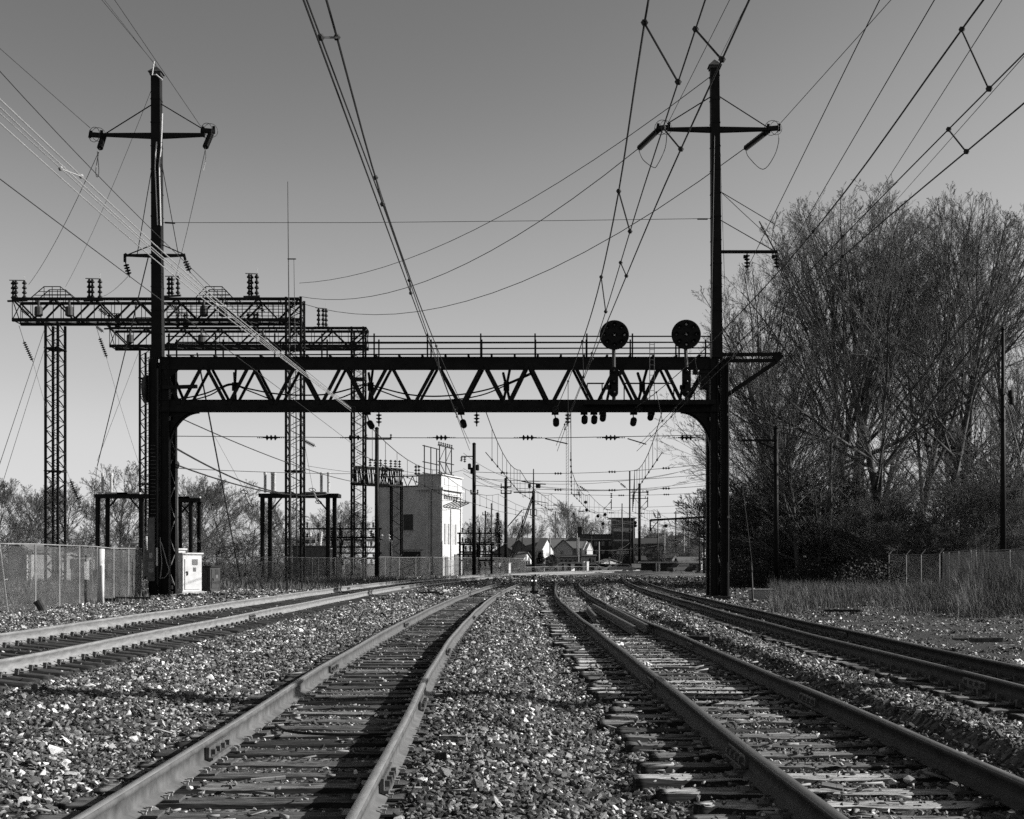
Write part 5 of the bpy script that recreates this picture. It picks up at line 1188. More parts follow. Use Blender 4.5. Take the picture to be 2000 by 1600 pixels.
for i, (a, b_, s_) in enumerate((((905, 915), (1040, 960), .6), ((905, 925), (1000, 960), .4), ((740, 905), (905, 918), .8), ((760, 962), (905, 975), .5), ((905, 885), (1060, 940), 1.0), ((1052, 945), (1395, 905), .8), ((1052, 950), (1395, 935), .8),
      ((1258, 935), (1395, 895), .4), ((1258, 960), (1395, 915), .4), ((1050, 960), (1232, 1040), 1.0), ((1264, 1040), (1395, 1050), .6), ((930, 1040), (1020, 1050), 1), ((1185, 1075), (1230, 1060), .4), ((600, 910), (860, 925), .5), ((930, 930), (985, 950), .3),
      ((1140, 1075), (1395, 1035), .8), ((930, 965), (1240, 1020), 1.5))):
    line(W(*a, 140), W(*b_, 145+i), 'distant sagging wire beyond the bridge, number %d counted roughly from the left' % (i+1) if False else 'distant sagging wire from %s' % ('the pole right of the pale building to the stayed pole', 'the pole right of the pale building, second strand', 'the low lattice portal to the building roof', 'the slim dark pole across the dark wall', 'the roof frame down to the centre', 'the stayed pole up to the right leg', 'the stayed pole to the right leg, lower strand', 'the thick pole up to the right leg', 'the thick pole to the right leg, lower strand', 'the stayed pole down past the tower', 'the thick pole level to the right leg', 'the bus rack to the first house', 'the brick building to its tower', 'the lattice column to the building roof', 'the tallest pole to its neighbour', 'the white gabled house up to the right leg', 'the tallest pole past the houses')[i], .022, s_)
for i, (a, b_, c_) in enumerate((((1193, 980), (1179, 995), (1194, 995)), ((1264, 978), (1250, 994), (1265, 990)))):
    mb = MB(W(*a, 150)); mb.tube([W(*a, 150), W(*b_, 150), W(b_[0]+8, b_[1]+1, 150), W(*c_, 150), W(c_[0], c_[1]-20, 150)], .06, 5); mb.insul(W(c_[0], c_[1]-32, 150), W(c_[0], c_[1]-22, 150), 3, .15)
    top('registration_arm', mb, M['steel'], ('left', 'right')[i]+' triangular registration arm hanging in the distant wires', 'registration arm', 'triangular registration arms')

# ---------------------------------------------------------------- fences
M['meshwire'] = mat('dull_galvanised_wire', 0.2, 0.7, 0.3, 1.0, spec=0.2)
def fence(pts, h, lb, cell=.075, lean=(), rail=True, tops=False, r=.0022, name='chain_link_fence', extra_posts=(), pm='galv', gz=None):
    A_ = [Vector(p) for p in pts]; e = empty(name, A_[0], lb, 'fence')
    for i, p in enumerate(A_):
        mb = MB(); lx = dict(lean).get(i, 0); mb.tube([p-Vector((0, 0, .2)), p+Vector((lx, 0, h))], .032, 6)
        if tops: mb.tube([p+Vector((lx, 0, h)), p+Vector((lx+.25, 0, h+.3))], .02, 4)
        part('fence_post', mb, M[pm], e)
    mb = MB()
    for p, p2 in zip(A_[:-1], A_[1:]):
        L_ = (p2-p); n = max(1, int(Vector((L_.x, L_.y, 0)).length/cell)); up = Vector((0, 0, h)); k_ = h/ n if False else 0
        step = h/Vector((L_.x, L_.y, 0)).length
        for i in range(-int(step*n), n+1):
            for sg_ in (0, 1):
                t0, t1 = i/n, i/n+step
                u0 = 0.0; u1 = 1.0
                if t0 < 0: u0 = -t0/step; t0 = 0
                if t1 > 1: u1 = (1-i/n)/step; t1 = 1
                if u1-u0 < .02 or t0 >= 1: continue
                a, b_ = (t0, t1) if sg_ == 0 else (1-t0, 1-t1)
                P0 = p+L_*a+up*(u0*.97); P1 = p+L_*b_+up*(u1*.97)
                mb.bar(P0, P1, r*2, r*2)
    part('wire_mesh', mb, M['meshwire'], e)
    if rail:
        mb = MB()
        for p, p2 in zip(A_[:-1], A_[1:]): mb.tube([p+Vector((0, 0, h)), p2+Vector((0, 0, h))], .02, 5)
        part('top_rail', mb, M['galv'], e)
    return e
def G(px, py, Y, dz=0): 
    x = Wx(px, Y); return Vector((x, Y, float(ground_z(np.array(x), np.array(float(Y))))+dz))
lf = [G(-40, 0, 39.5), G(17, 0, 40.5), G(69, 0, 42), G(116, 0, 45), G(155, 0, 47.5), G(190, 0, 50), G(222, 0, 53), G(251, 0, 56), G(277, 0, 60)]
fence(lf, 2.2, 'leaning galvanised chain link fence at the left edge beside the ballast', lean=((1, -.3), (2, 0)), cell=.06, r=.0024)
fence([G(277, 0, 60), G(240, 0, 63), G(180, 0, 64), G(120, 0, 64.5), G(60, 0, 65), G(-20, 0, 65)], 2.2, 'farther chain link fence seen through the near one at the left', cell=.08)
fence([G(432, 0, 88), G(441, 0, 88)], 1.9, 'narrow fence panel right of the dark shed')
fence([G(492, 0, 93), G(547, 0, 95), G(590, 0, 98), G(610, 0, 100), G(622, 0, 102), G(655, 0, 104), G(690, 0, 108), G(715, 0, 112)], 2.0, 'chain link fence in front of the lattice columns', cell=.09)
fence([G(715, 0, 112), G(752, 0, 116), G(780, 0, 120), G(812, 0, 124), G(838, 0, 127), G(865, 0, 130), G(900, 0, 133), G(925, 0, 138), G(960, 0, 145), G(995, 0, 155), G(1026, 0, 165)], 2.1, 'long chain link fence in front of the pale building', cell=.11, tops=True, r=.003)
fence([G(505, 0, 90), G(540, 0, 92)], 1.7, 'leaning open gate panel of thin pipe by the shed', lean=((0, .25), (1, -.2)), name='pipe_gate')
fence([G(1026, 0, 165), G(1090, 0, 175), G(1180, 0, 190)], 1.0, 'low pale fence before the distant houses', cell=.2)
rf_ = [G(1736, 0, 74), G(1770, 0, 73), G(1799, 0, 72), G(1835, 0, 71)]
fence(rf_, 2.05, 'straight stretch of chain link fence in front of the woods', cell=.07, tops=True)
fence([G(1842, 0, 69), G(1853, 0, 66), G(1872, 0, 63), G(1896, 0, 60), G(1912, 0, 58), G(1934, 0, 55.5), G(1972, 0, 52), G(2030, 0, 48)], 2.15, 'nearer chain link fence with leaning posts at the right edge', lean=((4, -.15), (5, -.3)), cell=.06, r=.0022)
mb = MB(W(460, 1110, 86)); mb.tube([W(441, 1110, 86), W(470, 1114, 86), W(441, 1110, 86), W(474, 1146, 86)], .03, 5); mb.tube([W(441, 1104, 86), W(441, 1148, 86)], .05, 6); mb.tube([W(446, 1113, 86), W(490, 1147, 86)], .03, 5)
top('gate_brace', mb, M['galv'], 'pale slanting pipe braces of the broken gate right of the dark shed', 'gate')

# ---------------------------------------------------------------- cabinets and small things by the left leg
def cabinet(px0, px1, pyt, Y, d, m, lb, door=True, roofm=None):
    x0, x1 = Wx(px0, Y), Wx(px1, Y); h = Wz(pyt, Y); e = empty('equipment_cabinet', (x0, Y, 0), lb, 'cabinet', 'equipment cabinets by the left leg')
    mb = MB(); mb.box(x0, x1, Y, Y+d, .12, h); part('body', mb, M[m], e)
    mb = MB(); mb.box(x0-.05, x1+.08, Y-.08, Y+d+.08, h, h+.09); part('lid', mb, M[roofm or m], e)
    mb = MB(); mb.box(x0-.1, x1+.1, Y-.1, Y+d+.1, -.15, .12); part('plinth', mb, M['palegrey'], e)
    if door:
        mb = MB(); mb.box(x0+.12*(x1-x0), x1-.1*(x1-x0), Y-.025, Y, .25, h-.15); dr = part('door', mb, M[m], e)
        mb = MB(); mb.box(x0+.16*(x1-x0), x0+.20*(x1-x0), Y-.06, Y-.025, h*.5, h*.5+.15); part('handle', mb, M['steel2'], dr)
Rc = 62.5
def rotbox(name, cx, cy, w, d, h, ang, m, parent, z_=0.0, off=(0, 0, 0)):
    mb = MB(); mb.box(-w/2+off[0], w/2+off[0], -d/2+off[1], d/2+off[1], z_+off[2], z_+h+off[2]); mt = Matrix.Translation((cx, cy, 0)) @ Matrix.Rotation(R(ang), 4, 'Z')
    mb.v = [tuple(mt @ Vector(v)) for v in mb.v]; return part(name, mb, M[m], parent)
def cab2(cx, cy, w, d, h, ang, m, lb, lidm=None):
    e = empty('equipment_cabinet', (cx, cy, 0), lb, 'cabinet', 'equipment cabinets by the left leg')
    rotbox('body', cx, cy, w, d, h, ang, m, e, .12); rotbox('lid', cx, cy, w+.14, d+.14, .08, ang, lidm or m, e, h+.12); rotbox('plinth', cx, cy, w+.2, d+.2, .3, ang, 'palegrey' if lidm is None else 'darkgrey', e, -.18)
    dr = rotbox('door', cx, cy, .03, d*.8, h*.82, ang, m, e, .22, (w/2+.015, 0, 0)); rotbox('handle', cx, cy, .05, .04, .14, ang, 'steel2', dr, h*.5, (w/2+.055, -d*.28, 0))
    rotbox('door', cx, cy, w*.72, .03, h*.82, ang, m, e, .22, (0, -d/2-.015, 0))
    for k in range(6): rotbox('vent_slat', cx, cy, .02, d*.3, .025, ang, 'steel2', dr, h*.78+k*.05, (w/2+.04, d*.12, 0))
    rotbox('warning_label', cx, cy, .012, .16, .2, ang, 'midgrey', dr, h*.6, (w/2+.037, d*.1, 0)); rotbox('hasp', cx, cy, .05, .09, .05, ang, 'steel2', dr, h*.58, (w/2+.05, -d*.3, 0))
cab2(Wx(362, 64), 64.3, .95, 1.1, 1.85, -42, 'white', 'white steel cabinet, the right and wider one of the two beside the left leg')
cab2(Wx(339, 66.5), 66.9, .6, .8, 2.1, -38, 'white', 'narrow white cabinet partly hidden behind the left leg of the bridge')
cab2(Wx(396, 67), 67.5, 1.15, 1.2, 1.2, -12, 'darkgrey', 'dark low shed box right of the white cabinets', 'black')
# service pole beside the cabinets with lamp head
sp_ = empty('service_post', (Wx(345, 62.3), 62.3, 0), 'round grey post with a rounded head and cable beside the left leg', 'post')
mb = MB(); mb.tube([W(345.5, 1150, 62.3), W(343.5, 915, 62.3)], .10, 10); part('shaft', mb, M['steel2'], sp_, True)
mb = MB(); mb.lathe(W(343, 918, 62.3), W(343, 900, 62.3), [(0, .08), (.1, .16), (.3, .19), (.42, .12), (.46, .03)], 10); part('head', mb, M['steel'], sp_, True)
for y in (920, 1033): mb = MB(); mb.bar(W(316, y, 61.2), W(346, y, 62.3), .1, .08); part('bracket', mb, M['steel'], sp_)
mb = MB(B(330, 884, q)); mb.bar(B(326, 884, q), B(337, 884, q), .07, .07); mb.insul(B(337, 885, q), B(337.5, 897, q), 3, .09); mb.tube([B(337.5, 897, q), B(339, 905, q+.5), W(343, 912, 62)], .03, 5)
top('cutout_bracket', mb, M['porcelain'], 'small bracket with an insulator above the rounded post head on the left leg', 'bracket')
cable([B(314, 1058, -.2), B(318, 1070, -.22), B(326, 1100, -.25), B(330, 1115, -.3), B(322, 1128, -.2), B(314, 1129, -.15)], .022, 'grey cable looping at the foot of the left leg', 'galv')
cable([B(313, 1050, -.2), B(314, 1075, -.2), B(316, 1100, -.2), B(313, 1130, -.2)], .02, 'thin cable hanging straight at the foot of the left leg', 'galv')
mb = MB(W(335, 1135, 60.5))
for k in range(3): mb.box(Wx(330, 60.5), Wx(337.5, 60.5), 60.3, 60.6, .02+k*.28, .2+k*.28)
top('valve_stack', mb, M['black'], 'stack of three small black blocks at the foot of the left leg', 'block')
mb = MB(W(306.5, 1100, 59)); mb.tube([W(306.5, 1105, 59), W(306.5, 1070, 59)], .045, 6); top('marker_sleeve', mb, M['white'], 'short bright white sleeve on the left leg near the ground', 'sleeve')
# white marker posts by the fence, bucket, rubble
e = empty('marker_post', G(196, 0, 48.4), 'tall white pipe post in front of the left fence', 'post', 'white posts in front of the left fence'); p = Vector(e.location)
mb = MB(); mb.tube([p-Vector((0, 0, .2)), p+Vector((.03, 0, 2.12))], .13, 8); part('pipe', mb, M['white'], e, True)
p = p+Vector((.12, -.15, 0)); mb = MB(p); mb.tube([p-Vector((0, 0, .2)), p+Vector((0, 0, 1.5))], .07, 8); top('marker_post', mb, M['white'], 'shorter white pipe post touching the tall one in front of the left fence', 'post', 'white posts in front of the left fence', True)
def can(px, Y, r, h, tilt, m, lb, nm='bucket'):
    p = G(px, 0, Y); d_ = Vector((math.sin(tilt), 0, math.cos(tilt))); mb = MB(p)
    mb.lathe(p, p+d_, [(0, r*.8), (h*.9, r), (h, r*1.06), (h*.99, r*.9), (h*.3, r*.75)], 14); top(nm, mb, M[m], lb, nm.replace('_', ' '))
can(87, 41, .16, .42, -.5, 'darkgrey', 'dark overturned bucket tilted against the foot of the left fence')
def slab(px, Y, w, d, h, ang, m, lb, nm='timber', cat='timber', zup=0.0, tilt=0.0, grp=None):
    p = G(px, 0, Y, zup); mb = MB(p); b_ = MB(); n = 7
    for i in range(n):
        f0, f1 = -w/2+w*i/n, -w/2+w*(i+1)/n; j = rnd.uniform(.9, 1)
        b_.box(f0, f1+.002, -d/2*j, d/2*j, 0.0, h*j)
    mt = Matrix.Translation(p) @ Matrix.Rotation(R(ang), 4, 'Z') @ Matrix.Rotation(R(tilt), 4, 'Y')
    mb.add([mt @ Vector(v) for v in b_.v], b_.f); return top(nm, mb, M[m], lb, cat, grp)
slab(208, 50.5, .9, .25, .2, 4, 'black', 'black block at the foot of the white posts', 'block', 'block'); slab(262, 53, 1.5, .3, .18, -4, 'darkgrey', 'dark low rubble slab on the ballast near the fence end', 'rubble_slab', 'slab'); slab(290, 55, 1.0, .3, .1, 3, 'white', 'pale flat stone slab at the foot of the bridge leg', 'stone_slab', 'slab')
# plastic tub, anchor rod and mast footing bits on the right
e = empty('plastic_tub', G(1487, 0, 57), 'grey plastic trough lying right of the right leg of the bridge', 'tub'); p = Vector(e.location)
mb = MB(); mb.prism([p+Vector((-.45, 0, 0)), p+Vector((.42, 0, 0)), p+Vector((.55, 0, .42)), p+Vector((-.52, 0, .42))], (0, .5, 0)); part('basin', mb, M['palegrey'], e)
mb = MB(); mb.box(p.x-.56, p.x+.6, p.y-.05, p.y+.55, p.z+.41, p.z+.45); part('rim', mb, M['palegrey'], e)
mb = MB(W(1468, 1170, 56.5)); mb.tube([W(1471, 1182, 56.5), W(1468, 1118, 57)], .045, 6); mb.lathe(W(1468, 1118, 57), W(1467, 1098, 57), [(0, .06), (.1, .07), (.3, .03), (.45, .02)], 6); top('anchor_rod', mb, M['steel'], 'guy anchor rod standing beside the grey plastic trough', 'rod')
mb = MB(W(1448, 1165, 57.5)); mb.lathe(W(1448, 1170, 57.5), W(1448, 1162, 57.5), [(0, .1), (.05, .14), (.12, .1), (.2, .04)], 8); top('white_bag', mb, M['plastic'], 'small white bag on the ballast beside the right leg', 'bag')
# dwarf signal
e = empty('dwarf_signal', (Wx(1043, 66), 66, 0), 'small black ground signal with two bright lamps between the middle tracks', 'signal'); x = Wx(1043, 66)
mb = MB(); mb.lathe((x, 66, .0), (x, 66, .9), [(0, .16), (.4, .12), (.42, .17), (.72, .17), (.86, .08)], 10); mb.box(x-.2, x+.2, 65.8, 66.2, -.05, .12); mb.tube([(x-.02, 66, .8), (x+.10, 66, .92)], .06, 8); part('housing', mb, M['black'], e)
ml = bpy.data.materials.new('lit_lamp'); ml.use_nodes = True; bb = ml.node_tree.nodes['Principled BSDF']; bb.inputs['Emission Color'].default_value = (1, 1, 1, 1); bb.inputs['Emission Strength'].default_value = 0.9
for s_ in (-1, 1): mb = MB(); mb.lathe((x+s_*.1, 65.76, .63), (x+s_*.1, 65.84, .63), [(0, .034), (.07, .038)], 12); part('lamp', mb, ml, e)

# ---------------------------------------------------------------- things lying in and beside the tracks
def old_rail(px0, py0, px1, py1, lb, z_=.02):
    Ya = F*(CAMZ-z_)/(py0-1100); Yb = F*(CAMZ-z_)/(py1-1100); a, b_ = W(px0, py0, Ya), W(px1, py1, Yb); d_ = (b_-a).normalized(); n_ = Vector((-d_.y, d_.x, 0)); mb = MB(a)
    P_ = [a+n_*u+Vector((0, 0, v)) for u, v in RAILPROF]; mb.prism(P_, b_-a); top('old_rail', mb, M['railworn' if False else 'rail'], lb, 'rail', 'loose rail pieces lying inside the third track')
old_rail(1240, 1240, 1158, 1190, 'long loose rail piece lying inside the third track, left one of the pair')
old_rail(1264, 1236, 1185, 1191, 'loose rail piece lying close on the right of the longest loose one')
old_rail(1164, 1216, 1146, 1194, 'short loose rail stub left of the two long loose rails')
def lump(px, py, s_, m, lb, nm='stone', cat='stone', flat=.6, sd=1, grp=None, z_=.0):
    import bmesh
    Y = F*(CAMZ-z_)/(py-1100); c_ = W(px, py, Y); r_ = np.random.RandomState(sd); bm = bmesh.new(); mw = s_*Y/F
    P_ = r_.normal(size=(26, 3)); P_ /= np.linalg.norm(P_, axis=1)[:, None]; P_ *= r_.uniform(.75, 1.05, (26, 1))*np.array([mw, mw*.7, mw*flat])
    for q_ in P_: bm.verts.new(q_)
    bmesh.ops.convex_hull(bm, input=list(bm.verts)); bmesh.ops.delete(bm, geom=[v for v in bm.verts if not v.link_faces], context='VERTS')
    me = bpy.data.meshes.new(nm); bm.to_mesh(me); bm.free(); me.materials.append(M[m]); o = bpy.data.objects.new(nm, me); link(o); o.location = c_+Vector((0, 0, mw*flat*.6)); tag(o, lb, cat, grp)
def crumple(px, py, s_, lb, sd=1, m='plastic', nm='plastic_bag', cat='bag'):
    import bmesh
    Y = F*CAMZ/(py-1100); c_ = W(px, py, Y); r_ = np.random.RandomState(sd); bm = bmesh.new(); bmesh.ops.create_icosphere(bm, subdivisions=3, radius=1); mw = s_*Y/F
    for v in bm.verts:
        k = 1+.28*float(frac_noise(v.co.x*3+sd, v.co.y*3+v.co.z*4, 1.4, sd))+r_.uniform(-.08, .08); v.co = Vector((v.co.x*k*mw, v.co.y*k*mw*.7, max(-.2, v.co.z*k)*mw*.65))
    me = bpy.data.meshes.new(nm); bm.to_mesh(me); bm.free(); me.materials.append(M[m]); o = bpy.data.objects.new(nm, me); link(o); o.location = c_; tag(o, lb, cat, 'white litter between the rails')
crumple(1204, 1262, 15, 'crumpled white plastic bag lying inside the third track', 3)
crumple(1232, 1272, 7, 'small white scrap beside the crumpled bag inside the third track', 4, nm='litter_scrap', cat='litter'); crumple(1262, 1300, 11, 'flat white scrap farther down inside the third track', 5, nm='litter_scrap', cat='litter')
crumple(1988, 1296, 13, 'white scrap at the right edge beyond the rightmost track', 6, nm='litter_scrap', cat='litter')
lump(250+60, 1590, 9, 'white', 'pale lump of stone at the bottom left between the rails', sd=4) if False else None
lump(743, 1530, 13, 'palegrey', 'large pale stone resting against the right rail of the second track', sd=5); lump(370, 1543, 9, 'white', 'white stone between the timbers of the second track', sd=7); lump(300, 1586, 12, 'palegrey', 'pale stone at the bottom edge inside the second track', sd=8)
lump(1775, 1528, 14, 'palegrey', 'large pale stone inside the third track near the lower right corner', sd=9); lump(1508, 1408, 10, 'palegrey', 'pale angular stone on a timber inside the third track', sd=12)
lump(1725, 1470, 10, 'palegrey', 'pale stone by the right rail of the third track', sd=14)
def blk(px, py, w, h, d, ang, m, lb, nm, cat, z_=0.0, tilt=0):
    Y = F*(CAMZ-z_)/(py-1100); slab(px, Y, w*Y/F, d, h*Y/F, ang, m, lb, nm, cat, z_-float(ground_z(np.array(Wx(px, Y)), np.array(float(Y)))), tilt)
blk(860, 1492, 22, 24, .07, 8, 'black', 'small black box standing on the stones between the middle tracks', 'small_box', 'box')
blk(851, 1512, 30, 3, .28, -10, 'midgrey', 'flat grey plate lying in front of the small black box', 'steel_plate', 'plate')
blk(893, 1452, 62, 16, .1, -12, 'tie', 'weathered timber block half sunk in the stones between the middle tracks', 'timber_block', 'timber')
blk(524, 1524, 66, 6, .045, 12, 'palegrey', 'short pale splinter of wood lying inside the second track', 'wood_splinter', 'splinter', .0, -3)
blk(1520, 1437, 44, 5, .06, 14, 'palegrey', 'pale wood splinter on a timber inside the third track', 'wood_splinter', 'splinter', .02)
blk(1320, 1306, 50, 4, .16, -4, 'midgrey', 'flat perforated plate lying inside the third track', 'steel_plate', 'plate', .02)
blk(1575, 1395, 34, 4, .14, -12, 'midgrey', 'flat grey plate near the right rail inside the third track', 'steel_plate', 'plate', .02)
blk(1625, 1538, 40, 5, .16, -16, 'midgrey', 'slotted steel plate tilted against the left rail of the third track', 'steel_plate', 'plate', .02, 8)
blk(1925, 1254, 56, 9, .25, 5, 'darkgrey', 'dark old timber lying on the cinders at the right', 'old_timber', 'timber'); blk(1875, 1250, 24, 4, .2, 5, 'darkgrey', 'short dark timber end left of the long dark timber on the cinders', 'old_timber', 'timber'); blk(1645, 1195, 70, 5, .3, -4, 'black', 'black plank lying on the cinders before the dead grass', 'old_plank', 'plank')
blk(1413, 1245, 40, 7, .12, 30, 'tie', 'broken pale timber lying right of the third track', 'broken_timber', 'timber', .05)
blk(560, 1256+20, 30, 6, .16, 8, 'black', 'x', 'x', 'x') if False else None
blk(722, 1262, 36, 2.5, .10, 20, 'palegrey', 'pale splintered board left of the second track', 'wood_splinter', 'splinter', .03)
blk(1365, 1226+24, 46, 8, .22, -20, 'black', 'dark block lying between the third and rightmost tracks', 'dark_block', 'block', .05)
slab(838, 58.5, .9, .6, .22, 10, 'black', 'dark flat block between the first and second tracks farther away', 'dark_block', 'block')
blk(850, 1165, 34, 7, .3, 6, 'black', 'black lump beside the left rail of the second track far off', 'dark_block', 'block')
# black cable snaking in from the first track to the second
def gz1(x, y): return float(ground_z(np.array(float(x)), np.array(float(y))))
cp = [(-2.2, 11.9), (-2.05, 11.5), (-1.85, 11.3), (-1.5, 11.2), (-1.1, 11.25)]
cable([Vector((a, b_, .03)) for a, b_ in cp], .013, 'thin black cable curling from the left rail of the second track', 'black')
# tall bare mast standing out of the picture on the right: throws the long shadow across the tracks
YP = 14.6+ math.tan(R(SUN_AZ))*24
mp_ = MB((24, YP, 0)); mp_.tube([(24, YP, -.5), (24, YP, 21)], .33, 8, .26); top('utility_pole', mp_, M['steel'], 'tall bare pole right of the view casting the long shadow over the tracks', 'pole')

# ================================================================ distant town
def gable(px0, px1, pyw, pyr, Y, d, wm, rm, lb, nm='house', wins=(), ridge='x', chim=None, white_side=True, base=0.0, over=.25, rot=0):
    "ridge='x': ridge parallel to the picture; 'y': gable faces the camera"
    x0, x1 = Wx(px0, Y), Wx(px1, Y); zw, zr_ = Wz(pyw, Y), Wz(pyr, Y)
    e = empty(nm, (x0, Y, base), lb, 'house', 'houses in the distant town')
    mb = MB(); mb.box(x0, x1, Y, Y+d, base, zw)
    if ridge == 'x':
        ym = Y+d/2
        for x in (x0, x1-.1): mb.prism([(x, Y, zw), (x, Y+d, zw), (x, ym, zr_)], (.1, 0, 0))
    else:
        xm = (x0+x1)/2
        for y in (Y, Y+d-.1): mb.prism([(x0, y, zw), (xm, y, zr_), (x1, y, zw)], (0, .1, 0))
    part('wall', mb, M[wm], e)
    mb = MB(); o = over
    if ridge == 'x':
        for s_ in (0, 1):
            ye = Y-o if s_ == 0 else Y+d+o; ze = zw-o*(zr_-zw)/(d/2)
            mb.prism([(x0-o, ye, ze+.05), (x0-o, ym, zr_+.05), (x0-o, ym, zr_+.22), (x0-o, ye, ze+.22)][::1 if s_ else -1], (x1-x0+2*o, 0, 0))
    else:
        for s_ in (-1, 1):
            xe = xm+s_*((x1-x0)/2+o); ze = zw-o*(zr_-zw)/((x1-x0)/2)
            mb.prism([(xe, Y-o, ze+.05), (xm, Y-o, zr_+.05), (xm, Y-o, zr_+.25), (xe, Y-o, ze+.25)][::1 if s_ < 0 else -1], (0, d+2*o, 0))
    r_ = part('roof', mb, M[rm], e)
    if chim: mb = MB(); cx_ = Wx(chim[0], Y); mb.box(cx_-.4, cx_+.4, Y+d*.4, Y+d*.4+.7, zw, Wz(chim[1], Y)); part('chimney', mb, M['brick'], r_)
    for w in wins:
        a, b_, c_, dd = w[:4]; g_ = w[4] if len(w) > 4 else 'glass'
        mb = MB(); mb.box(Wx(a, Y)-.06, Wx(b_, Y)+.06, Y-.04, Y, Wz(dd, Y)-.06, Wz(c_, Y)+.06); wf = part('window', mb, M['palegrey' if wm != 'white' else 'midgrey'], e)
        mb = MB(); mb.box(Wx(a, Y), Wx(b_, Y), Y-.07, Y-.045, Wz(dd, Y), Wz(c_, Y)); part('pane', mb, M[g_], wf)
    e.rotation_euler = (0, 0, R(rot)); return e
gable(985, 1048, 1076, 1052, 265, 9, 'brick2', 'roof', 'large dim house with a broad pale roof right of the thick dark pole', rot=-12, wins=[(1012, 1018, 1084, 1092), (1030, 1036, 1084, 1092)])
gable(1044, 1056, 1078, 1052, 262, 8, 'white', 'roof', 'house with a dazzling white gable beside the stayed pole', ridge='x', rot=-22)
gable(1000, 1026, 1068, 1056, 258, 3, 'midgrey', 'roof', 'shadowed gabled porch in front of the large dim house', ridge='y')
gable(960, 1008, 1083, 1066, 235, 8, 'midgrey', 'roof', 'low dim house just left of the stays', ridge='y')
gable(1006, 1021, 1093, 1080, 232, 5, 'white', 'roof', 'small white annex with pointed gables left of the stayed pole', ridge='x', rot=-20)
gable(1020, 1030, 1098, 1096, 228, 3, 'midgrey', 'palegrey', 'tiny porch roof right of the white annex')
gable(1066, 1145, 1072, 1052, 275, 10, 'midgrey', 'roof', 'wide house with a long dim roof behind the cream house', wins=[(1128, 1134, 1077, 1087)])
gable(1083, 1118, 1072, 1056, 255, 8, 'palegrey', 'roof', 'cream two storey house with a dark pediment', ridge='y', wins=[(1094, 1100, 1076, 1082), (1094, 1098, 1093, 1099), (1102, 1106, 1093, 1099), (1110, 1115, 1093, 1098)])
gable(1067, 1090, 1092, 1085, 250, 6, 'midgrey', 'roof', 'low lean-to left of the cream house', ridge='y', wins=[(1074, 1079, 1092, 1098)])
gable(1088, 1132, 1090, 1087, 248, 4, 'palegrey', 'darkgrey', 'low cream extension with square windows below the cream house', wins=[(1094, 1099, 1093, 1098), (1103, 1107, 1093, 1098), (1111, 1116, 1094, 1098), (1121, 1127, 1093, 1095)])
gable(1136, 1141, 1075, 1059, 246, 1.8, 'white', 'white', 'taller white spire gable of the white house', over=.05, rot=-52); gable(1143, 1148, 1075, 1062, 246, 1.5, 'white', 'white', 'shorter white spire gable of the white house', over=.05, rot=-52, wins=[(1141, 1143, 1078, 1083), (1145, 1147, 1078, 1083)])
gable(1134, 1146, 1098, 1078, 247, 1.6, 'white', 'white', 'white tall narrow front below the two spire gables', over=.02, rot=-52)
gable(1139, 1164, 1088, 1085, 243, 5, 'palegrey', 'darkgrey', 'low pale shop with a dark doorway', wins=[(1150, 1154, 1091, 1099), (1157, 1160, 1093, 1098)])
def blockb(px0, px1, pyt, Y, d, m, lb, wins=(), band=None, cat='building', nm='building', rot=0, extra=None, grp='flat roofed buildings in the distant town'):
    x0, x1 = Wx(px0, Y), Wx(px1, Y); e = empty(nm, (x0, Y, 0), lb, cat, grp)
    mb = MB(); mb.box(x0, x1, Y, Y+d, 0, Wz(pyt, Y)); part('wall', mb, M[m], e)
    mb = MB(); mb.box(x0-.12, x1+.12, Y-.12, Y+d+.12, Wz(pyt, Y), Wz(pyt, Y)+.2); part('roof', mb, M['darkgrey'], e)
    if band:
        for c_, dd, mm in band: mb = MB(); mb.box(x0-.05, x1+.05, Y-.05, Y-.002, Wz(dd, Y), Wz(c_, Y)); part('wall_band', mb, M[mm], e)
    for a, b_, c_, dd, mm in wins:
        mb = MB(); mb.box(Wx(a, Y)-.07, Wx(b_, Y)+.07, Y-.07, Y-.003, Wz(dd, Y)-.07, Wz(c_, Y)+.07); wf = part('window', mb, M['midgrey'], e)
        mb = MB(); mb.box(Wx(a, Y), Wx(b_, Y), Y-.1, Y-.075, Wz(dd, Y), Wz(c_, Y)); part('pane', mb, M[mm], wf)
    if extra: extra(e, x0, x1, Y)
    e.rotation_euler = (0, 0, R(rot)); return e
blockb(1130, 1204, 1045, 285, 12, 'brick2', 'long dark brick building with a pale band left of the square tower', [(x, x+5.5, 1058, 1066, 'glasslight') for x in (1150, 1161, 1175, 1189)]+[(x, x+5, 1074, 1082, 'glasslight') for x in (1152, 1163, 1175, 1189)], [(1053, 1055, 'palegrey'), (1055, 1105, 'brick')])
blockb(1129, 1136, 1031, 288, 2, 'brick', 'square brick chimney block above the long brick building')
def twx(e, x0, x1, Y):
    mb = MB(); mb.box(x0-1.0, x1+.3, Y-1, Y+7, Wz(1013, Y), Wz(1011.5, Y)); part('eave', mb, M['darkgrey'], e)
    mb = MB(); mb.box(Wx(1204, Y), Wx(1234, Y), Y-.4, Y-.1, Wz(1082, Y), Wz(1077, Y)); sgn_ = part('shop_sign', mb, M['white'], e)
    mb = MB(); mb.box(Wx(1209, Y), Wx(1230, Y), Y-.43, Y-.405, Wz(1080.2, Y), Wz(1078.8, Y)); part('lettering_strip', mb, M['midgrey'], sgn_)
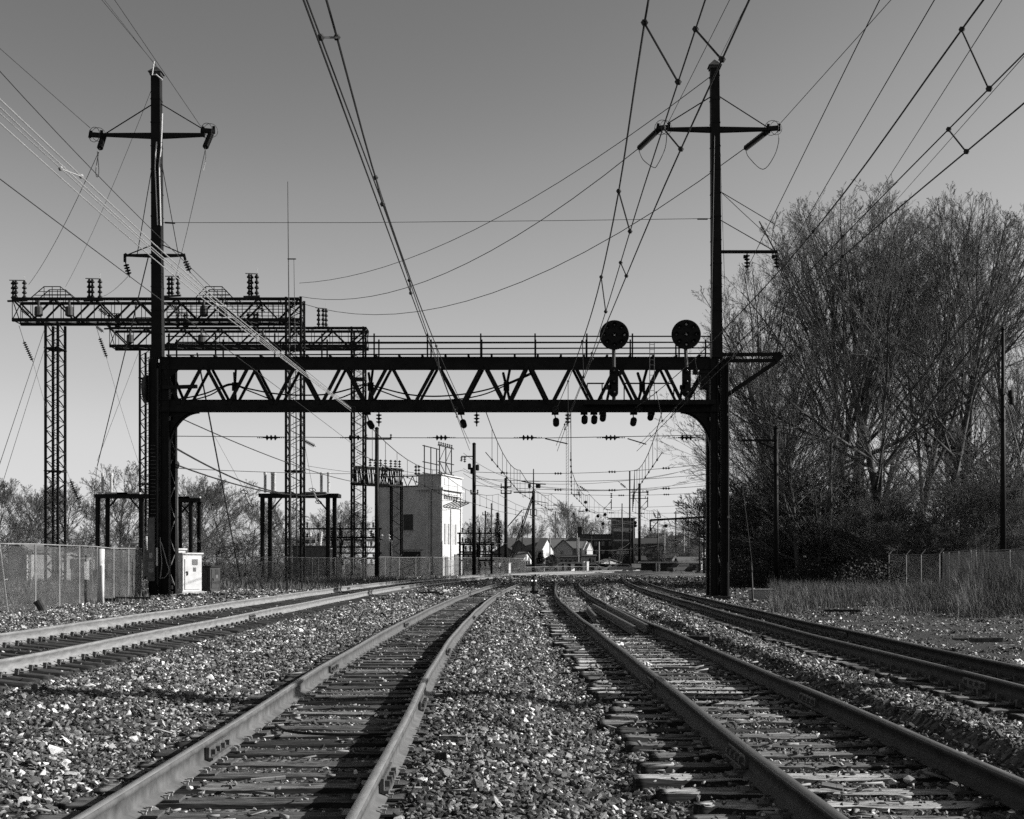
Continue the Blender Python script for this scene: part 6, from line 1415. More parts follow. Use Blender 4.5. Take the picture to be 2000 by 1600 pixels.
blockb(1199, 1240, 1013, 280, 8, 'brick2', 'square brick tower with a pale band above the long white shop sign', [(x, x+3, 1044, 1052, 'glass') for x in (1206, 1213, 1220, 1227)]+[(x, x+4.5, 1060, 1075, 'glass') for x in (1207, 1214, 1221)]+[(x, x+4.5, 1085, 1096, 'glass') for x in (1207, 1214, 1221)], [(1032, 1038, 'palegrey'), (1054, 1057, 'palegrey'), (1038.2, 1053.8, 'brick'), (1057.2, 1106, 'brick')], extra=twx, nm='tower_building')
gable(1241, 1300, 1064, 1052, 270, 12, 'brick', 'darkgrey', 'long low dark building right of the tower', nm='hall', wins=[(1244, 1247, 1087, 1093, 'glasslight'), (1256, 1275, 1080, 1089, 'glass'), (1277, 1296, 1080, 1089, 'glass')])
blockb(1308, 1352, 1070, 320, 6, 'white', 'pale building partly hidden by branches right of the dark hall', [(1314, 1320, 1076, 1082, 'glass'), (1334, 1342, 1076, 1082, 'glass')], rot=-40)
blockb(1352, 1368, 1054, 300, 6, 'midgrey', 'grey narrow building near the right leg of the bridge')
blockb(1310, 1348, 1082, 240, 5, 'darkgrey', 'low dark shop front beneath the pale building', [(1312, 1328, 1084, 1091, 'glass'), (1334, 1345, 1084, 1091, 'glass')])
gable(1328, 1368, 1102, 1090, 215, 7, 'midgrey', 'roof', 'low hipped shed near the right leg of the bridge', wins=[(1352, 1360, 1104, 1110)])
blockb(1372, 1392, 1094, 205, 5, 'white', 'bright white garage beside the right leg of the bridge', [(1378, 1388, 1101, 1113, 'glasslight')], nm='garage', cat='garage', rot=-35)
gable(1290, 1330, 1062, 1048, 340, 9, 'white', 'roof', 'far pale house behind the right hand branches', rot=-40); gable(1395, 1440, 1076, 1060, 320, 9, 'palegrey', 'roof', 'far house hidden behind the right leg')
gable(18, 52, 1078, 1068, 105, 8, 'palegrey', 'roof', 'small house with a pale roof seen through the left fence', ridge='y'); gable(40, 108, 1092, 1083, 112, 7, 'palegrey', 'palegrey', 'long low white shed seen through the left fence'); gable(125, 165, 1096, 1090, 116, 5, 'white', 'palegrey', 'small bright shed seen through the left fence near the lattice column')
# platform shelters
def shelter(px0, px1, pyt, Y, lb, whites):
    x0, x1 = Wx(px0, Y), Wx(px1, Y); e = empty('platform_shelter', (x0, Y, 0), lb, 'shelter', 'flat shelters on the station platform')
    mb = MB(); mb.box(x0-.4, x1+.4, Y-.6, Y+2.4, Wz(pyt, Y)-.25, Wz(pyt, Y)); part('roof', mb, M['palegrey'], e)
    mb = MB(); mb.box(x0, x1, Y+1.6, Y+1.75, 0, Wz(pyt, Y)-.25); part('wall', mb, M['darkgrey'], e)
    for a, b_ in whites: mb = MB(); mb.bar((Wx(a, Y), Y-.6, Wz(pyt, Y)/2-.13), (Wx(b_, Y), Y+.25, Wz(pyt, Y)/2-.13), .12, Wz(pyt, Y)-.3); part('white_panel', mb, M['white'], e)
shelter(1098, 1136, 1098, 215, 'left flat roofed platform shelter with white end panels', [(1102, 1108), (1115, 1122)])
shelter(1254, 1319, 1097, 212, 'right flat roofed platform shelter with white doors at its middle', [(1281, 1285), (1286, 1289)])
for i, (x, w) in enumerate(((1139, 4), (1145, 4), (963, 3), (973, 3), (992, 4))):
    p = W(x, 1114, 205 if i < 2 else 150); mb = MB((p.x, p.y, 0)); ww = w*p.y/F; hh = Wz(1098 if i < 2 else 1101, p.y); mb.bar((p.x, p.y, hh/2), (p.x+ww, p.y+ww*.9, hh/2), .3, hh); mb.bar((p.x-.03, p.y-.03, hh+.05), (p.x+ww+.03, p.y+ww*.9+.03, hh+.05), .36, .08)
    top('equipment_case', mb, M['white'], ('left white case beside the platform shelter', 'right white case beside the platform shelter', 'leftmost upright white case by the long fence', 'middle upright white case by the long fence', 'rightmost upright white case by the stays')[i], 'case', 'upright white cases')
# cars
def car(px, Y, m, lb, rz=0.0, s_=1):
    x = Wx(px, Y); e = empty('parked_car', (x, Y, 0), lb, 'car', 'cars parked beyond the tracks', R(rz))
    def pt(nm, mb, mm, par): 
        return mb.build(nm, M[mm], par, False)
    prof = [(-2.2, .35), (-2.2, .75), (-1.5, .88), (-.95, 1.38), (.75, 1.40), (1.45, .95), (2.15, .88), (2.2, .35)]
    mb = MB(); mb.prism([(a, -.85, b_) for a, b_ in prof], (0, 1.7, 0)); pt('body', mb, m, e)
    mb = MB()
    for y in (-.862, .85): mb.prism([(-1.2, y, .95), (-.85, y, 1.3), (.65, y, 1.31), (1.2, y, .97)], (0, .012, 0))
    pt('window', mb, 'glass', e)
    mb = MB(); mb.prism([(.82, -.75, 1.385), (1.40, -.75, .975), (1.40, .75, .975), (.82, .75, 1.385)], (.02, 0, .02)); pt('windscreen', mb, 'glass', e)
    for a in (-1.35, 1.35):
        for y in (-.8, .62): mb = MB(); mb.lathe((a, y-.08, .33), (a, y+.1, .33), [(0, .2), (.01, .33), (.2, .33)], 12); pt('wheel', mb, 'black', e)
for px, Y, m, lb, rz in ((1136, 222, 'midgrey', 'grey car parked left beside the low pale shop', 0), (1156, 222, 'white', 'white car parked in front of the low pale shop', 0), (1170, 226, 'darkgrey', 'dark car leftmost in front of the long brick building', 0), (1184, 226, 'black', 'black car second in front of the long brick building', 180),
                         (1204, 224, 'white', 'white car below the square tower', 0), (1216, 214, 'palegrey', 'long pale car nearest the crossing below the square tower', 180), (1226, 228, 'darkgrey', 'dark car just left of the thin pole below the tower', 0), (1262, 240, 'palegrey', 'pale car in front of the dark hall', 0), (1242, 226, 'midgrey', 'grey car between the dark poles', 90),
                         (1330, 205, 'darkgrey', 'dark car right of the right platform shelter', 30), (1100, 230, 'white', 'white car left of the left platform shelter', 0), (1030, 205, 'white', 'white car behind the fence end by the stayed pole', 0), (1052, 210, 'palegrey', 'pale car just right of the stayed pole', 0)):
    car(px, Y, m, lb, rz)
rd = MB(); rd.box(-5, 60, 203, 260, -.02, .012); tag(rd.build('road', M['midgrey']), kind='structure')
pt_ = MB(); pt_.box(2, 22, 200, 203, -.02, .3); tag(pt_.build('platform', M['palegrey']), kind='structure')
# signs and small posts in the town
for i, (px, py0, py1, Y) in enumerate(((1062, 1098, 1113, 200), (1074, 1044, 1112, 260), (1127, 1042, 1100, 250), (1130, 1050, 1110, 240), (1170, 1058, 1100, 235), (1298, 1035, 1100, 240), (1336, 1030, 1098, 250), (1190, 1088, 1102, 230))):
    mb = MB((Wx(px, Y), Y, 0)); mb.tube([(Wx(px, Y), Y, 0), (Wx(px, Y), Y, Wz(py0, Y))], .13, 6)
    if i == 0: mb.box(Wx(px-4, Y), Wx(px+4, Y), Y-.2, Y-.1, Wz(1109, Y), Wz(1101, Y))
    top('town_post', mb, M['galv'], ('short post with a square grey sign back beside the stayed pole', 'pale lamp post left of the cream house', 'thin pale mast in front of the cream house', 'thin pale post by the white spire house', 'leaning pale post before the brick building', 'pale pole right of the dark hall', 'pale pole among the right hand branches', 'small bright post before the brick building')[i], 'post', 'thin posts in the distant town')

# ================================================================ trees
def norm(a): return a/np.maximum(np.linalg.norm(a, axis=1), 1e-9)[:, None]
def grow(seed, H=26.0, trunk_frac=.8, n1=16, a1=(20, 46), ratio1=.55, kids=(9, 8, 7, 5), wig=.045, trop=.022, r0=.32, spread=1.0, t0=.22, rmin=.006, fork=False, lean=0.0, dome=(.40, .44, .57)):
    rs = np.random.RandomState(seed)
    segs = {}
    K = 9; d = norm(np.array([[lean, rs.uniform(-.05, .05), 1.0]])); p = np.zeros((1, 3)); L_ = H*trunk_frac
    nodes = [p]; dirs = [d]
    for k in range(K):
        d = norm(d+rs.normal(0, .05, (1, 3))); p = p+d*L_/K; nodes.append(p); dirs.append(d)
    Lv = [(np.stack(nodes, 1), np.stack(dirs, 1), np.array([L_]), np.array([r0]))]
    ratios = [ratio1, .52, .5, .5, .5]
    nk = [n1]+list(kids)
    for lvl, n in enumerate(nk):
        N_, D_, LL_, RR = Lv[-1]; B_, K1 = N_.shape[0], N_.shape[1]-1
        t = (np.arange(n)[None, :]+rs.uniform(0, 1, (B_, n)))/n; tt0 = t0 if lvl == 0 else .18
        t = tt0+(1-tt0)*t**(.85)
        f = t*K1; i = np.minimum(f.astype(int), K1-1); w = (f-i)[..., None]; bi = np.arange(B_)[:, None]
        P_ = N_[bi, i]*(1-w)+N_[bi, i+1]*w; Dp = D_[bi, i+1]
        P_ = P_.reshape(-1, 3); Dp = norm(Dp.reshape(-1, 3)); t_ = t.reshape(-1)
        rnd_ = rs.normal(size=P_.shape); perp = norm(np.cross(Dp, rnd_))
        lo, hi = (a1 if lvl == 0 else (16, 46)); an = np.radians(rs.uniform(lo, hi, len(P_)))*(1 if lvl else spread)
        if lvl == 0: an = an*(1.25-.45*t_)
        dd = norm(Dp*np.cos(an)[:, None]+perp*np.sin(an)[:, None]+np.array([0, 0, .10]))
        Ln = np.repeat(LL_, n)*ratios[lvl]*(1.15-.75*t_ if lvl else 1.3-.72*t_)*rs.uniform(.7, 1.2, len(P_))
        if lvl: Ln = np.minimum(Ln, np.repeat(LL_, n)*.7)
        # limbs end on a rounded crown outline
        rxy, rz_, cz = dome[0]*H, dome[1]*H, dome[2]*H; q0 = (P_-np.array([0, 0, cz]))/np.array([rxy, rxy, rz_]); qd = dd/np.array([rxy, rxy, rz_])
        A_, B2, C_ = (qd**2).sum(1), (q0*qd).sum(1), (q0**2).sum(1)-1; dist = (-B2+np.sqrt(np.maximum(B2**2-A_*C_, 0)))/A_
        dist = np.maximum(dist, .4)
        Ln = dist*rs.uniform(.78, 1.02, len(P_)) if lvl == 0 else np.minimum(Ln, dist*rs.uniform(.85, 1.08, len(P_)))
        Rn = np.maximum(np.repeat(RR, n)*(1-t_*.65)*(.5 if lvl == 0 else .52)*rs.uniform(.75, 1.1, len(P_)), rmin)
        K = (8, 6, 4, 3, 2)[lvl]; nodes = [P_]; dirs = [dd]; p = P_; d = dd
        for k in range(K):
            d = norm(d+rs.normal(0, wig*(1+.3*lvl), d.shape)+np.array([0, 0, trop*(1.6, 1.0, .5, .3, .2)[lvl]])); p = p+d*(Ln/K)[:, None]; nodes.append(p); dirs.append(d)
        Lv.append((np.stack(nodes, 1), np.stack(dirs, 1), Ln, Rn))
    return Lv
def tubes(levels, taper=.35, sides=(8, 6, 4, 3, 3, 3)):
    Vs, Fs, off = [], [], 0
    for li, (N_, D_, L_, Rr) in levels:
        s = sides[li]; B_, K1, _ = N_.shape
        ref = np.where(np.abs(D_[..., 2:3]) > .9, np.array([1., 0, 0]), np.array([0., 0, 1.]))
        a = np.cross(D_, ref); a /= np.maximum(np.linalg.norm(a, axis=-1, keepdims=True), 1e-9); b_ = np.cross(a, D_)
        rr = Rr[:, None]*(1-(1-taper)*np.linspace(0, 1, K1)[None, :]); an = np.arange(s)*2*np.pi/s
        V = N_[:, :, None, :]+rr[:, :, None, None]*(np.cos(an)[None, None, :, None]*a[:, :, None, :]+np.sin(an)[None, None, :, None]*b_[:, :, None, :])
        idx = np.arange(B_*K1*s).reshape(B_, K1, s)+off; nx_ = np.roll(idx, -1, 2)
        Fs.append(np.stack([idx[:, :-1], nx_[:, :-1], nx_[:, 1:], idx[:, 1:]], -1).reshape(-1, 4)); Vs.append(V.reshape(-1, 3)); off += B_*K1*s
    return np.concatenate(Vs), Fs
def tree_proto(seed, twig_r=.008, **kw):
    Lv = grow(seed, rmin=twig_r, **kw)
    V, Fc = tubes([(0, Lv[0]), (1, Lv[1])]); trunk = fastmesh('trunk', V, Fc, M['bark'], True)
    V, Fc = tubes([(i, Lv[i]) for i in range(2, len(Lv))]); crown = fastmesh('crown', V, Fc, M['twig'])
    return trunk, crown
PT = [tree_proto(1, H=27, n1=20, kids=(10, 6, 5, 3), a1=(24, 66), twig_r=.010, r0=.30, trunk_frac=.72, t0=.34, dome=(.36, .43, .57)),
      tree_proto(2, H=27, n1=17, kids=(12, 7, 5, 3), a1=(26, 78), twig_r=.010, r0=.36, t0=.30, trunk_frac=.62, dome=(.50, .46, .54)),
      tree_proto(3, H=27, n1=14, kids=(9, 6, 5, 3), a1=(16, 44), twig_r=.010, r0=.26, t0=.45, trunk_frac=.75, dome=(.26, .38, .62)),
      tree_proto(4, H=14, n1=16, kids=(9, 6, 5, 4), a1=(24, 66), twig_r=.007, r0=.14, t0=.12, lean=.1, trunk_frac=.6, dome=(.42, .46, .54)),
      tree_proto(5, H=5, n1=26, kids=(10, 7, 6), a1=(15, 70), twig_r=.007, r0=.05, t0=.02, trunk_frac=.6, dome=(.55, .55, .45)),
      tree_proto(6, H=27, n1=20, kids=(10, 6, 5, 3), a1=(24, 66), twig_r=.026, r0=.30, trunk_frac=.72, t0=.2, dome=(.36, .43, .57)),
      tree_proto(7, H=27, n1=20, kids=(11, 7, 5, 3), a1=(26, 78), twig_r=.026, r0=.36, t0=.2, trunk_frac=.62, dome=(.50, .46, .54)),
      tree_proto(8, H=14, n1=16, kids=(9, 6, 5, 3), a1=(24, 66), twig_r=.018, r0=.16, t0=.12, trunk_frac=.6, dome=(.42, .46, .54))]
FARK = {0: 5, 1: 6, 2: 5, 3: 7}
PH = []
for t_, c_ in PT:
    co = np.empty(len(c_.vertices)*3, np.float32); c_.vertices.foreach_get('co', co); PH.append(float(np.percentile(co[2::3], 99.9))); print('tree', PH[-1], np.percentile(co[0::3], (1, 99)))
def tree(k, px, Y, pyt, lb, grp, wide=1.0, rz=0.0, tilt=(0, 0), nm='bare_tree', cat='tree', base=None, hk=None):
    h = Wz(pyt, Y); s_ = h/PH[k]
    x = Wx(px, Y); e = bpy.data.objects.new(nm, None); link(e); e.location = (x, Y, -.1); e.rotation_euler = (R(tilt[0]), R(tilt[1]), R(rz)); e.scale = (s_*wide, s_*wide, s_); tag(e, lb, cat, grp)
    link(bpy.data.objects.new('trunk', PT[k][0]), e); link(bpy.data.objects.new('crown', PT[k][1]), e)
    return e
wg = 'tall bare trees of the woods on the right'
for k, px, Y, pyt, lb, wd, rz, tl in (
    (1, 1722, 88, 362, 'broad leafless tree forming the middle of the woods on the right', 1.0, 10, (0, 0)),
    (0, 1842, 92, 372, 'tall leafless tree rising right of the broad middle one', 1.0, 70, (0, 2)),
    (1, 1590, 94, 392, 'tall leafless tree forming the left shoulder of the woods', .9, 150, (0, -4)),
    (1, 1890, 100, 400, 'leafless tree forming the right shoulder of the woods', .9, 200, (0, 5)),
    (2, 1660, 100, 385, 'slim leafless tree between the left shoulder and the broad one', 1.0, 30, (0, -3)),
    (0, 1522, 98, 500, 'leafless tree leaning left behind the black pole', 1.2, 250, (0, -6)),
    (3, 1562, 84, 650, 'smaller leafless tree leaning left over the outrigger', 1.1, 20, (0, -12)),
    (0, 1540, 110, 660, 'leafless tree behind the right leg outrigger', .9, 310, (0, 0)),
    (2, 1640, 112, 480, 'slim leafless tree deep behind the left shoulder', 1.1, 130, (0, -2)),
    (0, 1960, 106, 620, 'leafless tree near the right edge', .9, 35, (0, 6)),
    (3, 1496, 118, 830, 'low leafless tree just right of the right mast', .8, 80, (0, 0)),
    (3, 1500, 128, 790, 'low leafless tree behind the side arm of the black pole', .9, 200, (0, 0)),
    (3, 1840, 78, 880, 'low leafless tree right of the broad trunk', 1.2, 300, (0, -3)),
    (3, 1920, 84, 800, 'low leafless tree left of the bare pole', 1.1, 10, (0, 8)),
    (3, 2010, 80, 640, 'broken leafless tree at the right edge', .7, 100, (0, -14)),
    (3, 1600, 84, 820, 'low leafless tree right of the black pole', 1.3, 45, (0, 0)),
    (3, 1525, 106, 780, 'low leafless tree directly behind the black pole', 1.3, 190, (0, 0)),
    (3, 1480, 150, 900, 'distant low leafless tree seen beside the right mast', .7, 60, (0, 0)),
    (0, 1700, 130, 700, 'far leafless tree filling the depth of the woods at centre', 1.3, 77, (0, 0)),
    (1, 1850, 135, 720, 'far leafless tree filling the depth of the woods at right', 1.2, 177, (0, 0)),
    (1, 1560, 135, 760, 'far leafless tree filling the depth of the woods at left', 1.2, 277, (0, 0)),
    (2, 1655, 92, 378, 'slim leafless tree close left of the broad middle one', 1.5, 210, (0, -4)),
    (0, 1785, 98, 366, 'leafless tree close behind the broad middle one', 1.0, 120, (0, 1)),
    (2, 1530, 90, 600, 'slim leafless tree just right of the black pole', 1.3, 10, (0, -3)),
    (2, 1625, 86, 620, 'slim dark trunked tree under the left shoulder', 1.0, 75, (0, -2)),
    (2, 1690, 96, 560, 'slim dark trunked tree left of the broad trunk', 1.0, 175, (0, 3)),
    (2, 1800, 90, 600, 'slim dark trunked tree right of the broad trunk', 1.0, 275, (0, -2)),
    (2, 1850, 104, 560, 'slim dark trunked tree deep behind the right trees', 1.1, 15, (0, 2)),
    (2, 1945, 96, 520, 'slim leafless tree left of the bare pole', 1.2, 315, (0, 5)),
    (1, 1524, 104, 690, 'spreading leafless tree reaching left towards the right mast', .62, 95, (0, -3)),
    (1, 1980, 130, 760, 'far leafless tree at the right edge of the woods', 1.2, 347, (0, 0))):
    tree(k, px, Y, pyt, lb, wg, wd, rz, tl)
# distant trees on the left and behind the town
lg = 'bare trees beyond the substation'
spots = [(1, -30, 150, 925, 'at the left edge'), (1, 40, 155, 935, 'left of the first lattice column'), (3, 90, 140, 955, 'just behind the first lattice column'), (1, 150, 160, 932, 'right of the first lattice column'), (0, 238, 165, 898, 'between the first column and the left mast, the tallest there'), (3, 205, 140, 960, 'behind the left support frame'),
         (1, 365, 160, 918, 'directly behind the white cabinets'), (0, 400, 175, 940, 'right of the narrow dark frame'), (1, 450, 165, 935, 'in the middle of the gap right of the cabinets'), (3, 490, 150, 965, 'left of the right support frame'), (1, 540, 185, 975, 'inside the right support frame'), (0, 610, 220, 1000, 'behind the pale finned transformer'),
         (1, 660, 230, 985, 'between the right lattice columns'), (2, 690, 240, 975, 'slim and behind the farther lattice column'), (3, 715, 200, 1010, 'just left of the building'), (3, 420, 120, 1030, 'low behind the dark shed'), (3, 480, 125, 1040, 'low behind the broken gate'), (3, 20, 120, 1000, 'low at the left edge'), (3, 160, 118, 1020, 'low behind the left fence'), (3, 250, 120, 1010, 'low beside the left support frame'), (3, 560, 140, 1040, 'low behind the right support frame'), (3, 330, 130, 1000, 'low behind the white cabinets')]
for i, (k, px, Y, pyt, w) in enumerate(spots): tree(FARK[k], px, Y, pyt, 'bare tree beyond the substation, '+w, lg, 1.15, i*67, (0, 0))
tg = 'bare trees behind the town'
for i, (k, px, Y, pyt, w) in enumerate([(2, 1095, 300, 975, 'tall vase shaped one behind the cream house'), (0, 1112, 310, 985, 'right partner of the tall vase shaped one'), (1, 1000, 320, 1012, 'left of the stayed pole'), (1, 1045, 330, 1015, 'just right of the stayed pole'), (1, 1160, 330, 1006, 'left one before the square tower'), (0, 1185, 335, 1012, 'right one before the square tower'),
        (1, 1275, 330, 1022, 'right of the thick pole'), (1, 1310, 300, 1035, 'left one by the right leg'), (0, 1345, 310, 1025, 'middle one by the right leg'), (3, 1330, 235, 1052, 'low one over the dark shop front'), (3, 1356, 230, 1060, 'low one next to the right leg'), (1, 1375, 260, 1000, 'tall one touching the right leg'), (0, 945, 260, 1000, 'right of the pale building'), (3, 930, 230, 1010, 'low one behind the tallest pole'), (3, 1300, 228, 1060, 'low one over the right shelter'), (2, 1428, 190, 960, 'largest one beside the right leg'), (3, 1050, 240, 1068, 'bushy one below the white gable'), (3, 1310, 270, 1030, 'low one behind the pale building')]):
    tree(FARK[k], px, Y, pyt, 'bare tree in the distant town, '+w, tg, 1.1, i*51)
# conifers
def conifer(px, Y, pyt, lb, w):
    x = Wx(px, Y); h = Wz(pyt, Y); e = empty('conifer', (x, Y, 0), lb, 'tree'); rs_ = np.random.RandomState(int(px))
    mb = MB(); mb.tube([(x, Y, 0), (x, Y, h)], .22, 6, .04); part('trunk', mb, M['bark'], e)
    mb = MB(); n = 900
    for k in range(n):
        t = rs_.uniform(.15, 1)**.8; r_ = w*(1.05-t)*rs_.uniform(.5, 1.05); a = rs_.uniform(0, 6.28); z_ = h*t; c_ = Vector((x+r_*math.cos(a), Y+r_*math.sin(a), z_-r_*.25)); d_ = Vector((math.cos(a), math.sin(a), -.3)).normalized(); s_ = rs_.uniform(.25, .5); sd = Vector((-d_.y, d_.x, 0))*s_*.35
        mb.add([c_-d_*s_, c_+sd+Vector((0, 0, rs_.uniform(-.1, .1))), c_+d_*s_, c_-sd], [(0, 1, 2, 3)])
    part('crown', mb, M['ivy'], e)
conifer(972, 250, 1001, 'small dark fir right of the pale building', 2.2)
conifer(1056, 235, 1078, 'dark round evergreen bush left of the white gable', 1.8)
# ---------------------------------------------------------------- brush, ivy masses and grass
bg_ = 'shrubs along the edge of the woods'
shrub_root = None; rs2 = random.Random(31)
row = []
for i in range(40):
    px = 1462+i*14.4+rs2.uniform(-9, 9); Y = 97-(px-1432)*.038+rs2.uniform(-6, 4) if px < 1700 else 80+rs2.uniform(-4, 5); row.append((px, Y))
for i, (px, Y) in enumerate(row):
    e = tree(4, px, Y, 1100-rs2.choice((25, 40, 60, 80, 110, 170))*rs2.uniform(.8, 1.2), 'tangled leafless shrub at the foot of the woods, one of a dense row', bg_, rs2.uniform(1.2, 2.0), rs2.uniform(0, 360), (0, rs2.uniform(-12, 12)), nm='bare_shrub', cat='shrub')
def blades(n, xy, hgt, m, nm, lb, cat, w=.012, lean=.35, seed=1, zup=0.0):
    r_ = np.random.RandomState(seed); x, y = xy; n = len(x); z_ = ground_z(x, y)+zup; h = hgt*r_.uniform(.45, 1.25, n); a = r_.uniform(0, 6.28, n); l = r_.normal(0, lean, n)
    h = h*(.55+.75*np.clip(frac_noise(x, y, .35, seed+50)+.5, 0, 1.4)); b0 = np.stack([x, y, z_-.03], -1); side = np.stack([np.cos(a), np.sin(a), 0*a], -1)*w; ld = np.stack([np.cos(a+1.3)*l*h, np.sin(a+1.3)*l*h, 0*a], -1)
    up = np.stack([0*a, 0*a, h], -1); mid = b0+up*.55+ld*.35; tip = b0+up*(1-.25*np.abs(l))[:, None]+ld
    V = np.stack([b0-side, b0+side, mid+side*.8, mid-side*.8, tip], 1).reshape(-1, 3); k = np.arange(n)[:, None]*5
    o = bpy.data.objects.new(nm, fastmesh(nm, V, [k+np.array([[0, 1, 2, 3]]), k+np.array([[3, 2, 4]])], m)); link(o); tag(o, lb, cat, kind='stuff')
r_ = np.random.RandomState(3)
def band(n, f): 
    xs_, ys_ = [], []
    while len(xs_) < n:
        a, b_ = f(r_); xs_.append(a); ys_.append(b_)
    return np.array(xs_), np.array(ys_)
def grass_right(r):
    # clumped patch between the cinders and the fence
    while True:
        Y = r.uniform(37, 78); px = r.uniform(1505, 2060); lim = 1185 if px < 1680 else 1185+(px-1680)*.17
        x = Wx(px, Y); row_ = 1100+CAMZ*F/Y
        lim += 24*float(frac_noise(np.array(x), np.array(Y), .3, 33))
        if row_ < lim and float(frac_noise(np.array(x), np.array(Y), .5, 21)) > r.uniform(-.7, .55)+.5*max(0, (row_-lim+14)/14): return x, Y
blades(0, band(46000, grass_right), .7, M['grass'], 'dead_grass', 'pale dead grass along the foot of the woods and right fence', 'grass', .006, .9)
def weeds(r):
    while True:
        Y = r.uniform(37, 54); px = r.uniform(1870, 2060); x = Wx(px, Y)
        if Y > 43+7*float(frac_noise(np.array(x), np.array(Y), .5, 12)): return x, Y
blades(0, band(7000, weeds), 1.45, M['weed'], 'tall_weeds', 'tall dry weeds at the right edge before the fence', 'weeds', .008, .35, 5)
def grass_left(r):
    Y = r.uniform(48, 110); px = r.uniform(-60, 290); return Wx(px, Y), Y
blades(0, band(16000, grass_left), .35, M['weed'], 'field_grass', 'short dry grass behind the left fence', 'grass', .02, .4, 7)
def grass_mid(r):
    Y = r.uniform(70, 128); px = r.uniform(430, 905); x = Wx(px, Y)
    return (x, Y) if x < float(TR[0][0](Y))-3.2 else grass_mid(r)
blades(0, band(14000, grass_mid), .45, M['weed'], 'verge_grass', 'dry grass along the substation fence', 'grass', .02, .4, 8)
def brush_dark(n, fn, h, seed, lb, nm, m='twig', w=.006):
    r = np.random.RandomState(seed); P0 = []; 
    xy = band(n, fn); x, y = xy; z_ = r.uniform(0, 1, n)**2.2*h; a = r.uniform(0, 6.28, n); el = r.uniform(-.3, 1.3, n); L_ = r.uniform(.4, 1.6, n)
    p = np.stack([x, y, z_], -1); d = np.stack([np.cos(a)*np.cos(el), np.sin(a)*np.cos(el), np.sin(el)], -1); q_ = p+d*L_[:, None]; s_ = np.cross(d, np.array([0, 0, 1.])); s_ /= np.linalg.norm(s_, axis=1)[:, None]; s2 = np.cross(s_, d)
    m_ = (p+q_)/2+r.normal(0, .08, (n, 3))
    V = np.stack([p+s_*w, p-s_*w*.5+s2*w, p-s_*w*.5-s2*w, m_+s_*w, m_-s_*w*.5+s2*w, m_-s_*w*.5-s2*w, q_], 1).reshape(-1, 3); k = np.arange(n)[:, None]*7
    o = bpy.data.objects.new(nm, fastmesh(nm, V, [k+np.array([[0, 1, 4, 3]]), k+np.array([[1, 2, 5, 4]]), k+np.array([[2, 0, 3, 5]]), k+np.array([[3, 4, 6]]), k+np.array([[4, 5, 6]]), k+np.array([[5, 3, 6]])], M[m])); link(o); tag(o, lb, 'undergrowth', kind='stuff')
def br1(r):
    Y = r.uniform(86, 135); return Wx(r.uniform(1428, 2060), Y), Y
brush_dark(38000, br1, 9.0, 41, 'dense tangle of bare twigs filling the foot of the woods on the right', 'twig_undergrowth', w=.013)
def br2(r):
    Y = r.uniform(122, 160); return Wx(r.uniform(-60, 700), Y), Y
brush_dark(26000, br2, 4.5, 43, 'dense tangle of bare twigs beyond the substation', 'twig_undergrowth', w=.016)
# evergreen ivy and dark brush masses (leaves)
def leaves(blobs, n, m, lb, nm, cat, seed, size=.13, kind='stuff'):
    r = np.random.RandomState(seed); c_ = np.array([b_[:3] for b_ in blobs]); rr = np.array([b_[3:] for b_ in blobs]); pick = r.randint(0, len(blobs), n)
    u = r.normal(size=(n, 3)); u /= np.linalg.norm(u, axis=1)[:, None]; p = c_[pick]+u*rr[pick]*(r.uniform(0, 1, n)[:, None]**.45); p[:, 2] = np.maximum(p[:, 2], .02)
    a = r.normal(size=(n, 3)); a /= np.linalg.norm(a, axis=1)[:, None]; b_ = np.cross(a, r.normal(size=(n, 3))); b_ /= np.linalg.norm(b_, axis=1)[:, None]; s_ = size*r.uniform(.6, 1.3, (n, 1))
    V = np.stack([p-a*s_, p+b_*s_*.45, p+a*s_, p-b_*s_*.45], 1).reshape(-1, 3); k = np.arange(n)[:, None]*4
    o = bpy.data.objects.new(nm, fastmesh(nm, V, [k+np.array([[0, 1, 2, 3]])], M[m])); link(o); tag(o, lb, cat, kind=kind)
rr_ = random.Random(9)
blobs = []
for i in range(36):
    px = rr_.uniform(1440, 2040); Y = rr_.uniform(84, 112); blobs.append((Wx(px, Y), Y, rr_.uniform(0, .9), rr_.uniform(1, 2.4), rr_.uniform(1, 2), rr_.uniform(.5, 1.5)))
for px, py, s_ in ((1870, 980, 3.2), (1900, 900, 2.4), (1940, 930, 3), (1820, 1040, 2.4), (1680, 1100, 2.6), (1560, 1080, 2.2), (1985, 960, 2.5), (1850, 1080, 2.5), (1860, 870, 1.6)): 
    Y = 94; w_ = W(px, py, Y); blobs += [(w_.x+rr_.uniform(-1, 1), Y+rr_.uniform(-1, 1), max(w_.z, .5), s_*rr_.uniform(.5, .9), s_*.8, s_*rr_.uniform(.6, 1.1)) for _ in range(3)]
leaves(blobs, 24000, 'ivy', 'dark evergreen ivy and bramble low in the woods', 'ivy_undergrowth', 'undergrowth', 5, .11)
blobs = [(Wx(px, Y), Y, rr_.uniform(0, 1.0), 1.6, 1.2, rr_.uniform(.6, 1.5)) for px, Y in [(rr_.uniform(1660, 1740), rr_.uniform(70, 78)) for _ in range(9)]+[(rr_.uniform(1430, 1660), rr_.uniform(78, 92)) for _ in range(26)]]
leaves(blobs, 26000, 'ivy', 'dark low bramble bush left of the right fence', 'bramble_bush', 'bush', 6, .08)

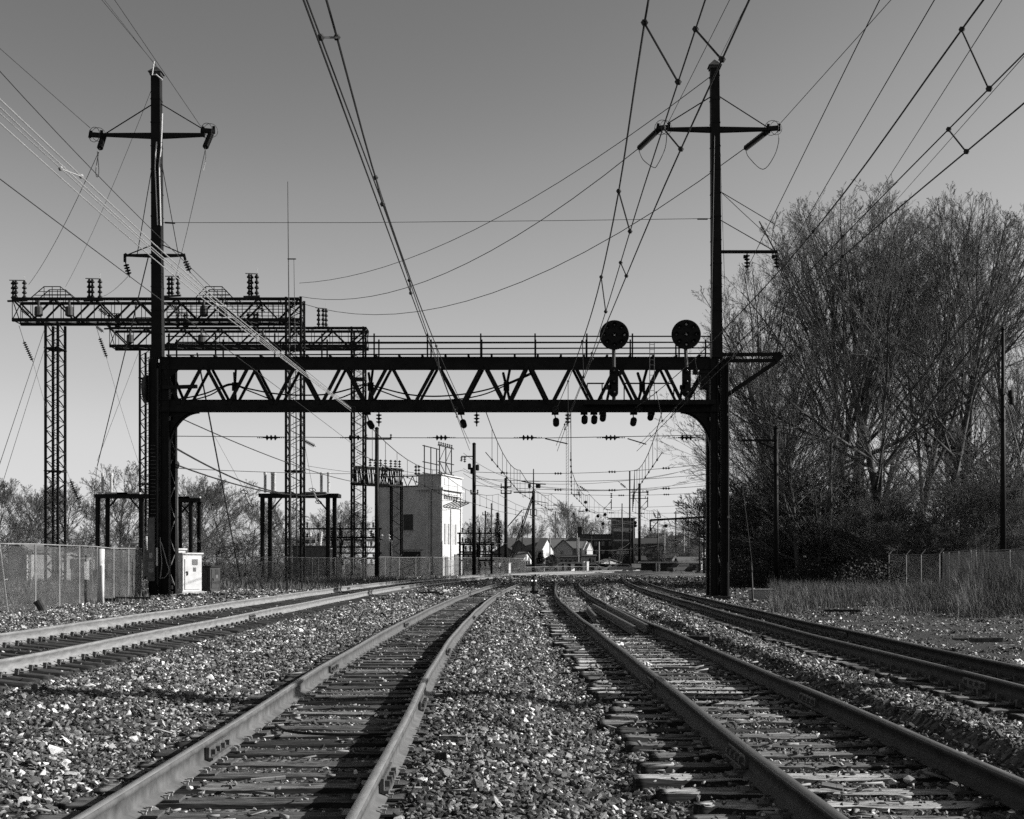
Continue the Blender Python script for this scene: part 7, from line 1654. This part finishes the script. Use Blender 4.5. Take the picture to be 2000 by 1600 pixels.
rt_ = random.Random(77)
for i, (px0, px1, pw, pr_, Y, wm, lbx, rot) in enumerate((
    (905, 930, 1092, 1080, 260, 'midgrey', 'left of the tallest dark pole', 0), (934, 958, 1095, 1084, 270, 'palegrey', 'just right of the tallest dark pole', -30), (1245, 1262, 1096, 1088, 236, 'midgrey', 'in front of the dark hall', 0),
    (1262, 1290, 1050, 1043, 350, 'palegrey', 'above the roof of the dark hall', -35), (1300, 1312, 1092, 1083, 230, 'midgrey', 'left of the low dark shop front', -20), (1350, 1372, 1080, 1068, 290, 'palegrey', 'behind the low hipped shed', -35), (1372, 1400, 1072, 1060, 310, 'midgrey', 'above the white garage', 0), (1164, 1176, 1100, 1094, 236, 'palegrey', 'before the long brick building', -40), (1050, 1068, 1090, 1080, 280, 'midgrey', 'between the stayed pole and the cream house', -20))):
    gable(px0, px1, pw, pr_, Y, 6, wm, 'roof' if i % 2 else 'darkgrey', 'small distant gabled house '+lbx, rot=rot, wins=[(px0+(px1-px0)*.3, px0+(px1-px0)*.5, pw+3, pw+9)])
for i, (px, py, Y, w) in enumerate(((1020, 1010, 240, 'left of the stayed pole'), (1085, 1000, 290, 'left of the tall vase shaped tree'), (1140, 1015, 280, 'over the long brick building'), (1155, 1040, 250, 'before the long brick building'), (1215, 985, 260, 'over the square tower'), (1285, 1005, 250, 'right of the thick pole'), (1320, 1000, 250, 'left one over the right shelter'), (1345, 1015, 240, 'right one over the right shelter'), (960, 985, 200, 'left of the two short armed pole'), (948, 1000, 190, 'by the bus rack'))):
    pole(px, py, Y, .11, 'thin distant utility pole '+w, [(px-6, px+6, py+6, 2)] if i % 2 else [], 'steel2' if i % 3 else 'steel', 'thin distant utility poles')
for i, (k, px, Y, pyt, w) in enumerate([(3, 1250, 245, 1060, 'below the thick pole'), (3, 1212, 236, 1066, 'in front of the tower'), (3, 1085, 240, 1070, 'before the cream house'), (3, 1320, 220, 1066, 'over the right shelter end'), (3, 1365, 215, 1066, 'over the low hipped shed'), (3, 1010, 215, 1078, 'left of the white annex'), (3, 1285, 300, 1040, 'behind the dark hall roof'), (3, 1345, 262, 1030, 'behind the narrow grey building'), (3, 915, 215, 1030, 'behind the bus rack')]):
    tree(k, px, Y, pyt, 'small bare tree in the distant town, '+w, tg, 1.2, i*71)
